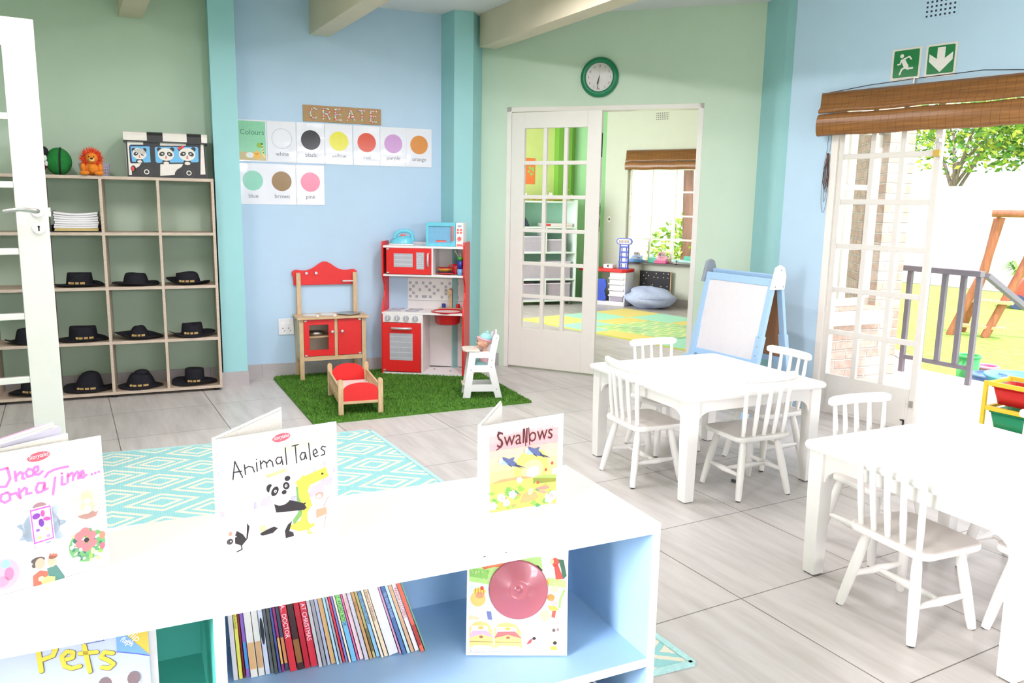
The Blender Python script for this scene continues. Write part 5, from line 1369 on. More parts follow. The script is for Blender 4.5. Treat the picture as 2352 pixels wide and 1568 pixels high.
def high_chair():
    M_HW = mat('high_chair_white', (244, 243, 244), 0.35, noise=0.01)
    t = thing('doll_high_chair', 'white wooden doll high chair at the corner of the grass mat', 'high chair', (2.383, 4.892, 0.012), RAD(-22))
    Wd = 0.17
    Z = -0.012
    def panel(y):
        b = MB(M_HW)
        def bar(p, q, w): 
            (x0, z0), (x1, z1) = p, q; d = math.hypot(x1 - x0, z1 - z0); nx, nz = -(z1 - z0) / d * w / 2, (x1 - x0) / d * w / 2
            b.prism([(x0 + nx, z0 + nz), (x0 - nx, z0 - nz), (x1 - nx, z1 - nz), (x1 + nx, z1 + nz)], y, y + 0.012)
        b.prism([(-0.03, Z + .012), (0.022, Z + .012), (0.062, 0.326), (0.014, 0.326)], y, y + 0.012)        # front leg
        b.prism([(0.198, Z + .012), (0.245, Z + .012), (0.190, 0.235), (0.196, 0.305), (0.219, 0.43), (0.216, 0.444), (0.205, 0.45), (0.186, 0.446), (0.178, 0.436), (0.152, 0.326), (0.14, 0.22)], y, y + 0.012)   # back leg and post
        b.prism([(0.045, 0.284), (0.15, 0.284), (0.152, 0.328), (0.05, 0.328)], y + .0002, y + 0.0118)
        b.prism([(0.036, 0.184), (0.15, 0.184), (0.146, 0.232), (0.04, 0.232)], y + .0002, y + 0.0118)
        b.prism([(0.0, 0.046), (0.212, 0.046), (0.204, 0.094), (0.01, 0.094)], y + .0002, y + 0.0118)
        b.use(M_GREY)
        for x, z in ((0.17, 0.268), (0.166, 0.22), (0.026, 0.2), (0.2, 0.425), (0.206, 0.062)): b.cyl((x, y - 0.0006, z), (x, y + 0.0126, z), 0.0045, n=10)
        b.build('side_panel', t)
    panel(0.0); panel(Wd - 0.012)
    b = MB(M_HW); b.box(0.03, 0.165, 0.012, Wd - 0.012, 0.192, 0.204); b.build('seat', t)
    b = MB(mat('high_chair_tray', (230, 222, 208), 0.4)); b.slab([(-0.03, 0.02), (-0.012, -0.006), (0.085, -0.008), (0.085, Wd + 0.008), (-0.012, Wd + 0.006), (-0.03, Wd - 0.02)], 0.329, 0.34); b.build('tray', t, bevel=0.002)
    b = MB(mat('high_chair_tray', (230, 222, 208), 0.4)); b.slab([(-0.035, 0.03), (-0.022, 0.012), (0.03, 0.012), (0.03, Wd - 0.012), (-0.022, Wd - 0.012), (-0.035, Wd - 0.03)], 0.086, 0.096); b.build('footrest', t, bevel=0.002)
    b = MB(M_HW); b.box(0.0, 0.2, Wd - 0.018, Wd - 0.012, 0.05, 0.09); b.box(-0.012, 0.0, 0.012, Wd - 0.012, 0.045, 0.085); b.box(0.205, 0.217, 0.012, Wd - 0.012, 0.05, 0.09); b.build('cross_rail', t)
    b = MB(M_HW)
    pts = [(0.012, 0.36), (Wd - 0.012, 0.36), (Wd - 0.012, 0.42)] + [(Wd / 2 + (Wd / 2 - 0.012) * math.cos(a), 0.42 + 0.052 * math.sin(a)) for a in [PI * i / 10 for i in range(1, 10)]] + [(0.012, 0.42)]
    n = len(pts); k = 0.19; vs = [(0.183 + 0.22 * (z - 0.4), y, z) for y, z in pts] + [(0.193 + 0.22 * (z - 0.4), y, z) for y, z in pts]
    b.add(vs, [tuple(range(n)), tuple(range(2 * n - 1, n - 1, -1))] + [(i, i + n, (i + 1) % n + n, (i + 1) % n) for i in range(n)], False); b.build('backrest', t)
    # doll
    M_SK = mat('doll_skin', (236, 182, 156), 0.5, noise=0.02); M_PK = mat('doll_pink_cloth', (240, 196, 206), 0.9); M_MI = mat('doll_mint_cloth', (160, 214, 214), 0.9)
    d = thing('baby_doll', 'baby doll in pink shirt and mint cap sitting in the white high chair', 'doll', Fr(2.383, 4.892, -22).p(0.128, 0.088, 0.219), RAD(-22))
    b = MB(M_SK)
    def chain(pts, rs): b.tube(pts, rs, 12)
    # one continuous body: trunk with neck, limbs rooted inside it; the doll faces -x
    b.ball((0.0, 0, 0.06), (0.036, 0.042, 0.062), 18, 12, lambda p: 1 - 0.12 * p.z)
    chain([(0.0, 0, 0.10), (-0.003, 0, 0.125), (-0.004, 0, 0.14)], [0.02, 0.017, 0.018])
    b.ball((-0.008, 0, 0.182), (0.047, 0.043, 0.05), 22, 16, lambda p: 1 + 0.05 * max(0, -p.z) * max(0, -p.x))
    b.ball((-0.036, 0.02, 0.168), (0.017, 0.016, 0.015), 12, 8); b.ball((-0.036, -0.02, 0.168), (0.017, 0.016, 0.015), 12, 8)
    b.ball((-0.055, 0, 0.174), (0.0065, 0.0065, 0.0055), 10, 8); b.ball((-0.048, 0, 0.147), (0.010, 0.013, 0.009), 10, 8)
    for s in (-1, 1):
        b.ball((0.0, s * 0.044, 0.176), (0.01, 0.005, 0.013), 10, 8)
        chain([(0.0, s * 0.038, 0.10), (-0.012, s * 0.056, 0.085), (-0.03, s * 0.06, 0.075), (-0.06, s * 0.05, 0.122), (-0.068, s * 0.048, 0.128)], [0.014, 0.0155, 0.014, 0.011, 0.009])
        b.ball((-0.072, s * 0.046, 0.131), (0.011, 0.009, 0.0065), 10, 8)
        for k in range(4): chain([(-0.078, s * (0.040 + 0.0042 * k), 0.131), (-0.086, s * (0.0395 + 0.0042 * k), 0.130), (-0.091, s * (0.0395 + 0.004 * k), 0.1265)], [0.0026, 0.0025, 0.0019])
        chain([(-0.072, s * 0.038, 0.133), (-0.079, s * 0.033, 0.134)], [0.003, 0.0024])
        chain([(-0.006, s * 0.022, 0.018), (-0.05, s * 0.03, 0.02), (-0.078, s * 0.03, 0.0), (-0.084, s * 0.03, -0.028)], [0.02, 0.018, 0.015, 0.012])
    b.build('body', d)
    b = MB(M_PK); b.ball((0.0, 0, 0.066), (0.0385, 0.0445, 0.058), 20, 12, lambda p: 1 - 0.12 * p.z)
    for s in (-1, 1): b.tube([(0.0, s * 0.036, 0.102), (-0.012, s * 0.056, 0.087), (-0.03, s * 0.06, 0.077), (-0.05, s * 0.054, 0.104)], [0.017, 0.0185, 0.0165, 0.0145], 12)
    b.build('shirt', d)
    b = MB(M_MI); b.ball((-0.004, 0, 0.024), (0.039, 0.044, 0.027), 18, 10)
    for s in (-1, 1): b.tube([(-0.006, s * 0.022, 0.02), (-0.05, s * 0.03, 0.022), (-0.079, s * 0.03, 0.002), (-0.084, s * 0.03, -0.016)], [0.023, 0.021, 0.018, 0.016], 12)
    b.build('trousers', d)
    b = MB(mat('doll_pink_shoe', (232, 160, 180), 0.6))
    for s in (-1, 1): b.ball((-0.09, s * 0.03, -0.037), (0.022, 0.013, 0.013), 12, 8)
    b.build('shoes', d)
    b = MB(M_MI); b.ball((0.004, 0, 0.200), (0.047, 0.046, 0.042), 20, 12, lambda p: 1.0 if p.z > -0.1 else 0.9); b.ball((0.016, 0, 0.244), (0.013, 0.013, 0.012), 12, 8); b.build('cap', d)
    b = MB(mat('doll_pink_band', (240, 170, 186), 0.8)); b.tube([(-0.004 + 0.048 * math.cos(a) * 1.0, 0.0465 * math.sin(a), 0.196 - 0.30 * 0.046 * math.cos(a)) for a in [2 * PI * i / 28 for i in range(28)]], 0.0068, 8, closed=True); b.build('cap_band', d)
    b = MB(mat('doll_eye_dark', (60, 50, 60), 0.2))
    for s in (-1, 1): b.ball((-0.0515, s * 0.0165, 0.185), (0.004, 0.006, 0.0045), 10, 8)
    b.build('eyes', d)
    b = MB(mat('doll_lips', (206, 110, 110), 0.4)); b.ball((-0.0545, 0, 0.159), (0.004, 0.008, 0.0032), 10, 6); b.build('mouth', d)
high_chair()
# ------------------------------------------------------------------ bookcase in the foreground
FB2 = Fr(1.049, 1.226, -3.8)
BZ = 0.006
def bookcase():
    M_TOP = mat('bookcase_white_top', (240, 236, 232), 0.4, noise=0.008)
    M_E1 = mat('bookcase_edge_ice', (226, 242, 246), 0.4, noise=0.01); M_E2 = mat('bookcase_edge_mint', (196, 236, 228), 0.4, noise=0.01)
    M_IN = mat('bookcase_inside_blue', (164, 202, 236), 0.45, noise=0.012); M_IT = mat('bookcase_inside_teal', (86, 186, 172), 0.45, noise=0.02)
    t = thing('bookcase', 'low white bookcase with blue and aqua cells in the foreground', 'bookcase', FB2.p(0, 0, BZ), FB2.a)
    D = 0.41; X0 = -1.95; XD = -0.871
    z = lambda h: h - BZ
    b = MB(M_TOP); b.box(X0, 0, 0.0015, D, z(0.679), z(0.70)); b.use(M_E1); b.box(XD, 0, 0, 0.0015, z(0.6785), z(0.6995)); b.use(M_E2); b.box(X0, XD, 0, 0.0015, z(0.6785), z(0.6995)); b.build('top', t)
    for x0, x1, m, e in ((-0.018, 0, M_IN, M_E1), (XD - 0.001, XD + 0.008, M_IN, M_E1), (XD - 0.010, XD - 0.001, M_IT, M_E1), (X0, X0 + 0.018, M_IT, M_E2)):
        b = MB(m); b.box(x0, x1, 0.0015, D, 0.0, z(0.679)); b.use(e); b.box(x0, x1, 0, 0.0015, 0.0, z(0.679))
        if x1 == 0: b.use(M_TOP); b.box(-0.0004, 0.0006, 0.0015, D, 0, z(0.679))
        b.build('upright', t)
    for x0, x1, m, e in ((XD + 0.008, -0.018, M_IN, M_E1), (X0 + 0.018, XD - 0.010, M_IT, M_E2)):
        for zt, nm in ((0.397, 'shelf'), (0.06, 'base_board')):
            b = MB(m); b.box(x0, x1, 0.0015, D - 0.008, z(zt - 0.019), z(zt)); b.use(e); b.box(x0, x1, 0.0, 0.0015, z(zt - 0.019), z(zt)); b.build(nm, t)
        b = MB(m); b.box(x0, x1, D - 0.008, D, 0.02, z(0.679)); b.build('back_panel', t)
        b = MB(e); b.box(x0, x1, 0.01, 0.02, 0.0, z(0.041)); b.build('plinth', t)
    b = MB(M_IN); b.box(-0.262, -0.25, 0.03, D - 0.01, z(0.06), z(0.378)); b.build('divider', t)
    # worn chips on the front edge of the top
    b = MB(M_DARK); b.xf = Matrix.Translation((0, -0.0002, 0)); b.poly([(-.408, z(.6992)), (-.398, z(.6994)), (-.4, z(.6976))]); b.poly([(-.362, z(.6992)), (-.352, z(.6994)), (-.357, z(.698))]); b.build('chips', t)
bookcase()

class Page:
    """turns drawing coordinates of a cover (four corner marks, top left first, clockwise) into sheet coordinates"""
    def __init__(s, tl, tr, br, bl, w, h): s.c = [Vector(q) for q in (tl, tr, br, bl)]; s.w = w; s.h = h
    def __call__(s, x, y):
        tl, tr, br, bl = s.c; u = v = 0.5; p = Vector((x, y))
        for _ in range(6):
            q = tl * (1 - u) * (1 - v) + tr * u * (1 - v) + br * u * v + bl * (1 - u) * v - p
            du = (tr - tl) * (1 - v) + (br - bl) * v; dv = (bl - tl) * (1 - u) + (br - tr) * u
            det = du.x * dv.y - du.y * dv.x
            u -= (q.x * dv.y - q.y * dv.x) / det; v -= (du.x * q.y - du.y * q.x) / det
        return (u * s.w, (1 - v) * s.h)
    def many(s, pts): return [s(*p) for p in pts]
def fit_text(b, t, x0, x1, z, size, o, rot=0.0, shear=0.0):
    vs, fs = text_mesh(t); w = max(v[0] for v in vs) * size
    b.text(t, x0, z, size, o, rot, 'l', (x1 - x0) / w, shear)

M_PAPER = mat('book_page_block', (236, 232, 226), 0.8, noise=0.05, scale=200)
M_COVER = mat('white_glossy_cover', (240, 240, 242), 0.22, noise=0.008, coat=0.4)
def standing_book(name, label, loc, rz, W, H, open_deg, thick=0.012, cover=M_COVER, group=None, endpaper=None, pages2=0.003):
    """hardback standing open on its lower edges; the front cover faces -y"""
    t = thing(name, label, 'book', loc, rz, group)
    b = MB(cover); b.box(0.0, W, 0.0, 0.0028, 0, H); b.build('front_cover', t, bevel=0.0008)
    b = MB(cover); b.box(-0.004, -0.0002, 0.0, 0.018, 0, H); b.build('spine', t, bevel=0.0008)
    b = MB(M_PAPER); b.add([(0.003, 0.003, 0.004), (W - 0.006, 0.003, 0.004), (W - 0.006, 0.006, 0.004), (0.003, thick, 0.004), (0.003, 0.003, H - 0.004), (W - 0.006, 0.003, H - 0.004), (W - 0.006, 0.006, H - 0.004), (0.003, thick, H - 0.004)], [(0, 3, 2, 1), (4, 5, 6, 7), (0, 1, 5, 4), (1, 2, 6, 5), (2, 3, 7, 6), (3, 0, 4, 7)], False); b.build('pages', t)
    b = MB(cover); b.xf = Matrix.Translation((0.0, 0.018, 0)) @ Matrix.Rotation(RAD(open_deg), 4, 'Z'); b.box(0.0, W, -0.003, 0.0, 0, H)
    b.use(endpaper or M_PAPER); b.box(0.004, W - 0.004, -0.003 - pages2, -0.003, 0.003, H - 0.004); b.build('back_cover', t)
    return t

def story_logo(b, x, z, k):
    b.use(ink(232, 96, 112)); b.disc(x, z, 0.018 * k, 0.008 * k, 0.0008, rot=0.12); b.use(ink(246, 240, 242)); fit_text(b, 'Storytales', x - 0.0155 * k, x + 0.0155 * k, z - 0.0035 * k, 0.0105 * k, 0.0010, 0.1, 0.2)

# ---- "Animal Tales"
def animal_tales():
    W, H = 0.222, 0.237
    t = standing_book('story_book', 'white picture book titled Animal Tales with a dancing panda on its cover', FB2.p(-0.848, 0.14, 0.7005) + Vector((-0.0005, 0.0, 0)), RAD(6.8), W, H, 40)
    t.location = (0.209, 1.421, 0.7005)
    P = Page((195, 392), (1140, 232), (1134, 1207), (205, 1440), W, H)
    b = MB(M_COVER); b.xf = Matrix.Translation((0, 0, 0))
    def poly(c, pts, o=.0006): b.use(ink(*c)); b.poly(P.many(pts), o)
    k = W / 940
    def disc(c, x, y, rx, ry=None, o=.0008, rot=0): b.use(ink(*c)); q = P(x, y); b.disc(q[0], q[1], rx * k, (ry or rx) * k * 1.05, o, rot=rot)
    def line(c, pts, w, o=.001): b.use(ink(*c)); b.line(P.many(pts), w * k, o)
    wash = (240, 242, 196)
    poly(wash, [(200, 475), (480, 420), (560, 470), (860, 385), (1136, 340), (1136, 390), (880, 450), (560, 540), (440, 480), (200, 540)])
    poly(wash, [(205, 730), (420, 690), (560, 640), (720, 615), (730, 660), (560, 720), (420, 760), (280, 790), (205, 800)]); poly((232, 236, 170), [(545, 680), (700, 625), (720, 640), (560, 700)])
    poly(wash, [(430, 1030), (560, 980), (600, 1080), (470, 1180), (430, 1170)]); poly((214, 222, 150), [(490, 1100), (535, 1085), (540, 1130), (490, 1150)], .0007)
    LIL = (190, 186, 238)
    poly(LIL, [(490, 930), (520, 870), (580, 840), (600, 900), (560, 935)]); poly(LIL, [(735, 860), (780, 845), (800, 880), (760, 895)]); poly(LIL, [(890, 830), (920, 770), (985, 740), (1000, 690), (1085, 690), (1080, 745), (1020, 760), (1010, 830), (960, 850), (900, 860)]); poly(LIL, [(925, 640), (945, 620), (950, 680), (930, 690)]); poly(LIL, [(1010, 565), (1040, 560), (1040, 600), (1020, 600)]); poly(LIL, [(200, 980), (225, 970), (232, 1010), (205, 1025)]); poly(LIL, [(440, 900), (470, 900), (490, 950), (450, 960)])
    # crocodile
    G = (206, 208, 84); G2 = (120, 168, 96)
    poly(G2, [(785, 770), (815, 770), (830, 1000), (760, 1090), (665, 1080), (650, 1060), (740, 1070), (800, 980), (790, 870)], .0008)
    poly(G, [(780, 735), (840, 690), (1035, 605), (1058, 680), (900, 755), (880, 800), (915, 930), (915, 1050), (930, 1090), (880, 1125), (800, 1142), (700, 1110), (650, 1065), (740, 1090), (815, 1050), (835, 940), (805, 850), (800, 775)], .001)
    disc(G, 845, 700, 18, 22, .0011); disc((60, 66, 40), 1005, 660, 10, 8, .0012); line(G, [(875, 1120), (875, 1155), (905, 1155)], 14); line(G, [(690, 1085), (700, 1095)], 10)
    # pigs / monkeys and elephant at the right
    PK = (250, 206, 206); BR = (224, 160, 130)
    poly(PK, [(940, 860), (1000, 845), (1012, 930), (950, 945)]); poly(PK, [(870, 990), (900, 930), (945, 950), (945, 1040), (900, 1085), (875, 1060)], .0012); disc(BR, 975, 840, 34, 26, .0011); disc(PK, 972, 846, 24, 16, .0012); disc(PK, 1020, 825, 10, o=.0012); disc(PK, 935, 850, 10, o=.0012); poly(BR, [(948, 960), (1030, 935), (1035, 990), (950, 1028)], .0012)
    line((190, 120, 100), [(1010, 930), (1055, 840)], 4); line((190, 120, 100), [(860, 1060), (1030, 990), (1005, 1110)], 4)
    EL = (206, 204, 220)
    poly(EL, [(1075, 640), (1130, 600), (1134, 1100), (1065, 1112), (1085, 990), (1095, 800)]); disc(EL, 1080, 645, 22, 20, .0009); line((180, 178, 200), [(1105, 600), (1108, 640)], 7)
    # panda
    K = (44, 40, 46); Wp = (236, 236, 226)
    poly(Wp, [(620, 940), (740, 950), (755, 1080), (660, 1120), (575, 1110), (580, 1040)], .0011)
    poly(K, [(605, 905), (650, 890), (730, 880), (840, 905), (860, 930), (850, 960), (730, 975), (620, 985)], .0013); line(K, [(830, 930), (855, 905)], 12, .0014); line(K, [(835, 940), (860, 945)], 12, .0014)
    poly(K, [(495, 1155), (600, 1100), (630, 1115), (590, 1155), (510, 1178), (492, 1170)], .0013); poly(K, [(710, 1085), (745, 1055), (720, 1140), (752, 1150), (757, 1180), (690, 1200), (685, 1140)], .0013)
    disc(Wp, 662, 820, 92, 100, .0015, .2); disc(K, 575, 785, 25, 32, .0013); disc(K, 718, 702, 23, 20, .0013); disc(K, 615, 808, 27, 38, .0017, -.5); disc(K, 706, 762, 26, 30, .0017, .4); disc(K, 688, 815, 20, 17, .0017)
    for x, y in ((618, 808), (704, 762)): disc((250, 250, 250), x, y, 11, 11, .0019); disc(K, x, y, 5, 5, .0021)
    # little wolf at the left
    poly(K, [(300, 1180), (315, 1135), (360, 1165), (385, 1205), (395, 1070), (412, 1100), (395, 1200), (350, 1260), (300, 1240)], .001); disc((70, 66, 70), 262, 1225, 24, 22, .0012); line(K, [(345, 1255), (350, 1290), (312, 1310)], 9); disc((250, 250, 250), 306, 1182, 6, o=.0014); disc((250, 250, 250), 268, 1222, 5, o=.0014); disc((232, 150, 130), 268, 1160, 14, 18, .0008)
    disc((250, 196, 206), 342, 935, 112, 112, .0011)
    b.use(ink(252, 244, 246))
    for s, y, a, c, sz in (('6', 885, 322, 360, .026), ('original', 962, 270, 425, .017), ('stories', 1002, 290, 412, .015), ('inside!', 1035, 310, 395, .011)):
        p = P(a, y); q = P(c, y - (c - a) * .22); fit_text(b, s, p[0], q[0], p[1], sz, .0014)
    q = P(680, 370); story_logo(b, q[0], q[1], 0.95)
    b.use(ink(52, 48, 54))
    def letters(strokes):
        for st in strokes: b.line(P.many(st), 9.5 * k, .0012)
    letters([[(300, 712), (318, 565), (372, 695)], [(305, 655), (365, 645)], [(395, 672), (388, 592)], [(390, 625), (420, 605), (450, 612), (462, 650)], [(485, 645), (480, 575)], [(480, 548), (482, 550)], [(515, 625), (510, 560)], [(512, 590), (535, 560), (555, 575), (560, 612)], [(556, 585), (582, 552), (602, 568), (608, 605)],
             [(672, 530), (645, 530), (630, 555), (640, 585), (665, 580), (678, 550)], [(675, 525), (685, 590)], [(708, 452), (716, 588)], [(762, 438), (815, 425)], [(788, 432), (796, 575)], [(862, 490), (840, 490), (825, 520), (835, 550), (862, 540), (868, 505)], [(866, 488), (878, 540)], [(898, 412), (910, 548)], [(935, 505), (970, 485), (955, 458), (935, 475), (935, 505), (950, 522), (975, 512)], [(1038, 440), (1012, 435), (1000, 455), (1028, 475), (1030, 500), (1000, 510)]])
    b.use(ink(176, 172, 186)); p = P(390, 1335); q = P(950, 1190); fit_text(b, 'snuggly stories to share with your little ones', p[0], q[0], p[1] - .002, .0105, .0012)
    b.build('cover_print', t)
    b = MB(ink(150, 148, 156)); b.xf = Matrix.Translation((-0.004, 0.009, 0)) @ Matrix.Rotation(-PI / 2, 4, 'Z'); b.text('Animal Tales', 0.004, 0.135, 0.011, 0.0004, rot=-PI / 2); b.build('spine_print', t)
animal_tales()

# ---- "Swallows"
def swallows():
    W, H = 0.205, 0.203
    t = standing_book('story_book', 'smaller picture book titled Swallows with two birds, at the right end of the bookcase', (0.722, 1.403, 0.7005), RAD(4.8), W, H, 45)
    P = Page((1052, 672), (1832, 532), (1793, 1405), (1004, 1596), W, H)
    k = W / 790
    b = MB(M_COVER)
    def poly(c, pts, o=.0006): b.use(ink(*c)); b.poly(P.many(pts), o)
    def disc(c, x, y, rx, ry=None, o=.0012, rot=0): b.use(ink(*c)); q = P(x, y); b.disc(q[0], q[1], rx * k, (ry or rx) * k * 1.03, o, rot=rot, n=20)
    def line(c, pts, w, o=.0014): b.use(ink(*c)); b.line(P.many(pts), w * k, o)
    def edge(v): return (1098 - 30 * v, 705 + 815 * v), (1776 - 42 * v, 598 + 818 * v)
    bands = [(252, 214, 214), (250, 190, 190), (250, 180, 184), (252, 196, 180), (253, 214, 176), (254, 224, 164), (254, 228, 150), (252, 224, 150)]
    for i, c in enumerate(bands):
        a, q = edge(i * .085), edge((i + 1) * .085 + .002); poly(c, [a[0], a[1], q[1], q[0]], .0005)
    disc((254, 236, 120), 1490, 1075, 175, 165, .0007); disc((255, 244, 160), 1495, 1095, 110, 90, .0008); disc((255, 252, 226), 1500, 1110, 62, 50, .0009)
    poly((176, 206, 110), [(1500, 1160), (1600, 1135), (1740, 1130), (1738, 1200), (1500, 1230)], .001); poly((236, 170, 120), [(1090, 1235), (1180, 1190), (1400, 1150), (1520, 1165), (1300, 1195), (1150, 1225)], .0011)
    poly((232, 224, 110), [(1085, 1235), (1300, 1190), (1560, 1165), (1738, 1165), (1736, 1320), (1735, 1414), (1400, 1465), (1070, 1518)], .001)
    rnd = random.Random(7)
    for i in range(46):
        x = rnd.uniform(1095, 1720); y = rnd.uniform(1250, 1470) - (x - 1400) * .14
        if y > 1510 - (x - 1070) * .155 or y < 1200: continue
        poly(rnd.choice([(150, 204, 90), (120, 190, 96), (196, 220, 100), (236, 170, 110), (90, 170, 110)]), [(x - rnd.uniform(10, 40), y), (x + rnd.uniform(0, 20), y - rnd.uniform(15, 45)), (x + rnd.uniform(20, 55), y + rnd.uniform(-5, 15)), (x + 5, y + rnd.uniform(10, 30))], .0012 + i * .000004)
    poly((232, 176, 120), [(1360, 1420), (1400, 1330), (1460, 1290), (1530, 1310), (1540, 1360), (1480, 1400)], .0015)
    poly((240, 150, 140), [(1520, 1270), (1600, 1245), (1668, 1250), (1660, 1270), (1560, 1290)], .0016); poly((240, 160, 150), [(1530, 1300), (1600, 1290), (1655, 1305), (1600, 1320)], .0016); disc((250, 220, 170), 1470, 1300, 28, 30, .0017)
    for x, y, r in ((1180, 1365, 24), (1290, 1335, 24), (1228, 1415, 22), (1100, 1450, 24), (1660, 1365, 30), (1700, 1330, 26), (1725, 1095, 20), (1365, 1190, 18)):
        for a in range(5): disc((252, 246, 246), x + r * math.cos(a * 1.257), y + r * math.sin(a * 1.257), r * .72, None, .0019)
        disc((244, 190, 196), x, y, r * .4, None, .0021)
    for x, y in ((1698, 1018), (1632, 1085), (1546, 1212)): disc((206, 90, 80), x, y, 13, 14, .0016)
    for dx, dy in ((0, 0), (250, -105)):
        S = lambda pts: [(x + dx, y + dy) for x, y in pts]
        poly((96, 112, 160), S([(1190, 1000), (1215, 965), (1270, 985), (1325, 965), (1310, 1000), (1345, 1030), (1330, 1060), (1260, 1045), (1200, 1030)]), .0018); poly((170, 196, 230), S([(1165, 1020), (1190, 985), (1220, 1000), (1260, 1040), (1200, 1045)]), .002); poly((60, 66, 110), S([(1320, 1030), (1365, 1045), (1436, 1072), (1360, 1060), (1418, 1090), (1330, 1055)]), .0019); disc((250, 250, 250), 1192 + dx, 1000 + dy, 18, 20, .0022); line((60, 66, 110), S([(1262, 1040), (1292, 1060)]), 7, .002)
    b.use(ink(96, 44, 52))
    p = P(1155, 885); q = P(1705, 800); fit_text(b, 'Swallows', p[0], q[0], p[1] + .001, .047, .0014)
    def L(st): b.line(P.many(st), 9 * k, .0015)
    L([(1428, 690), (1436, 855)]); L([(1470, 680), (1476, 845)]); L([(1215, 735), (1180, 725), (1168, 760), (1205, 820), (1200, 870), (1155, 900)])
    b.use(ink(246, 190, 196)); p = P(1300, 735); q = P(1730, 660); fit_text(b, 'Journey of the', p[0], q[0], p[1] - .004, .013, .0012)
    b.build('cover_print', t)
    b = MB(ink(150, 146, 150)); b.xf = Matrix.Translation((-0.004, 0.009, 0)) @ Matrix.Rotation(-PI / 2, 4, 'Z'); b.text('Swallows', 0.004, 0.15, 0.009, 0.0004, rot=-PI / 2); b.build('spine_print', t)
swallows()

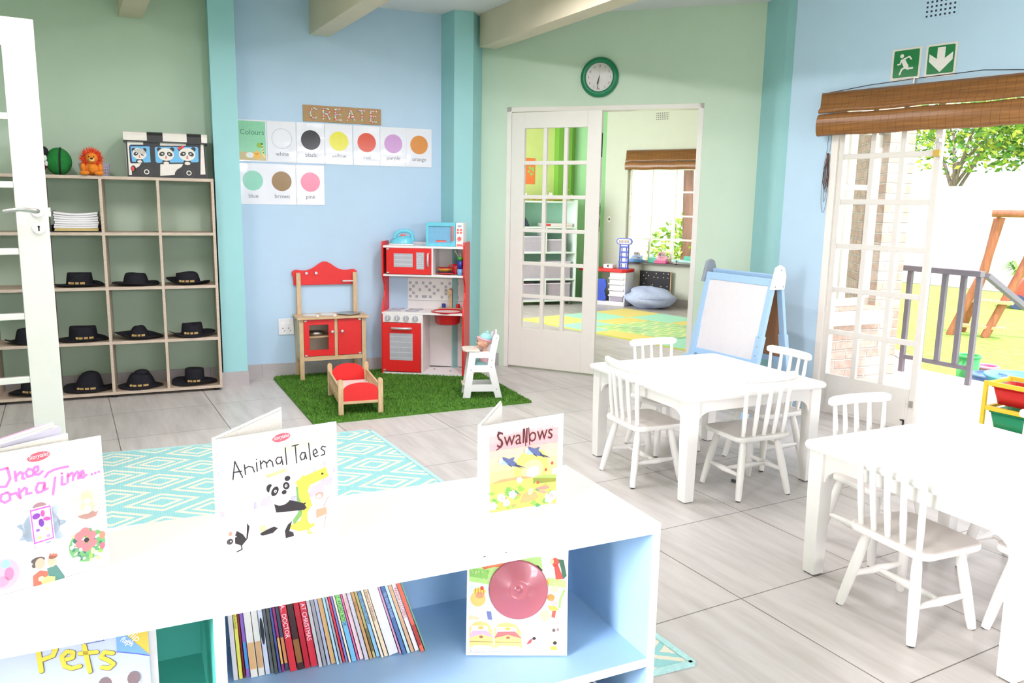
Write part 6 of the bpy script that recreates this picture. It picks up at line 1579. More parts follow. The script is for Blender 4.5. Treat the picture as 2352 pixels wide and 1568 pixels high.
# ---- "Once upon a Time"
def once():
    W, H = 0.236, 0.24
    t = standing_book('story_book', 'square white picture book titled Once upon a Time, nearest the left picture edge', (-0.1947, 1.4611, 0.7005), RAD(15.2), W, H, 33, thick=0.016, pages2=0.012)
    P = Page((-554, 293), (888, 40), (969, 1174), (-416, 1563), W, H)
    k = W / 1410
    b = MB(M_COVER)
    def poly(c, pts, o=.0006): b.use(ink(*c)); b.poly(P.many(pts), o)
    def disc(c, x, y, rx, ry=None, o=.0008, rot=0): b.use(ink(*c)); q = P(x, y); b.disc(q[0], q[1], rx * k, (ry or rx) * k * 1.12, o, rot=rot)
    def line(c, pts, w, o=.0012): b.use(ink(*c)); b.line(P.many(pts), w * k, o)
    PINK = (250, 130, 202)
    def strokes(ls, w=24):
        for st in ls: line(PINK, st, w, .0012)
    # Once
    strokes([[(20, 330), (-60, 350), (-110, 430), (-60, 495), (10, 490), (45, 420), (20, 330)], [(95, 440), (85, 360)], [(88, 410), (130, 365), (155, 375), (150, 420), (170, 420)], [(235, 345), (205, 335), (180, 370), (195, 405), (240, 395)], [(245, 380), (290, 350), (290, 315), (260, 320), (245, 355), (262, 385), (300, 385), (330, 355)]])
    # upon a
    strokes([[(-330, 560), (-330, 640), (-290, 650), (-255, 610), (-255, 560), (-245, 640)], [(-215, 560), (-200, 700)], [(-210, 590), (-170, 550), (-140, 580), (-160, 620), (-200, 625)], [(20, 540), (-30, 560), (-40, 610), (0, 630), (45, 605), (40, 555), (20, 540)], [(50, 560), (95, 545), (130, 590)], [(120, 510), (135, 590)], [(130, 545), (170, 500), (190, 510), (185, 555), (230, 545)], [(345, 455), (290, 460), (270, 510), (285, 545), (330, 530), (350, 460), (345, 520), (375, 505)]])
    # Time ...
    strokes([[(355, 405), (380, 370), (440, 340), (500, 325), (565, 312)], [(445, 410), (435, 480), (425, 555)], [(510, 400), (505, 470), (540, 465)], [(505, 372), (508, 374)], [(560, 450), (565, 375), (560, 410), (600, 365), (620, 380), (610, 430)], [(612, 400), (650, 355), (668, 370), (660, 415), (690, 405)], [(680, 390), (715, 370), (705, 345), (685, 360), (680, 395), (705, 410), (740, 380)]])
    for x, y in ((792, 376), (826, 364), (860, 352)): disc(PINK, x, y, 13, o=.0012)
    q = P(295, 230); story_logo(b, q[0], q[1], 0.95)
    # cloud with butterfly card
    CL = (214, 232, 248)
    for x, y, r in ((200, 760, 120), (350, 700, 120), (470, 740, 105), (150, 890, 80), (230, 980, 110), (400, 960, 120), (490, 860, 90), (320, 850, 170)): disc(CL, x, y, r, r, .0006)
    for x, y, r in ((200, 1030, 70), (320, 1030, 65)): disc((206, 212, 232), x, y, r, r * .8, .00065)
    disc((190, 216, 242), 62, 980, 26, o=.0006); disc((170, 130, 136), 305, 665, 60, 40, .0008)
    poly((250, 250, 252), [(205, 690), (405, 640), (445, 950), (250, 1010)], .001); poly((196, 90, 200), [(216, 698), (400, 650), (434, 940), (254, 998)], .0011); poly((228, 216, 246), [(228, 708), (392, 665), (423, 932), (264, 982)], .0012)
    for c, x, y, rx, ry, r in (((140, 70, 180), 272, 748, 36, 26, .3), ((250, 226, 220), 272, 748, 24, 16, .3), ((236, 90, 170), 330, 722, 18, 32, 0), ((252, 206, 130), 330, 726, 9, 22, 0), ((236, 90, 170), 368, 768, 34, 18, -.2), ((252, 220, 170), 366, 768, 22, 10, -.2), ((120, 60, 170), 318, 805, 24, 38, .1), ((240, 220, 226), 318, 806, 15, 27, .1)): disc(c, x, y, rx, ry, .0014 + .00002 * rx, r)
    for x, y, c in ((288, 872, (150, 110, 200)), (372, 858, (216, 200, 150)), (383, 918, (210, 150, 210)), (305, 938, (236, 206, 130))): disc(c, x, y, 18, 15, .0016)
    # rabbit roundel
    disc((226, 208, 196), 746, 628, 148, 130, .0008); poly((180, 140, 130), [(650, 745), (760, 715), (870, 660), (830, 740), (740, 772), (680, 765)], .0009)
    poly((244, 214, 210), [(598, 508), (660, 512), (715, 545), (640, 550)], .0012); poly((244, 206, 204), [(805, 418), (785, 490), (755, 530), (748, 480)], .0012)
    disc((236, 204, 166), 740, 575, 52, 52, .0012); disc((240, 212, 170), 745, 660, 62, 62, .0011); disc((246, 234, 206), 742, 610, 36, 28, .0015); disc((246, 232, 200), 745, 680, 42, 45, .0015); disc((244, 214, 196), 830, 675, 32, 28, .0014); disc((244, 214, 196), 672, 715, 36, 26, .0014)
    # flower roundel
    disc((110, 176, 110), 746, 1000, 176, 160, .0008); rnd = random.Random(11)
    for i in range(60):
        a = rnd.uniform(0, 6.28); r = 150 * math.sqrt(rnd.random()); disc(rnd.choice([(70, 130, 110), (150, 214, 90), (90, 160, 120), (206, 236, 160), (60, 110, 100), (244, 248, 226)]), 746 + r * math.cos(a), 1000 + r * .95 * math.sin(a), rnd.uniform(12, 34), rnd.uniform(8, 20), .0010 + i * .000003, rnd.uniform(0, 3))
    disc((244, 140, 110), 890, 905, 30, 36, .0013); disc((240, 110, 130), 890, 1000, 28, 32, .0013); disc((246, 230, 150), 850, 1110, 24, 20, .0013); disc((250, 252, 240), 640, 1130, 40, 26, .0013); disc((250, 252, 240), 820, 850, 34, 20, .0013)
    for i in range(6): disc((244, 126, 132), 730 + 68 * math.cos(i * 1.047 + .4), 950 + 70 * math.sin(i * 1.047 + .4), 46, 40, .0015 + i * .00001)
    disc((50, 44, 50), 735, 952, 24, 22, .0019)
    # couple roundel
    disc((224, 216, 246), 378, 1300, 172, 150, .0007); poly((84, 136, 128), [(370, 1215), (455, 1180), (530, 1280), (530, 1310), (400, 1350)], .0009); disc((236, 186, 160), 415, 1150, 42, 52, .0010); disc((150, 96, 80), 425, 1105, 42, 22, .0011); disc((236, 180, 156), 308, 1170, 44, 52, .0011); disc((90, 84, 84), 290, 1140, 62, 30, .001); disc((90, 84, 84), 255, 1190, 20, 22, .001); poly((232, 110, 90), [(245, 1280), (310, 1230), (380, 1240), (380, 1330), (250, 1400)], .0011); poly((206, 230, 130), [(310, 1310), (380, 1280), (445, 1285), (440, 1330), (330, 1360)], .0013); disc((240, 190, 170), 318, 1305, 28, 24, .0014); poly((226, 120, 100), [(385, 1095), (400, 1075), (412, 1090), (430, 1072), (442, 1088), (456, 1072), (458, 1100)], .0012)
    # pink roundel at the edge
    disc((250, 176, 220), 0, 1265, 132, 140, .0007); disc((150, 206, 230), 10, 1170, 44, 40, .0009); disc((244, 130, 170), 40, 1260, 40, 60, .001); disc((246, 150, 180), -20, 1330, 60, 50, .001)
    b.build('cover_print', t)
    b = MB(mat('pink_endpaper', (240, 150, 190), 0.5)); b.xf = Matrix.Translation((0.0, 0.018, 0)) @ Matrix.Rotation(RAD(33), 4, 'Z'); b.box(0.006, W - 0.01, 0.004, 0.008, 0.004, H - 0.001)
    b.use(mat('lilac_pages', (206, 204, 222), 0.6)); b.xf = Matrix.Translation((0.0, 0.016, 0)) @ Matrix.Rotation(RAD(27), 4, 'Z'); b.box(0.006, W - 0.008, -0.002, 0.0005, 0.004, H - 0.003); b.xf = Matrix.Translation((0.0, 0.014, 0)) @ Matrix.Rotation(RAD(14), 4, 'Z'); b.use(M_PAPER); b.box(0.006, W - 0.03, -0.002, 0.001, 0.004, H - 0.003)
    b.build('loose_pages', t)
once()

# ---- "Pets" board book in the aqua cell
def pets():
    W, H = 0.262, 0.266
    t = thing('board_book', 'blue flip-flap board book titled Pets standing in the aqua cell', 'book', FB2.p(-0.977 - W, 0.050, 0.3975), FB2.a)
    M_PB = mat('pets_cover_blue', (178, 192, 226), 0.3, noise=0.03, scale=8, coat=0.3)
    b = MB(M_PB); b.box(0, W, 0, 0.004, 0, H); b.build('front_cover', t, bevel=0.0015)
    b = MB(mat('board_pages_grey', (206, 204, 206), 0.5)); b.box(0.004, W + 0.011, 0.0045, 0.03, 0.001, H - 0.002); b.build('pages', t)
    b = MB()
    Y = (216, 196, 70); SH = (110, 100, 80)
    # letters set out from the left edge of the cover
    def word(c, dx, dz, w, o):
        b.use(ink(*c)); L = lambda st: b.line([(0.1075 + dx + x * .00066, 0.2225 + dz - x * .00009 + z * .00068) for x, z in st], w, o)
        L([(0, 0), (-3, 62)]); L([(-8, 63), (14, 66), (33, 52), (26, 36), (0, 27)])
        L([(45, 22), (66, 27), (68, 40), (56, 44), (44, 32), (48, 8), (62, 0), (80, 4)]); L([(92, 55), (100, -12)]); L([(82, 36), (118, 36)])
        L([(152, 30), (134, 34), (126, 22), (142, 12), (152, 2), (142, -8), (126, -4)])
    word(SH, .0008, -.0008, .0082, .0008); word(Y, 0, 0, .0068, .0012)
    b.use(ink(206, 182, 70)); b.poly([(W - .040, H - .001), (W - .001, H - .001), (W - .001, H - .052)], .0008); b.use(ink(110, 160, 230)); b.poly([(W - .047, H - .001), (W - .040, H - .001), (W - .001, H - .052), (W - .02, H - .045), (W - .048, H - .036)], .0012); b.use(ink(70, 90, 190)); b.line([(W - .048, H - .036), (W - .02, H - .046), (W - .001, H - .054)], .0016, .0014)
    b.use(ink(248, 246, 236)); b.text('flip', W - .031, H - .011, .0165, .0016, rot=-.85); b.text('the', W - .033, H - .021, .008, .0016, rot=-.8); b.text('flaps', W - .043, H - .018, .0125, .0016, rot=-.7)
    b.use(ink(84, 96, 160)); b.rect(.165, .198, H - .013, H - .012, .0008); b.text('library', .168, H - .011, .012, .0008)
    b.use(ink(236, 234, 232)); b.disc(.15, .165, .026, .022, .0008); b.disc(.215, .166, .03, .026, .0008); b.use(ink(120, 104, 110)); b.disc(.194, .178, .01, .012, .001); b.disc(.236, .178, .01, .012, .001); b.disc(.206, .166, .004, o=.0012); b.disc(.224, .166, .004, o=.0012)
    b.use(ink(120, 150, 210)); b.rect(0.002, 0.012, 0.002, H - .002, .0006)
    b.build('cover_print', t)
pets()

# ---- audio story book with the round maroon disc
def disc_book():
    W, H = 0.216, 0.252
    t = thing('audio_story_book', 'tall white story collection with a large maroon disc set in its cover', 'book', (0.6894, 1.4116, 0.4005), RAD(-27.9))
    tilt = RAD(9)
    root = Matrix.Rotation(-tilt, 4, 'X')
    b = MB(M_COVER); b.xf = root; b.box(0, W, 0, 0.004, 0, H); b.build('front_cover', t, bevel=0.001)
    b = MB(M_PAPER); b.xf = root; b.box(0.003, W - 0.004, 0.0045, 0.014, 0.003, H - 0.004); b.build('pages', t)
    b = MB(M_COVER); b.xf = root; b.box(0, W, 0.0145, 0.018, 0, H); b.build('back_cover', t, bevel=0.001)
    b = MB(mat('maroon_disc', (176, 96, 108), 0.3, noise=0.01, coat=0.4)); R = 0.063
    b.xf = root @ Matrix.Translation((0.110, -0.0008, 0.142)) @ Matrix.Rotation(PI / 2, 4, 'X')
    b.lathe([(R, -0.0005), (R, 0.0035), (R - 0.003, 0.005), (0.021, 0.005), (0.020, 0.0062), (0.018, 0.005), (0.006, 0.005), (0.005, 0.008), (0.0001, 0.0085)], 48); b.build('sound_disc', t)
    P = Page((192, 70), (1330, -110), (1240, 1265), (140, 1265), W, H); k = W / 1110
    b = MB(); b.xf = root
    def poly(c, pts, o=.0006): b.use(ink(*c)); b.poly(P.many(pts), o)
    def disc(c, x, y, rx, ry=None, o=.0009, rot=0): b.use(ink(*c)); q = P(x, y); b.disc(q[0], q[1], rx * k, (ry or rx) * k, o, rot=rot, n=18)
    def line(c, pts, w, o=.0012): b.use(ink(*c)); b.line(P.many(pts), w * k, o)
    GR = (176, 220, 130); rnd = random.Random(9)
    poly(GR, [(200, 300), (700, 200), (1010, 150), (1020, 310), (720, 330), (520, 420), (420, 520), (200, 510)]); poly((140, 196, 100), [(200, 370), (430, 370), (400, 470), (210, 460)], .0007)
    for i in range(40): x = rnd.uniform(210, 640); y = rnd.uniform(330, 500); line(rnd.choice([(110, 176, 80), (214, 236, 170), (236, 190, 190)]), [(x, y), (x + rnd.uniform(-10, 20), y - rnd.uniform(8, 26))], 6, .0008)
    poly((222, 128, 86), [(330, 330), (400, 270), (640, 230), (630, 310), (480, 330), (390, 360)], .001); disc((214, 110, 70), 380, 330, 34, 40, .0011); poly((214, 200, 216), [(200, 310), (310, 290), (290, 360), (200, 365)], .001)
    poly((240, 226, 230), [(640, 230), (770, 215), (815, 300), (700, 320), (640, 300)], .0011)
    for i in range(4): line((180, 110, 120), [(660 + 36 * i, 240 + 4 * i), (680 + 36 * i, 305)], 7, .0013)
    line((170, 140, 110), [(700, 230), (950, 262)], 30, .0009); poly((44, 40, 44), [(935, 255), (975, 250), (1025, 305), (985, 300)], .0012); poly((44, 40, 44), [(820, 300), (905, 318), (850, 322)], .0012)
    poly((70, 110, 86), [(1200, 150), (1260, 150), (1285, 330), (1240, 380), (1225, 250)], .0007); poly((226, 84, 76), [(1140, 230), (1195, 210), (1245, 370), (1160, 385)], .001); disc((226, 90, 76), 1165, 185, 42, 44, .001); disc((240, 200, 160), 1128, 185, 22, 30, .0011); poly((206, 220, 244), [(1095, 250), (1150, 240), (1160, 370), (1080, 365)], .0011); poly((226, 186, 96), [(1045, 400), (1095, 395), (1090, 445), (1055, 445)], .0011); poly(GR, [(1080, 370), (1270, 385), (1275, 470), (1030, 465)], .0006)
    poly((206, 236, 240), [(190, 545), (400, 540), (440, 700), (450, 895), (180, 890)]); disc((240, 190, 110), 290, 680, 85, 85, .0009); disc((232, 200, 90), 310, 600, 70, 42, .0011); disc((214, 70, 60), 338, 565, 20, 22, .0013); disc((206, 150, 110), 310, 640, 46, 36, .0012)
    for i in range(4): line((200, 120, 60), [(268 + 28 * i, 575), (262 + 32 * i, 625)], 8, .0014)
    poly((110, 120, 170), [(380, 800), (430, 800), (440, 890), (390, 885)], .001); poly((216, 196, 160), [(180, 850), (300, 870), (300, 895), (180, 900)], .0009)
    disc((240, 140, 76), 1097, 598, 42, 38, .001); disc((236, 170, 170), 1130, 660, 42, 30, .0011); poly((206, 170, 80), [(1060, 690), (1140, 690), (1180, 740), (1080, 750)], .0011); poly((230, 90, 70), [(1105, 750), (1145, 745), (1130, 830), (1090, 820)], .0011); line((150, 206, 110), [(1250, 500), (1200, 610), (1185, 700)], 26, .0009); disc((190, 226, 160), 1140, 500, 50, 40, .0008); disc((190, 226, 150), 1020, 810, 55, 60, .0008)
    for x0, q, c in ((180, (200, 160, 230), 0), (455, (236, 110, 110), 1)):
        w = 265 if c == 0 else 300
        poly((214, 190, 120), [(x0, 1190), (x0 + 5, 980), (x0 + 60, 925), (x0 + w * .5, 905), (x0 + w - 50, 930), (x0 + w - 10, 1000), (x0 + w, 1195), (x0 + w - 40, 1160), (x0 + 60, 1160)], .0008); poly((246, 244, 240), [(x0 + 20, 1030), (x0 + 30, 960), (x0 + w - 60, 955), (x0 + w - 50, 1030)], .001); disc((226, 170, 80), x0 + w * .5, 975, 34, 16, .0012); poly(q, [(x0, 1080), (x0 + 40, 1010), (x0 + w - 70, 1000), (x0 + w, 1075), (x0 + w * .5, 1040)], .0013)
        line((150, 116, 70), [(x0 + 8, 1120), (x0 + w - 12, 1120)], 5, .0013); disc((150, 100, 80), x0 + w * .5, 1070, 22, 14, .0014)
    poly((214, 226, 244), [(800, 1180), (830, 980), (900, 900), (1030, 930), (1040, 1180)], .0007); poly((206, 228, 180), [(1040, 1080), (1190, 1060), (1195, 1200), (1040, 1195)], .0009); poly((200, 80, 80), [(800, 1140), (840, 1085), (880, 1070), (850, 1125)], .0012); disc((50, 44, 50), 890, 1070, 20, 16, .0013); poly((238, 170, 80), [(1060, 1160), (1120, 1150), (1140, 1195), (1070, 1200)], .0013); disc((60, 50, 50), 1115, 1115, 22, 20, .0014); disc((240, 206, 180), 1105, 1130, 18, 18, .0013); poly((230, 226, 220), [(1020, 960), (1190, 880), (1195, 1030), (1020, 1030)], .0007); disc((110, 90, 90), 1110, 970, 18, 20, .0012); disc((150, 130, 130), 1155, 960, 14, 18, .0012)
    b.use(ink(150, 150, 166)); p = P(180, 1240); q = P(1180, 1240); fit_text(b, 'A collection of childrens stories with an accompanying audio CD', p[0], q[0], p[1], .0105, .0008)
    b.build('cover_print', t)
disc_book()

# ---- row of thin books in the blue cell
ROW = [  # colour, thickness, height, label, spine words, ink
    ((224, 220, 214), 10, 225, 'speckled pale grey spine at the left end of the row, against the divider', '', None),
    ((232, 226, 96), 8, 226, 'bright yellow spine, second from the left end of the row', 'My yellow book', (120, 110, 40)),
    ((130, 40, 44), 4, 226, 'very thin dark red spine between the yellow and the purple one', '', None),
    ((150, 110, 196), 8, 228, 'purple spine turning blue below, before the two cream ones', '', (80, 160, 220)),
    ((236, 232, 218), 15, 227, 'left of the two thick cream spines', '', (226, 180, 120)),
    ((228, 228, 214), 13, 226, 'right of the two thick cream spines', '', (214, 170, 120)),
    ((206, 214, 226), 10, 230, 'white spine with a black oval stamp, right of the cream pair', '1014', (30, 30, 34)),
    ((104, 110, 112), 7, 226, 'grey and black spine right of the oval-stamped one', '', None),
    ((84, 88, 76), 7, 226, 'dark olive spine before the navy one', '', None),
    ((84, 92, 160), 5, 228, 'thin navy blue spine in the left half of the row', '', None),
    ((150, 54, 110), 6, 228, 'magenta spine with colour blocks right of the navy one', '', (230, 190, 90)),
    ((70, 76, 96), 8, 224, 'dark spine with coloured pictures left of the first red book', '', (226, 150, 90)),
    ((214, 50, 62), 15, 236, 'narrow red spine with white title about a doctor', 'If I Were A... DOCTOR', (250, 244, 246)),
    ((66, 36, 34), 14, 205, 'low dark brown spine sunk between the two red books', '', (150, 100, 50)),
    ((190, 30, 48), 12, 236, 'plain dark red spine joined to the red Christmas one', '', None),
    ((216, 52, 68), 15, 236, 'wide red spine with white Christmas title', 'WITH LOVE AT CHRISTMAS', (250, 240, 244)),
    ((198, 194, 194), 8, 230, 'pale grey magazine right of the red Christmas book', '', None),
    ((160, 158, 162), 8, 228, 'mid grey magazine, third spine right of the wide red one', '', None),
    ((176, 184, 206), 7, 232, 'blue-grey spine before the tan one', '', None),
    ((222, 178, 122), 10, 215, 'tan spine in the middle of the row', '', None),
    ((176, 214, 232), 6, 226, 'pale aqua spine right of the tan one', '', None),
    ((170, 170, 178), 5, 222, 'thin grey spine left of the thin red one', '', None),
    ((224, 60, 74), 5, 214, 'very thin bright red spine in the middle of the row', '', None),
    ((140, 150, 226), 5, 212, 'thin violet-blue spine beside the thin red one', '', None),
    ((238, 224, 198), 5, 212, 'thin cream spine left of the blue and lime one', '', None),
    ((120, 190, 226), 11, 228, 'blue spine with a lime green title block', 'SCARRY WORD BOOK', (40, 70, 60)),
    ((232, 110, 164), 4, 222, 'thin hot pink spine right of the lime-titled one', '', None),
    ((240, 214, 214), 9, 218, 'pale pink spine with faint pink title', 'Fairy Tales', (220, 160, 170)),
    ((206, 202, 210), 9, 220, 'lilac grey spine with white title', 'My first stories', (244, 244, 246)),
    ((206, 160, 104), 7, 216, 'brown-gold spine in the right half of the row', 'The Lion', (130, 90, 50)),
    ((190, 176, 120), 6, 214, 'olive-gold spine next to the brown-gold one', '', (110, 100, 60)),
    ((150, 202, 236), 8, 216, 'light blue spine with dark capitals', 'THE RESCUERS DOWN UNDER', (30, 60, 90)),
    ((240, 226, 200), 6, 214, 'cream spine right of the light blue one', '', None),
    ((232, 214, 180), 9, 222, 'cream spine with old-fashioned brown title and torn top', "The Emperor's Nightingale", (130, 60, 50)),
    ((234, 232, 240), 22, 218, 'broad white rolled paper folder, widest in the row', '', None),
    ((240, 176, 206), 5, 214, 'thin pink sheet right of the white folder', '', None),
    ((86, 118, 170), 9, 206, 'navy blue spine with pale capitals, near the right end', '101 DALMATIANS', (190, 214, 236)),
    ((200, 228, 244), 7, 206, 'ice blue spine right of the navy one', '', None),
    ((220, 176, 136), 8, 202, 'tan spine third from the right end of the row', '', None),
    ((240, 238, 240), 10, 204, 'white torn spine with red title, left of the orange one', 'Windmill LULLABIES', (200, 70, 80)),
    ((236, 110, 84), 9, 200, 'orange-red spiral-bound spine, second from the right end', '', (180, 60, 50)),
    ((120, 170, 140), 4, 198, 'thin green spine at the right end of the leaning row', '', None),
]
def book_row():
    n = len(ROW); fr = Fr(0.238, 1.548, -11.5)
    ang = [RAD(2.5 + 15.5 * (i / (n - 1))) for i in range(n)]
    hs = [r[2] / 1000 for r in ROW]
    gap = sum(0.205 * (math.tan(ang[i + 1]) - math.tan(ang[i])) for i in range(n - 1))
    tot = sum(r[1] for r in ROW)
    k = (0.395 - gap) / sum(r[1] / 1000 / math.cos(a) for r, a in zip(ROW, ang))
    x = 0.0
    names = {}
    for i, (c, tk, h, lab, words, wc) in enumerate(ROW):
        T = tk / 1000 * k; H = hs[i]; a = ang[i]
        dep = 0.118 + 0.008 * ((i * 7) % 3) - 0.012 * (i / n)
        # leaning to the left about the lower left edge
        o = thing('thin_book', lab, 'book', fr.p(x + T * 0.0, 0.002 * ((i * 5) % 4), 0.3975 + 0.0), fr.a, 'thin books leaning in the blue cell')
        o.rotation_euler = (0, -a, fr.a)
        o.location.z += math.sin(a) * T * 0.0
        M = mat('spine_%d_%d_%d' % c, c, 0.35, noise=0.06, scale=25)
        b = MB(M); t2 = T - 0.0006
        b.box(0, t2, 0, dep, 0, H); b.build('cover', o, bevel=min(0.0008, t2 * .2))
        b = MB(M_PAPER); b.box(t2 * .18, t2 * .82, 0.004, dep + 0.001, H - 0.002, H + 0.0004); b.build('pages', o)
        if wc:
            b = MB(ink(*wc))
            if words:
                sz = min(T * 0.95, 0.0125)
                vs, fs = text_mesh(words); L = max(v[0] for v in vs) * sz
                if c == (120, 190, 226):
                    b.use(ink(150, 226, 120)); b.rect(0.0004, t2 - .0004, H * .42, H * .97, .0003); b.use(ink(*wc))
                if words == '1014': b.use(ink(36, 36, 40)); b.disc(t2 * .5, H * .42, t2 * .42, .03, .0003); b.use(ink(240, 240, 240))
                fit = min(L, H * 0.78)
                z0 = min(H * 0.92, H * 0.5 + fit * 0.5 + 0.02)
                b.text(words, t2 * 0.5 - sz * 0.33, z0, sz, 0.0005, rot=-PI / 2, sx=fit / L)
            else:
                b.rect(0.0006, t2 - .0006, H * .08, H * .34, .0003)
            b.build('spine_print', o)
        x += T / math.cos(a)
        if i < n - 1: x += 0.205 * (math.tan(ang[i + 1]) - math.tan(a))
book_row()
# a few books in the lower right cell
for i, (c, T, H, x, lab) in enumerate((((150, 176, 110), 0.016, 0.262, -0.228, 'green book lowest left in the bottom right cell'), ((206, 214, 226), 0.012, 0.268, -0.206, 'pale blue book in the bottom right cell'), ((190, 120, 84), 0.034, 0.275, -0.188, 'thick brown book in the bottom right cell'), ((236, 232, 236), 0.014, 0.272, -0.148, 'white book right of the thick brown one in the bottom cell'), ((200, 190, 214), 0.011, 0.27, -0.13, 'lilac book in the bottom right cell'), ((120, 122, 132), 0.012, 0.268, -0.115, 'dark patterned book at the right of the bottom cell'))):
    o = thing('upright_book', lab, 'book', FB2.p(x, 0.05, 0.0605), FB2.a, 'books in the bottom right cell')
    b = MB(mat('lower_spine_%d_%d_%d' % c, c, 0.4, noise=0.05)); b.box(0, T - 0.001, 0, 0.2, 0, H); b.build('cover', o, bevel=0.001)
    b = MB(M_PAPER); b.box(0.0025, T - 0.0035, 0.003, 0.201, H - 0.001, H + 0.0006); b.build('pages', o)
# ------------------------------------------------------------------ yellow bin frame by the garden door
def bin_frame():
    M_Y = mat('yellow_frame', (236, 206, 60), 0.4, noise=0.02)
    fr = Fr(5.141, 2.948, -80); L = Matrix
    t = thing('bin_frame', 'yellow storage frame holding a red and a green bin, beside the garden door', 'storage frame', (4.83, 2.755, 0), RAD(-88))
    W, D, H = 0.62, 0.30, 0.345
    for x in (0.0, W - 0.022):
        for y in (0.0, D - 0.022):
            b = MB(M_Y); b.box(x, x + 0.022, y, y + 0.022, 0, H); b.build('post', t, bevel=0.002)
    for z in (0.006, 0.168, H - 0.026):
        for y in (0.001, D - 0.021):
            b = MB(M_Y); b.box(0.022, W - 0.022, y, y + 0.02, z, (z + 0.026) if z > 0.1 else (z + 0.018)); b.build('rail', t, bevel=0.002)
        for x in (0.001, W - 0.021):
            b = MB(M_Y); b.box(x, x + 0.02, 0.022, D - 0.022, z, z + 0.018); b.build('side_rail', t)
    def box_bin(z, h, c, nm, label):
        o = thing('storage_bin', label, 'bin', Fr(4.83, 2.755, -88).p(0.03, 0.03, z), RAD(-88), 'plastic bins in the yellow frame')
        b = MB(mat(nm, c, 0.3, noise=0.02, coat=0.2)); w, d = W - 0.06, D - 0.055
        def ring(z, i, r=0.02): return [(p[0] + w / 2, p[1] + d / 2, z) for p in rr(w - 2 * i, d - 2 * i, r, 3)]
        a = ring(0, 0.028); q = ring(h, 0.004); q2 = ring(h, 0.01); a2 = ring(0.004, 0.033); n = len(a)
        b.add(a + q + q2 + a2, [tuple(range(n - 1, -1, -1))] + [(k * n + i, k * n + (i + 1) % n, (k + 1) * n + (i + 1) % n, (k + 1) * n + i) for k in range(3) for i in range(n)] + [tuple(range(3 * n, 4 * n))], True)
        b.build('tub', o); b = MB(mat(nm, c, 0.3)); b.tube(ring(h, 0.0), 0.005, 6, closed=True); b.build('rim', o)
    box_bin(0.205, 0.108, (212, 34, 36), 'bin_red', 'red plastic bin in the upper bay of the yellow frame')
    box_bin(0.032, 0.125, (28, 150, 104), 'bin_green', 'green plastic bin in the lower bay of the yellow frame')
bin_frame()

# ------------------------------------------------------------------ playroom
def foam_mat():
    def L(u, v): return Fr(4.693, 8.205, -63).p(u, v)
    t = thing('foam_play_mat', 'large yellow and mint foam play mat on the playroom floor', 'play mat', (4.70, 8.17, 0), RAD(-80))
    M_YF = mat('foam_yellow', (244, 226, 130), 0.8, noise=0.03, scale=90, bump=0.2); M_MF = mat('foam_mint', (176, 240, 210), 0.8, noise=0.03, scale=90, bump=0.2)
    # heading -80: x runs towards the viewer's right, y away to the far wall
    S = 0.60
    for i in range(5):
        for j in range(3):
            if i == 4 and j == 2: continue
            b = MB(M_YF if (i + j) % 2 == 0 else M_MF)
            x0, y0 = i * S, j * S
            b.box(x0 + 0.001, x0 + S - 0.001, y0 + 0.001, y0 + S - 0.001, 0.001, 0.011); b.build('foam_tile', t)
    b = MB(mat('foam_edge', (206, 214, 90), 0.8)); b.box(-0.012, 5 * S, -0.012, 0.0, 0, 0.01); b.box(-0.012, 0, 0, 3 * S, 0, 0.01); b.build('edge_strip', t)
    r = thing('road_map_mat', 'thin green street map play mat lying on the foam mat', 'play mat', (5.12, 7.29, 0.0115), RAD(-72))
    m, nt, bs = new_mat('street_map_print')
    tc = node(nt, 'ShaderNodeTexCoord'); br = node(nt, 'ShaderNodeTexBrick'); br.offset = 0.3
    br.inputs['Scale'].default_value = 1; br.inputs['Brick Width'].default_value = 0.17; br.inputs['Row Height'].default_value = 0.13; br.inputs['Mortar Size'].default_value = 0.013
    br.inputs['Color1'].default_value = rgb((180, 232, 130)); br.inputs['Color2'].default_value = rgb((160, 226, 170)); br.inputs['Mortar'].default_value = rgb((244, 244, 176))
    nt.links.new(tc.outputs['Object'], br.inputs['Vector'])
    vo = node(nt, 'ShaderNodeTexVoronoi'); vo.inputs['Scale'].default_value = 5.5; nt.links.new(tc.outputs['Object'], vo.inputs['Vector'])
    cr = node(nt, 'ShaderNodeValToRGB'); cr.color_ramp.interpolation = 'CONSTANT'; e = cr.color_ramp.elements; e[0].color = (1, 1, 1, 1); e[1].position = 0.78; e[1].color = rgb((206, 226, 244))
    sp = node(nt, 'ShaderNodeSeparateXYZ'); nt.links.new(vo.outputs['Color'], sp.inputs[0]); nt.links.new(sp.outputs['X'], cr.inputs[0])
    mx = node(nt, 'ShaderNodeMixRGB'); mx.blend_type = 'MULTIPLY'; mx.inputs[0].default_value = 0.6; nt.links.new(br.outputs['Color'], mx.inputs[1]); nt.links.new(cr.outputs[0], mx.inputs[2]); nt.links.new(mx.outputs[0], bs.inputs['Base Color'])
    bs.inputs['Roughness'].default_value = 0.6
    b = MB(m); b.slab([(0, 0), (1.05, -0.08), (1.25, 0.86), (0.15, 0.92)], 0, 0.004); b.build('sheet', r)
foam_mat()
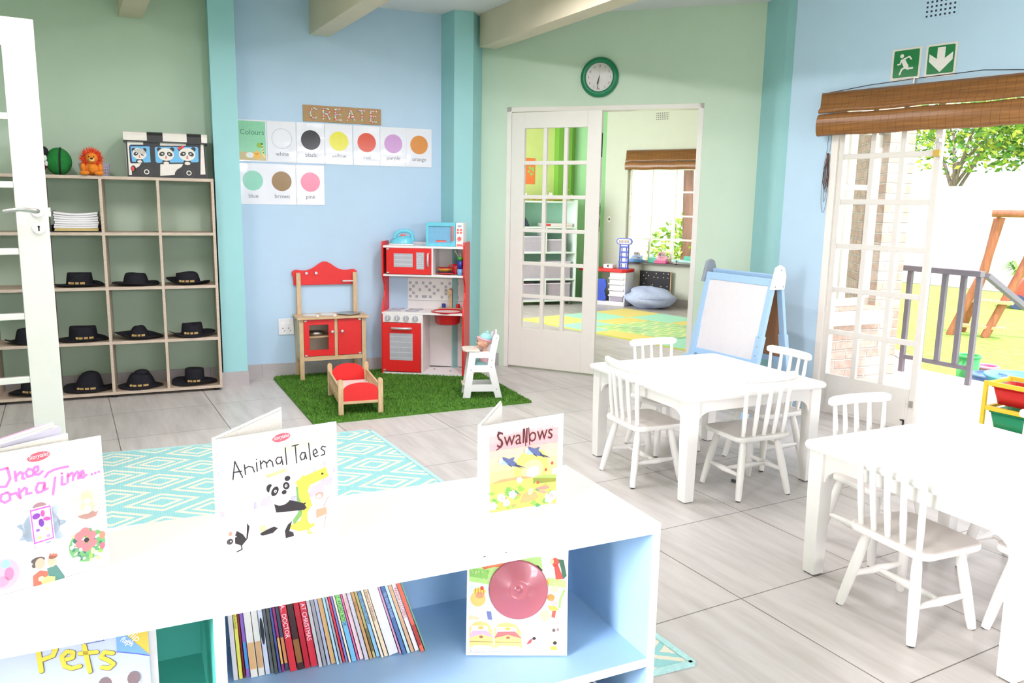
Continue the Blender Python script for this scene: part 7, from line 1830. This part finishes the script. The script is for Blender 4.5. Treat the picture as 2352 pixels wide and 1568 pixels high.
def beanbag():
    b = MB(mat('beanbag_denim', (188, 202, 236), 0.85, noise=0.06, scale=30, bump=0.1))
    rnd = random.Random(3); ph = [rnd.uniform(0, 6.28) for _ in range(8)]
    n, m = 40, 22; vs = []
    for i in range(m + 1):
        t = PI * i / m
        for k in range(n):
            q = 2 * PI * k / n
            d = Vector((math.sin(t) * math.cos(q), math.sin(t) * math.sin(q), -math.cos(t)))
            w = 1 + 0.05 * math.sin(3 * q + ph[0]) * math.sin(t) + 0.035 * math.sin(5 * q + 3 * t + ph[1]) + 0.03 * math.sin(7 * t + 2 * q + ph[2])
            x, y, z = 0.34 * d.x * w, 0.27 * d.y * w, 0.15 + 0.155 * d.z * w * (1.0 if d.z < 0 else 0.92 - 0.1 * d.x)
            if d.x < -0.6 and 0.1 < d.z < 0.6: x += 0.05 * math.sin((d.z - 0.1) / 0.5 * PI)
            z = max(z, 0.0)
            vs.append((x, y, z))
    b.add(vs, [(i * n + k, i * n + (k + 1) % n, (i + 1) * n + (k + 1) % n, (i + 1) * n + k) for i in range(m) for k in range(n)], True)
    o = tag(b.build('beanbag', loc=(6.84, 8.46, 0.0), rz=RAD(-62)), 'pale blue denim beanbag slumped below the pegboard', 'beanbag')
    b = MB(mat('beanbag_seam', (150, 170, 210), 0.9)); b.tube([(-0.30, -0.08, 0.17), (-0.2, -0.22, 0.16), (0, -0.275, 0.15), (0.2, -0.225, 0.15), (0.31, -0.08, 0.15)], 0.004, 6); b.build('seam', o)
beanbag()
def pegboard():
    t = thing('star_board', 'black pegboard with scattered pale pegs leaning against the playroom wall', 'pegboard', FR.p(-0.455, -0.055, 0.155), FR.a)
    b = MB(mat('black_board', (34, 36, 44), 0.6)); b.box(0.012, 0.462, -0.008, 0.0, 0, 0.322); b.build('board', t)
    for x in (0.0, 0.462):
        b = MB(M_PINEX); b.box(x, x + 0.012, -0.012, 0.008, -0.155, 0.325); b.build('side_batten', t)
    for u, v in ((.22, .93), (.13, .80), (.29, .80), (.21, .67), (.54, .90), (.47, .75), (.60, .74), (.78, .92), (.93, .91), (.78, .75), (.92, .74), (.15, .45), (.43, .42), (.71, .37), (.91, .38), (.14, .25), (.43, .18), (.69, .17), (.93, .17)):
        b = MB(mat('peg_wood', (236, 206, 170), 0.6)); b.cyl((0.012 + 0.45 * u, -0.008, 0.322 * v), (0.012 + 0.45 * u, -0.016, 0.322 * v), 0.0068, n=8); b.build('peg', t)
pegboard()
def play_stand():
    M_W = mat('stand_white_plastic', (240, 240, 244), 0.35); M_B = mat('stand_blue_plastic', (60, 90, 206), 0.35); M_R = mat('stand_red_plastic', (230, 44, 44), 0.35)
    fr = Fr(6.5, 8.93, -62)
    t = thing('play_market_stand', 'white blue and red plastic play shop stand with a tall blue tower', 'play stand', fr.o, fr.a)
    b = MB(M_W); b.box(-0.42, -0.40, 0, 0.26, 0, 0.46); b.box(0.225, 0.245, 0, 0.26, 0, 0.46); b.box(-0.42, 0.245, 0, 0.02, 0, 0.06)
    b.box(0.0, 0.225, 0.015, 0.025, 0.06, 0.46)
    b.build('frame', t, bevel=0.004)
    for z in (0.14, 0.22, 0.30, 0.375):
        b = MB(M_W); b.tube([(0.0, -0.008, z), (0.225, -0.008, z)], 0.013, 8); b.build('tray_bar', t)
    b = MB(mat('stand_lilac_tub', (176, 168, 190), 0.4)); b.box(0.02, 0.21, -0.002, 0.013, 0.065, 0.125); b.build('tub', t)
    b = MB(M_B); b.prism([(-0.35, 0.06), (-0.05, 0.06), (-0.03, 0.10), (-0.06, 0.2), (-0.03, 0.26), (-0.05, 0.36), (-0.35, 0.36)], -0.015, 0.012); b.build('side_panel', t, bevel=0.004)
    b = MB(M_R); b.slab([(-0.45, -0.04), (0.2, -0.04), (0.255, 0.0), (0.255, 0.27), (-0.45, 0.27)], 0.46, 0.505); b.build('counter', t, bevel=0.012)
    b = MB(M_W); b.box(-0.12, 0.02, 0.05, 0.18, 0.506, 0.56); b.use(M_DARK); b.rect(-0.06, -0.04, 0.525, 0.552, -0.0495); b.build('scale', t, bevel=0.006)
    tw = MB(M_B)
    x0, x1 = 0.098, 0.232
    for a in (x0, x1 - 0.012): tw.box(a, a + 0.012, 0.08, 0.11, 0.506, 0.84)
    for z in (0.506, 0.585, 0.655, 0.725, 0.795): tw.box(x0, x1, 0.08, 0.11, z, z + 0.02)
    for z in (0.525, 0.605, 0.675, 0.745): tw.box(x0 + 0.03, x0 + 0.036, 0.082, 0.108, z, z + 0.05); tw.box(x1 - 0.036, x1 - 0.03, 0.082, 0.108, z, z + 0.05)
    tw.build('tower', t, bevel=0.002)
    b = MB(M_W); b.box(x0 + 0.012, x1 - 0.012, 0.094, 0.098, 0.526, 0.83); b.build('tower_back', t)
    b = MB(M_B); b.xf = Matrix.Translation((0.165, 0.095, 0.878)) @ Matrix.Rotation(PI / 2, 4, 'X'); b.slab([(1.28 * x, y) for x, y in rr(0.18, 0.092, 0.042, 6)], -0.014, 0.014); b.use(mat('stand_sign_print', (226, 214, 206), 0.4)); b.slab([(1.3 * x, y) for x, y in rr(0.155, 0.062, 0.028, 6)], 0.0142, 0.016); b.use(ink(110, 90, 110))
    for i in range(7): b.box(-0.072 + 0.022 * i, -0.062 + 0.022 * i, -0.02, 0.016, 0.0165, 0.017)
    b.build('sign_head', t)
play_stand()

def till(x, c1, c2, label, hnd):
    t = thing('toy_cash_register', label, 'toy cash register', FR.p(x, -0.08, 0.586), FR.a, 'toy cash registers on the playroom sill')
    W = 0.17
    b = MB(mat('till_%d' % c1[0], c1, 0.35)); b.box(0, W, 0, 0.12, 0, 0.038); b.build('drawer', t, bevel=0.004)
    b = MB(mat('till_top_%d' % c2[0], c2, 0.35)); b.add([(0.01, 0.0, 0.039), (W - 0.01, 0.0, 0.039), (W - 0.01, 0.11, 0.039), (0.01, 0.11, 0.039), (0.01, 0.01, 0.05), (W - 0.01, 0.01, 0.05), (W - 0.01, 0.11, 0.092), (0.01, 0.11, 0.092)], [(0, 3, 2, 1), (4, 5, 6, 7), (0, 1, 5, 4), (1, 2, 6, 5), (2, 3, 7, 6), (3, 0, 4, 7)], False); b.use(mat('till_key', (238, 232, 240), 0.4))
    for i in range(4): b.box(0.03 + 0.028 * i, 0.048 + 0.028 * i, 0.035, 0.05, 0.058, 0.068)
    b.build('body', t, bevel=0.003)
    b = MB(mat('till_display', (190, 176, 176), 0.4)); b.box(0.035, 0.105, 0.085, 0.10, 0.093, 0.135); b.use(mat('till_screen', (150, 140, 140), 0.3)); b.box(0.042, 0.098, 0.082, 0.085, 0.102, 0.126); b.build('display', t, bevel=0.002)
    if hnd:
        b = MB(mat('till_handle', (240, 190, 200), 0.4)); b.tube([(0.03, 0.06, 0.09), (0.04, 0.06, 0.145), (0.085, 0.06, 0.152), (0.13, 0.06, 0.145), (0.14, 0.06, 0.09)], 0.012, 8); b.build('handle', t)
    else:
        b = MB(mat('till_scanner', (236, 230, 236), 0.4)); b.cyl((0.13, 0.07, 0.085), (0.13, 0.07, 0.13), 0.009, n=10); b.use(mat('till_button_red', (214, 80, 100), 0.4)); b.box(0.115, 0.145, 0.03, 0.05, 0.06, 0.07); b.build('scanner', t)
till(-0.615, (110, 170, 236), (170, 206, 246), 'blue toy cash register at the left of the playroom window sill', False)
till(-0.235, (226, 90, 150), (244, 160, 196), 'pink toy cash register with handle on the playroom window sill', True)
def sill_toys():
    t = thing('toy_tool_bench', 'aqua and teal plastic toy set at the right end of the playroom sill', 'toy', FR.p(0.0, -0.07, 0.586), FR.a)
    b = MB(mat('toy_pale_aqua', (190, 240, 240), 0.4)); b.box(0, 0.30, 0.02, 0.10, 0.03, 0.06); b.box(0.28, 0.3, 0.0, 0.12, 0.0, 0.09); b.build('tray', t, bevel=0.004)
    b = MB(mat('toy_teal', (90, 206, 180), 0.4)); b.box(0.16, 0.28, 0.06, 0.11, 0.06, 0.11); b.build('box', t, bevel=0.004)
    b = MB(M_DARK); b.cyl((0.08, 0.0, 0), (0.08, 0, 0.005), 0.018, n=12); b.cyl((0.08, 0, 0.005), (0.08, 0, 0.04), 0.004, n=8); b.ball((0.08, 0, 0.045), 0.009, 10, 6); b.build('stand', t)
    t = thing('toy_crate', 'small teal toy crate behind the pink cash register', 'toy', FR.p(-0.30, 0.0, 0.586), FR.a)
    b = MB(mat('toy_teal', (90, 206, 180), 0.4)); b.box(-0.06, 0.05, 0.0, 0.045, 0.0, 0.07); b.build('crate', t, bevel=0.004); b = MB(mat('toy_pale_aqua', (190, 240, 240), 0.4)); b.box(-0.01, 0.01, 0.0, 0.045, 0.07, 0.12); b.build('post', t)
sill_toys()

# shelf unit with clear boxes
FT = Fr(6.11, 9.17, -10)
def playroom_shelf():
    M_S = mat('playroom_shelf_white', (226, 244, 232), 0.4, noise=0.01); M_BK = mat('playroom_shelf_back', (150, 200, 176), 0.6, noise=0.02)
    t = thing('playroom_shelf', 'white rolling shelf unit with clear toy boxes behind the glazed door', 'shelf', FT.o, FT.a)
    W, D = 1.02, 0.36
    for x in (-W, -0.018):
        b = MB(M_S); b.box(x, x + 0.018, 0, D, 0.05, 1.42); b.build('upright', t)
    for z in (0.05, 0.358, 0.722, 1.06, 1.40):
        b = MB(M_S); b.box(-W + 0.018, -0.018, 0, D - 0.008, z - (0 if z < 0.1 else 0.02), z + (0.02 if z < 0.1 else 0)); b.build('board', t)
    b = MB(M_BK); b.box(-W + 0.018, -0.018, D - 0.008, D, 0.07, 1.40); b.build('back_panel', t)
    for z0, z1 in ((0.07, 0.338), (0.722, 1.04)):
        b = MB(M_S); b.box(-0.452, -0.436, 0.001, D - 0.01, z0, z1); b.build('divider', t)
    for x in (-0.07, -W + 0.07):
        for y in (0.05, D - 0.06):
            b = MB(mat('caster_grey', (120, 120, 124), 0.4)); b.cyl((x - 0.012, y, 0.024), (x + 0.012, y, 0.024), 0.024, n=16); b.use(M_STEEL); b.box(x - 0.016, x + 0.016, y - 0.012, y + 0.012, 0.03, 0.05); b.build('caster', t)
playroom_shelf()
def clear_box(x0, x1, z, h, fill, label, lid=True):
    t = thing('clear_toy_box', label, 'box', FT.p(x0, 0.03, z + 0.0008), FT.a, 'clear plastic toy boxes in the playroom shelf')
    w, d = x1 - x0, 0.25
    C = plastic_clear('clear_box_plastic', (236, 232, 240), 0.42)
    b = MB(C); b.box(0, w, 0, 0.003, 0, h); b.box(0, w, d - 0.003, d, 0, h); b.box(0, 0.003, 0.003, d - 0.003, 0, h); b.box(w - 0.003, w, 0.003, d - 0.003, 0, h); b.box(0.003, w - 0.003, 0.003, d - 0.003, 0, 0.003); b.build('tub', t)
    M = mat('clear_box_rim', (226, 222, 234), 0.3)
    b = MB(M); b.box(-0.006, w + 0.006, -0.006, 0.0, h - 0.016, h); b.box(-0.006, w + 0.006, -0.003, 0.0, 0.0, 0.008); b.box(w, w + 0.006, 0, d, h - 0.016, h); b.box(-0.006, 0, 0, d, h - 0.016, h); b.build('rim', t)
    rnd = random.Random(int(x0 * 1000) + int(z * 100)); b = MB()
    for i in range(26):
        c = rnd.choice(fill); b.use(mat('toy_piece_%d_%d_%d' % c, c, 0.5)); s = rnd.uniform(0.014, 0.034)
        px, py, pz = rnd.uniform(0.035, w - 0.035), rnd.uniform(0.035, d - 0.035), rnd.uniform(0.03, h * 0.66)
        b.xf = Matrix.Translation((px, py, pz)) @ Euler((rnd.uniform(0, 3), rnd.uniform(0, 3), rnd.uniform(0, 3))).to_matrix().to_4x4()
        if i % 3 == 0: b.ball((0, 0, 0), s * .8, 8, 6)
        else: b.box(-s * .7, s * .7, -s * .5, s * .5, -s * .4, s * .4)
    b.xf = Matrix.Identity(4)
    o = b.build('toy_pieces', t); o['kind'] = 'stuff'
YL = [(240, 226, 120), (250, 240, 190), (240, 200, 120)]; PKX = [(240, 170, 180), (226, 120, 140), (240, 220, 120), (150, 200, 150)]; MIXC = [(150, 200, 190), (240, 226, 150), (170, 190, 226), (220, 160, 170)]; GRY = [(176, 160, 160), (200, 170, 170), (150, 146, 150)]
clear_box(-0.94, -0.475, 0.722, 0.21, GRY, 'clear box of greyish bits in the left bay of the second shelf row')
clear_box(-0.425, -0.19, 0.722, 0.17, MIXC, 'smaller clear box in the middle bay of the second shelf row')
clear_box(-0.93, -0.50, 0.358, 0.21, MIXC + YL, 'clear box of yellow and blue toys at the left of the third shelf row')
clear_box(-0.435, -0.075, 0.358, 0.235, PKX + YL, 'clear box of pink and yellow toys at the right of the third shelf row')
clear_box(-0.93, -0.49, 0.07, 0.225, YL + PKX, 'clear box with yellow and red pieces at the left of the bottom shelf row')
clear_box(-0.425, -0.07, 0.07, 0.23, [(214, 110, 130), (170, 150, 206), (236, 190, 200)], 'clear box of pink and violet toys at the right of the bottom shelf row')
b = MB(mat('toy_red_spare', (230, 70, 80), 0.5)); b.prism([(0, 0), (0.10, 0), (0.05, 0.06)], 0, 0.08); tag(b.build('toy_roof', loc=FT.p(-0.36, 0.06, 0.24), rz=FT.a), 'red toy roof poking out of the bottom right clear box', 'toy')
b = MB(mat('toy_red_spare', (230, 70, 80), 0.5)); b.prism([(0, 0), (0.11, 0), (0.06, 0.045), (0.02, 0.045)], 0, 0.08); tag(b.build('toy_roof', loc=FT.p(-0.70, 0.06, 0.25), rz=FT.a), 'red toy piece poking out of the bottom left clear box', 'toy')
t = thing('board_game_box', 'white board game box with red trim lying on the upper playroom shelf', 'box', FT.p(-0.46, 0.03, 1.0608), FT.a)
b = MB(mat('game_box_white', (232, 224, 220), 0.4)); b.box(0, 0.40, 0, 0.27, 0, 0.045); b.build('box', t, bevel=0.002)
b = MB(ink(206, 70, 70)); b.rect(0.01, 0.085, 0.008, 0.036, 0.0005); b.use(ink(226, 160, 150)); b.rect(0.3, 0.38, 0.012, 0.02, 0.0005); b.build('front_print', t)
b = MB(ink(150, 150, 156)); b.box(0.06, 0.12, 0.12, 0.2, 0.0452, 0.0456); b.use(ink(190, 190, 186)); b.box(0.14, 0.34, 0.06, 0.2, 0.0452, 0.0456); b.build('top_print', t)
b = MB(mat('dark_slate_plastic', (46, 66, 78), 0.4)); b.prism([(0, 0), (0.17, 0), (0.13, 0.085), (0.10, 0.12), (0.0, 0.12)], 0, 0.03); tag(b.build('wedge_speaker', loc=FT.p(-0.82, 0.1, 1.0608), rz=FT.a), 'dark slate wedge-shaped toy at the left of the upper playroom shelf', 'toy')
def straw_row():
    rnd = random.Random(21)
    b = MB(mat('straw_gold', (196, 164, 60), 0.8, noise=0.2)); b.use(mat('straw_gold', (196, 164, 60), 0.8))
    for i in range(420):
        x = rnd.uniform(-0.98, -0.09); y = rnd.uniform(0.02, 0.2); a = rnd.uniform(0, 3.14); L = rnd.uniform(0.02, 0.06); z = rnd.uniform(0.003, 0.028)
        b.bar((x, y, z), (x + L * math.cos(a), y + L * math.sin(a), z + rnd.uniform(-.002, .006)), 0.004, 0.003)
    o = tag(b.build('straw', loc=FT.p(0, 0, 1.405), rz=FT.a), 'gold shredded straw spread along the top of the playroom shelf', 'straw', kind='stuff')
    for i, x in enumerate((-0.78, -0.42, -0.12)):
        b = MB(mat('craft_paper_white', (240, 240, 236), 0.7))
        for k in range(5):
            a = rnd.uniform(-1.0, 1.0); L = rnd.uniform(0.06, 0.11); x1 = math.sin(a) * L; z1 = math.cos(a) * L
            b.prism([(-0.012, 0), (0.012, 0), (x1 + 0.012, z1 * .8), (x1, z1)], -0.002 + k * 0.006, 0.001 + k * 0.006)
        if i: b.use(mat('craft_paper_lime', (206, 240, 110), 0.7)); b.tube([(0.0, 0.03, 0.02), (-0.02, 0.03, 0.09), (0.0, 0.03, 0.13), (0.03, 0.03, 0.13)], 0.005, 6)
        tag(b.build('paper_bird', loc=FT.p(x, 0.06, 1.425), rz=FT.a), ['white folded paper bird at the left of the shelf top', 'white folded paper bird with lime neck in the middle of the shelf top', 'white folded paper bird with lime neck at the right end of the shelf top'][i], 'paper craft', 'paper birds on the playroom shelf')
straw_row()
def picture(x0, x1, z0, z1, c, kind, label):
    t = thing('childs_painting', label, 'picture', FG.p(x0, -0.002, z0), FG.a)
    b = MB(mat('picture_%d_%d' % (c[0], c[1]), c, 0.6)); b.box(0, x1 - x0, -0.002, 0, 0, z1 - z0); b.build('sheet', t)
    b = MB(ink(150, 206, 110) if kind else ink(90, 90, 60))
    rnd = random.Random(kind)
    for i in range(14): b.disc((x1 - x0) * (0.62 if kind else .3) + rnd.uniform(-.035, .035), (z1 - z0) * 0.5 + rnd.uniform(-.06, .06), rnd.uniform(.008, .018), None, 0.0025 + i * 1e-5, 10)
    b.build('painted_blob', t)
# paintings on the lime wall, headings follow that wall
gx = lambda wx: (wx - 3.9) / math.cos(RAD(10))
picture(gx(5.50), gx(5.635), 1.63, 1.98, (236, 220, 70), 0, 'yellow child painting on the lime playroom wall')
picture(gx(5.655), gx(5.815), 1.63, 1.985, (240, 130, 70), 5, 'orange child painting with green figure on the lime playroom wall')
t = thing('light_switch', 'small white light switch on the playroom wall', 'switch', FR.p(-1.0, -0.001, 1.12), FR.a)
b = MB(mat('switch_plastic', (240, 238, 234), 0.35)); b.box(0, 0.05, -0.008, 0, 0, 0.085); b.build('plate', t, bevel=0.002)
b = MB(M_DARK); b.box(0.016, 0.034, -0.0095, -0.008, 0.03, 0.06); b.build('rocker', t)

# ------------------------------------------------------------------ garden
def railing():
    M_G = mat('galvanised_grey_paint', (118, 114, 126), 0.5, noise=0.03)
    fr = Fr(6.205, 4.27, -90.5)
    t = thing('patio_railing', 'grey metal railing at the edge of the patio outside the garden door', 'railing', fr.o, fr.a)
    L = 0.62
    b = MB(M_G); b.box(-0.06, L + 0.01, -0.03, 0.03, 0.855, 0.90); b.build('top_rail', t, bevel=0.003)
    b = MB(M_G); b.box(0.03, L - 0.02, -0.012, 0.012, 0.11, 0.145); b.build('bottom_rail', t, bevel=0.002)
    for i, x in enumerate((0.0, 0.155, 0.31, 0.465, L - 0.03)):
        b = MB(M_G); z0 = -0.005 if i in (0, 4) else 0.145; b.box(x, x + 0.04, -0.016, 0.016, z0 if i in (0, 4) else 0.1455, 0.8548); b.build('post' if i in (0, 4) else 'baluster', t, bevel=0.002)
    t = thing('stair_handrail', 'sloping grey metal handrail going down from the patio railing', 'handrail', (6.36, 3.70, 0))
    b = MB(M_G); b.bar((0.0, 0.0, 0.86), (1.2, -0.22, 0.14), 0.05, 0.04); b.build('rail', t, bevel=0.002)
    b = MB(M_G); b.bar((1.12, -0.205, -0.35), (1.12, -0.205, 0.18), 0.035, 0.035, (1, 0, 0)); b.build('post', t)
railing()
def plastic_toys():
    M_A = mat('garden_toy_aqua', (120, 206, 226), 0.4); M_GN = mat('garden_toy_green', (90, 206, 120), 0.4); M_PK = mat('garden_toy_pink', (240, 150, 190), 0.4); M_BL = mat('garden_toy_blue', (130, 160, 226), 0.4)
    spots = [(6.75, 4.0, M_GN, 'green', .09, .22), (6.7, 3.78, M_BL, 'blue', .14, .1), (6.75, 3.6, M_A, 'aqua', .22, .12), (7.1, 4.05, M_PK, 'pink', .1, .09)]
    for x, y, m, c, r, h in spots:
        t = thing('garden_play_tub', '%s plastic play tub on the grass just behind the railing' % c, 'toy tub', (x, y, -0.35), 0.3, 'plastic tubs behind the railing')
        h += 0.26
        b = MB(m); b.lathe([(r * .8, 0), (r, h), (r * .92, h), (r * .72, 0.02), (0.002, 0.02)], 20); b.build('tub', t)
        b = MB(m); b.tube([(r * math.cos(a), r * math.sin(a), h) for a in [2 * PI * i / 20 for i in range(20)]], 0.012, 6, closed=True); b.build('rim', t)
plastic_toys()
def climbing_frame():
    M_P = wood('climbing_pole', (190, 120, 96), (160, 96, 76), 4, (6, 6, 1), 0.7); M_PB = wood('step_plank', (214, 190, 160), (190, 166, 136), 4)
    t = thing('climbing_frame', 'red-brown timber climbing frame with steps on the lawn', 'climbing frame', (10.9, 6.7, -0.35), RAD(0))
    A = [Vector((-0.05, 0.0, 0)), Vector((0.35, 0.05, 0.0)), Vector((0.15, -0.42, 0.0))]
    b = MB(M_P); b.tube([(-0.12, 0.0, 0), (0.0, -0.3, 0.9), (0.06, -0.42, 1.64)], 0.055, 10); b.build('pole', t)
    b = MB(M_P); b.tube([(0.35, 0.12, 0), (0.2, -0.2, 0.9), (0.1, -0.36, 1.62)], 0.055, 10); b.build('pole', t)
    b = MB(M_P); b.tube([(0.1, -0.36, 0), (0.3, -0.62, 0.9), (0.44, -0.82, 1.66)], 0.055, 10); b.build('pole', t)
    b = MB(M_P); b.tube([(-0.05, -0.36, 1.69), (0.7, -1.9, 1.69)], 0.05, 10); b.build('cross_beam', t)
    for z, o in ((0.14, 0.0), (0.5, -0.08)):
        b = MB(M_PB); b.bar((0.0, o + 0.0, z), (0.22, o - 0.55, z), 0.14, 0.045); b.build('step', t, bevel=0.004)
climbing_frame()
def toy_car():
    t = thing('ride_on_car', 'red plastic ride-on toy car on the lawn at the right picture edge', 'toy car', (15.2, 7.9, -0.35), RAD(-60))
    b = MB(mat('car_red', (232, 90, 80), 0.4)); b.prism([(-0.5, 0.1), (0.55, 0.1), (0.6, 0.3), (0.3, 0.36), (0.2, 0.55), (-0.25, 0.55), (-0.35, 0.36), (-0.55, 0.32)], -0.25, 0.25); b.build('body', t, bevel=0.03)
    for x in (-0.3, 0.35):
        for y in (-0.26, 0.26):
            b = MB(mat('car_wheel', (70, 80, 130), 0.6)); b.cyl((x, y - 0.05, 0.13), (x, y + 0.05, 0.13), 0.13, n=18); b.build('wheel', t)
    b = MB(mat('car_seat', (240, 200, 80), 0.5)); b.box(-0.2, 0.1, -0.18, 0.18, 0.55, 0.6); b.build('seat', t, bevel=0.01)
toy_car()
def leaf_cloud(b, mats, rnd, c, r, n, s):
    for i in range(n):
        while True:
            d = Vector((rnd.uniform(-1, 1), rnd.uniform(-1, 1), rnd.uniform(-1, 1)))
            if 0.25 < d.length < 1: break
        p = Vector(c) + Vector((d.x * r[0], d.y * r[1], d.z * r[2]))
        a = Vector((rnd.uniform(-1, 1), rnd.uniform(-1, 1), rnd.uniform(-.6, .6))).normalized(); q = a.cross(Vector((rnd.uniform(-1, 1), rnd.uniform(-1, 1), rnd.uniform(-1, 1)))).normalized()
        L = s * rnd.uniform(.6, 1.3); b.use(rnd.choice(mats))
        b.add([p - a * L, p + q * L * .5, p + a * L, p - q * L * .5], [(0, 1, 2, 3)], False)
LEAF = [mat('leaf_green', (124, 170, 70), 0.7, noise=0.2, scale=3), mat('leaf_yellow', (190, 200, 84), 0.7, noise=0.2, scale=3), mat('leaf_dark', (86, 136, 70), 0.7, noise=0.2, scale=3)]
M_BARK = wood('bark', (150, 136, 126), (110, 96, 88), 4, (8, 8, 1), 0.9)
def tree(x, y, lean, label, seed, crown_r, base, n, trunk_r, leaves=LEAF):
    rnd = random.Random(seed)
    t = thing('tree', label, 'tree', (x, y, -0.35), 0, 'trees behind the white garden wall')
    top = Vector((lean[0], lean[1], base))
    b = MB(M_BARK); b.tube([(0, 0, 0), top * 0.5 + Vector((0.1, 0, 0)), top], [trunk_r, trunk_r * .8, trunk_r * .5], 10); b.build('trunk', t)
    b = MB(M_BARK)
    tips = []
    for k in range(7):
        a = rnd.uniform(0, 6.28); e = top + Vector((math.cos(a) * crown_r * .7, math.sin(a) * crown_r * .7, rnd.uniform(.3, 1.3)))
        b.tube([top * rnd.uniform(.6, .95), (top + e) / 2 + Vector((0, 0, .2)), e], [trunk_r * .4, trunk_r * .25, .02], 6); tips.append(e)
    b.build('branches', t)
    b = MB()
    leaf_cloud(b, leaves, rnd, top + Vector((0, 0, .9)), (crown_r, crown_r, 1.3), n // 2, 0.10)
    for e in tips: leaf_cloud(b, leaves, rnd, e, (.8, .8, .6), n // 14, 0.10)
    o = b.build('foliage', t)
tree(22.0, 14.4, (0.2, -.3), 'dense green tree behind the garden wall, beside the open leaf edge', 1, 1.9, 3.1, 2600, .14)
tree(22.5, 12.4, (0.3, -.4), 'loose yellow-green tree behind the garden wall with thin dark branches', 2, 1.7, 3.4, 1500, .12, [LEAF[1], LEAF[0]])
tree(22.2, 9.6, (0.4, 1.6), 'leaning bare-trunked tree behind the garden wall at the right picture edge', 3, 1.2, 4.2, 700, .2, [LEAF[1]])
def bush(x, y, z, r, n, label, seed, name='bush', leaves=LEAF, s=.05, spiky=False, cat='bush'):
    rnd = random.Random(seed); t = thing(name, label, cat, (x, y, z))
    b = MB()
    if spiky:
        for i in range(n):
            a = rnd.uniform(0, 6.28); L = rnd.uniform(.5, .9) * r; b.use(rnd.choice(leaves)); d = Vector((math.cos(a), math.sin(a), 0)); w = d.cross(Vector((0, 0, 1))) * .03
            b.add([d * .04 - w, d * .04 + w, d * L * .6 + Vector((0, 0, L * .8)) + w, d * L * .6 + Vector((0, 0, L * .8)) - w, d * L + Vector((0, 0, L * .55))], [(0, 1, 2, 3), (3, 2, 4)], False)
        b.build('blades', t)
    else:
        leaf_cloud(b, leaves, rnd, (0, 0, r[2]), r, n, s); b.build('foliage', t)
        b = MB(M_BARK); b.tube([(0, 0, 0), (0.03, 0, r[2])], [.05, .02], 6); b.build('stem', t)
bush(18.4, 9.75, -0.34, 0.9, 90, 'spiky green clump planted at the foot of the garden wall', 4, 'agapanthus', [LEAF[2], LEAF[0]], spiky=True, cat='plant')
# outside the playroom window
bush(9.9, 10.7, -0.35, (1.0, 1.2, 0.85), 2600, 'bright green shrub outside the playroom window', 6, s=.06, leaves=[LEAF[0], LEAF[1]])
b = MB(M_GWALL); b.box(12.0, 12.2, 8.5, 22, -0.35, 2.4); struct(b.build('wall_yard'))
t = thing('pergola', 'brown timber pergola post and beam outside the playroom window', 'pergola', (9.05, 10.35, -0.35))
M_PG = wood('pergola_timber', (150, 110, 100), (120, 84, 76), 4, (6, 6, 1), 0.8)
b = MB(M_PG); b.tube([(0, 0, 0), (0.05, 0.0, 1.2), (0.03, 0.02, 2.35)], 0.085, 12); b.build('post', t)
b = MB(M_PG); b.tube([(-0.8, 2.2, 2.38), (0.9, -2.6, 2.38)], 0.07, 10); b.build('beam', t)
# bracket under the veranda
t = thing('roof_bracket', 'dark metal bracket under the veranda eave above the garden door opening', 'bracket', (5.5, 3.30, 2.0))
b = MB(mat('bracket_black', (40, 36, 60), 0.5)); b.bar((0.0, 0.0, 0.49), (-0.16, 0.06, 0.25), 0.05, 0.04); b.build('strut', t)
t = thing('garden_tap', 'small dark garden tap post against the white wall', 'tap', (17.5, 12.3, -0.35))
b = MB(mat('tap_post_white', (236, 236, 240), 0.6)); b.cyl((0, 0, 0), (0, 0, 1.0), 0.03, n=10); b.build('post', t)
b = MB(mat('tap_dark', (70, 70, 110), 0.5)); b.ball((0, 0, 1.06), (0.09, 0.09, 0.09), 12, 8); b.build('head', t)
b = MB(mat('toy_block_dark', (60, 62, 66), 0.5)); b.box(-0.006, 0.006, -0.02, 0.02, 0, 0.012); b.box(0.006, 0.035, -0.006, 0.004, 0, 0.008)
tag(b.build('toy_piece', loc=(2.85, 2.79, 0.0), rz=0.2), 'tiny dark plastic toy piece on the floor under the easel table', 'toy')
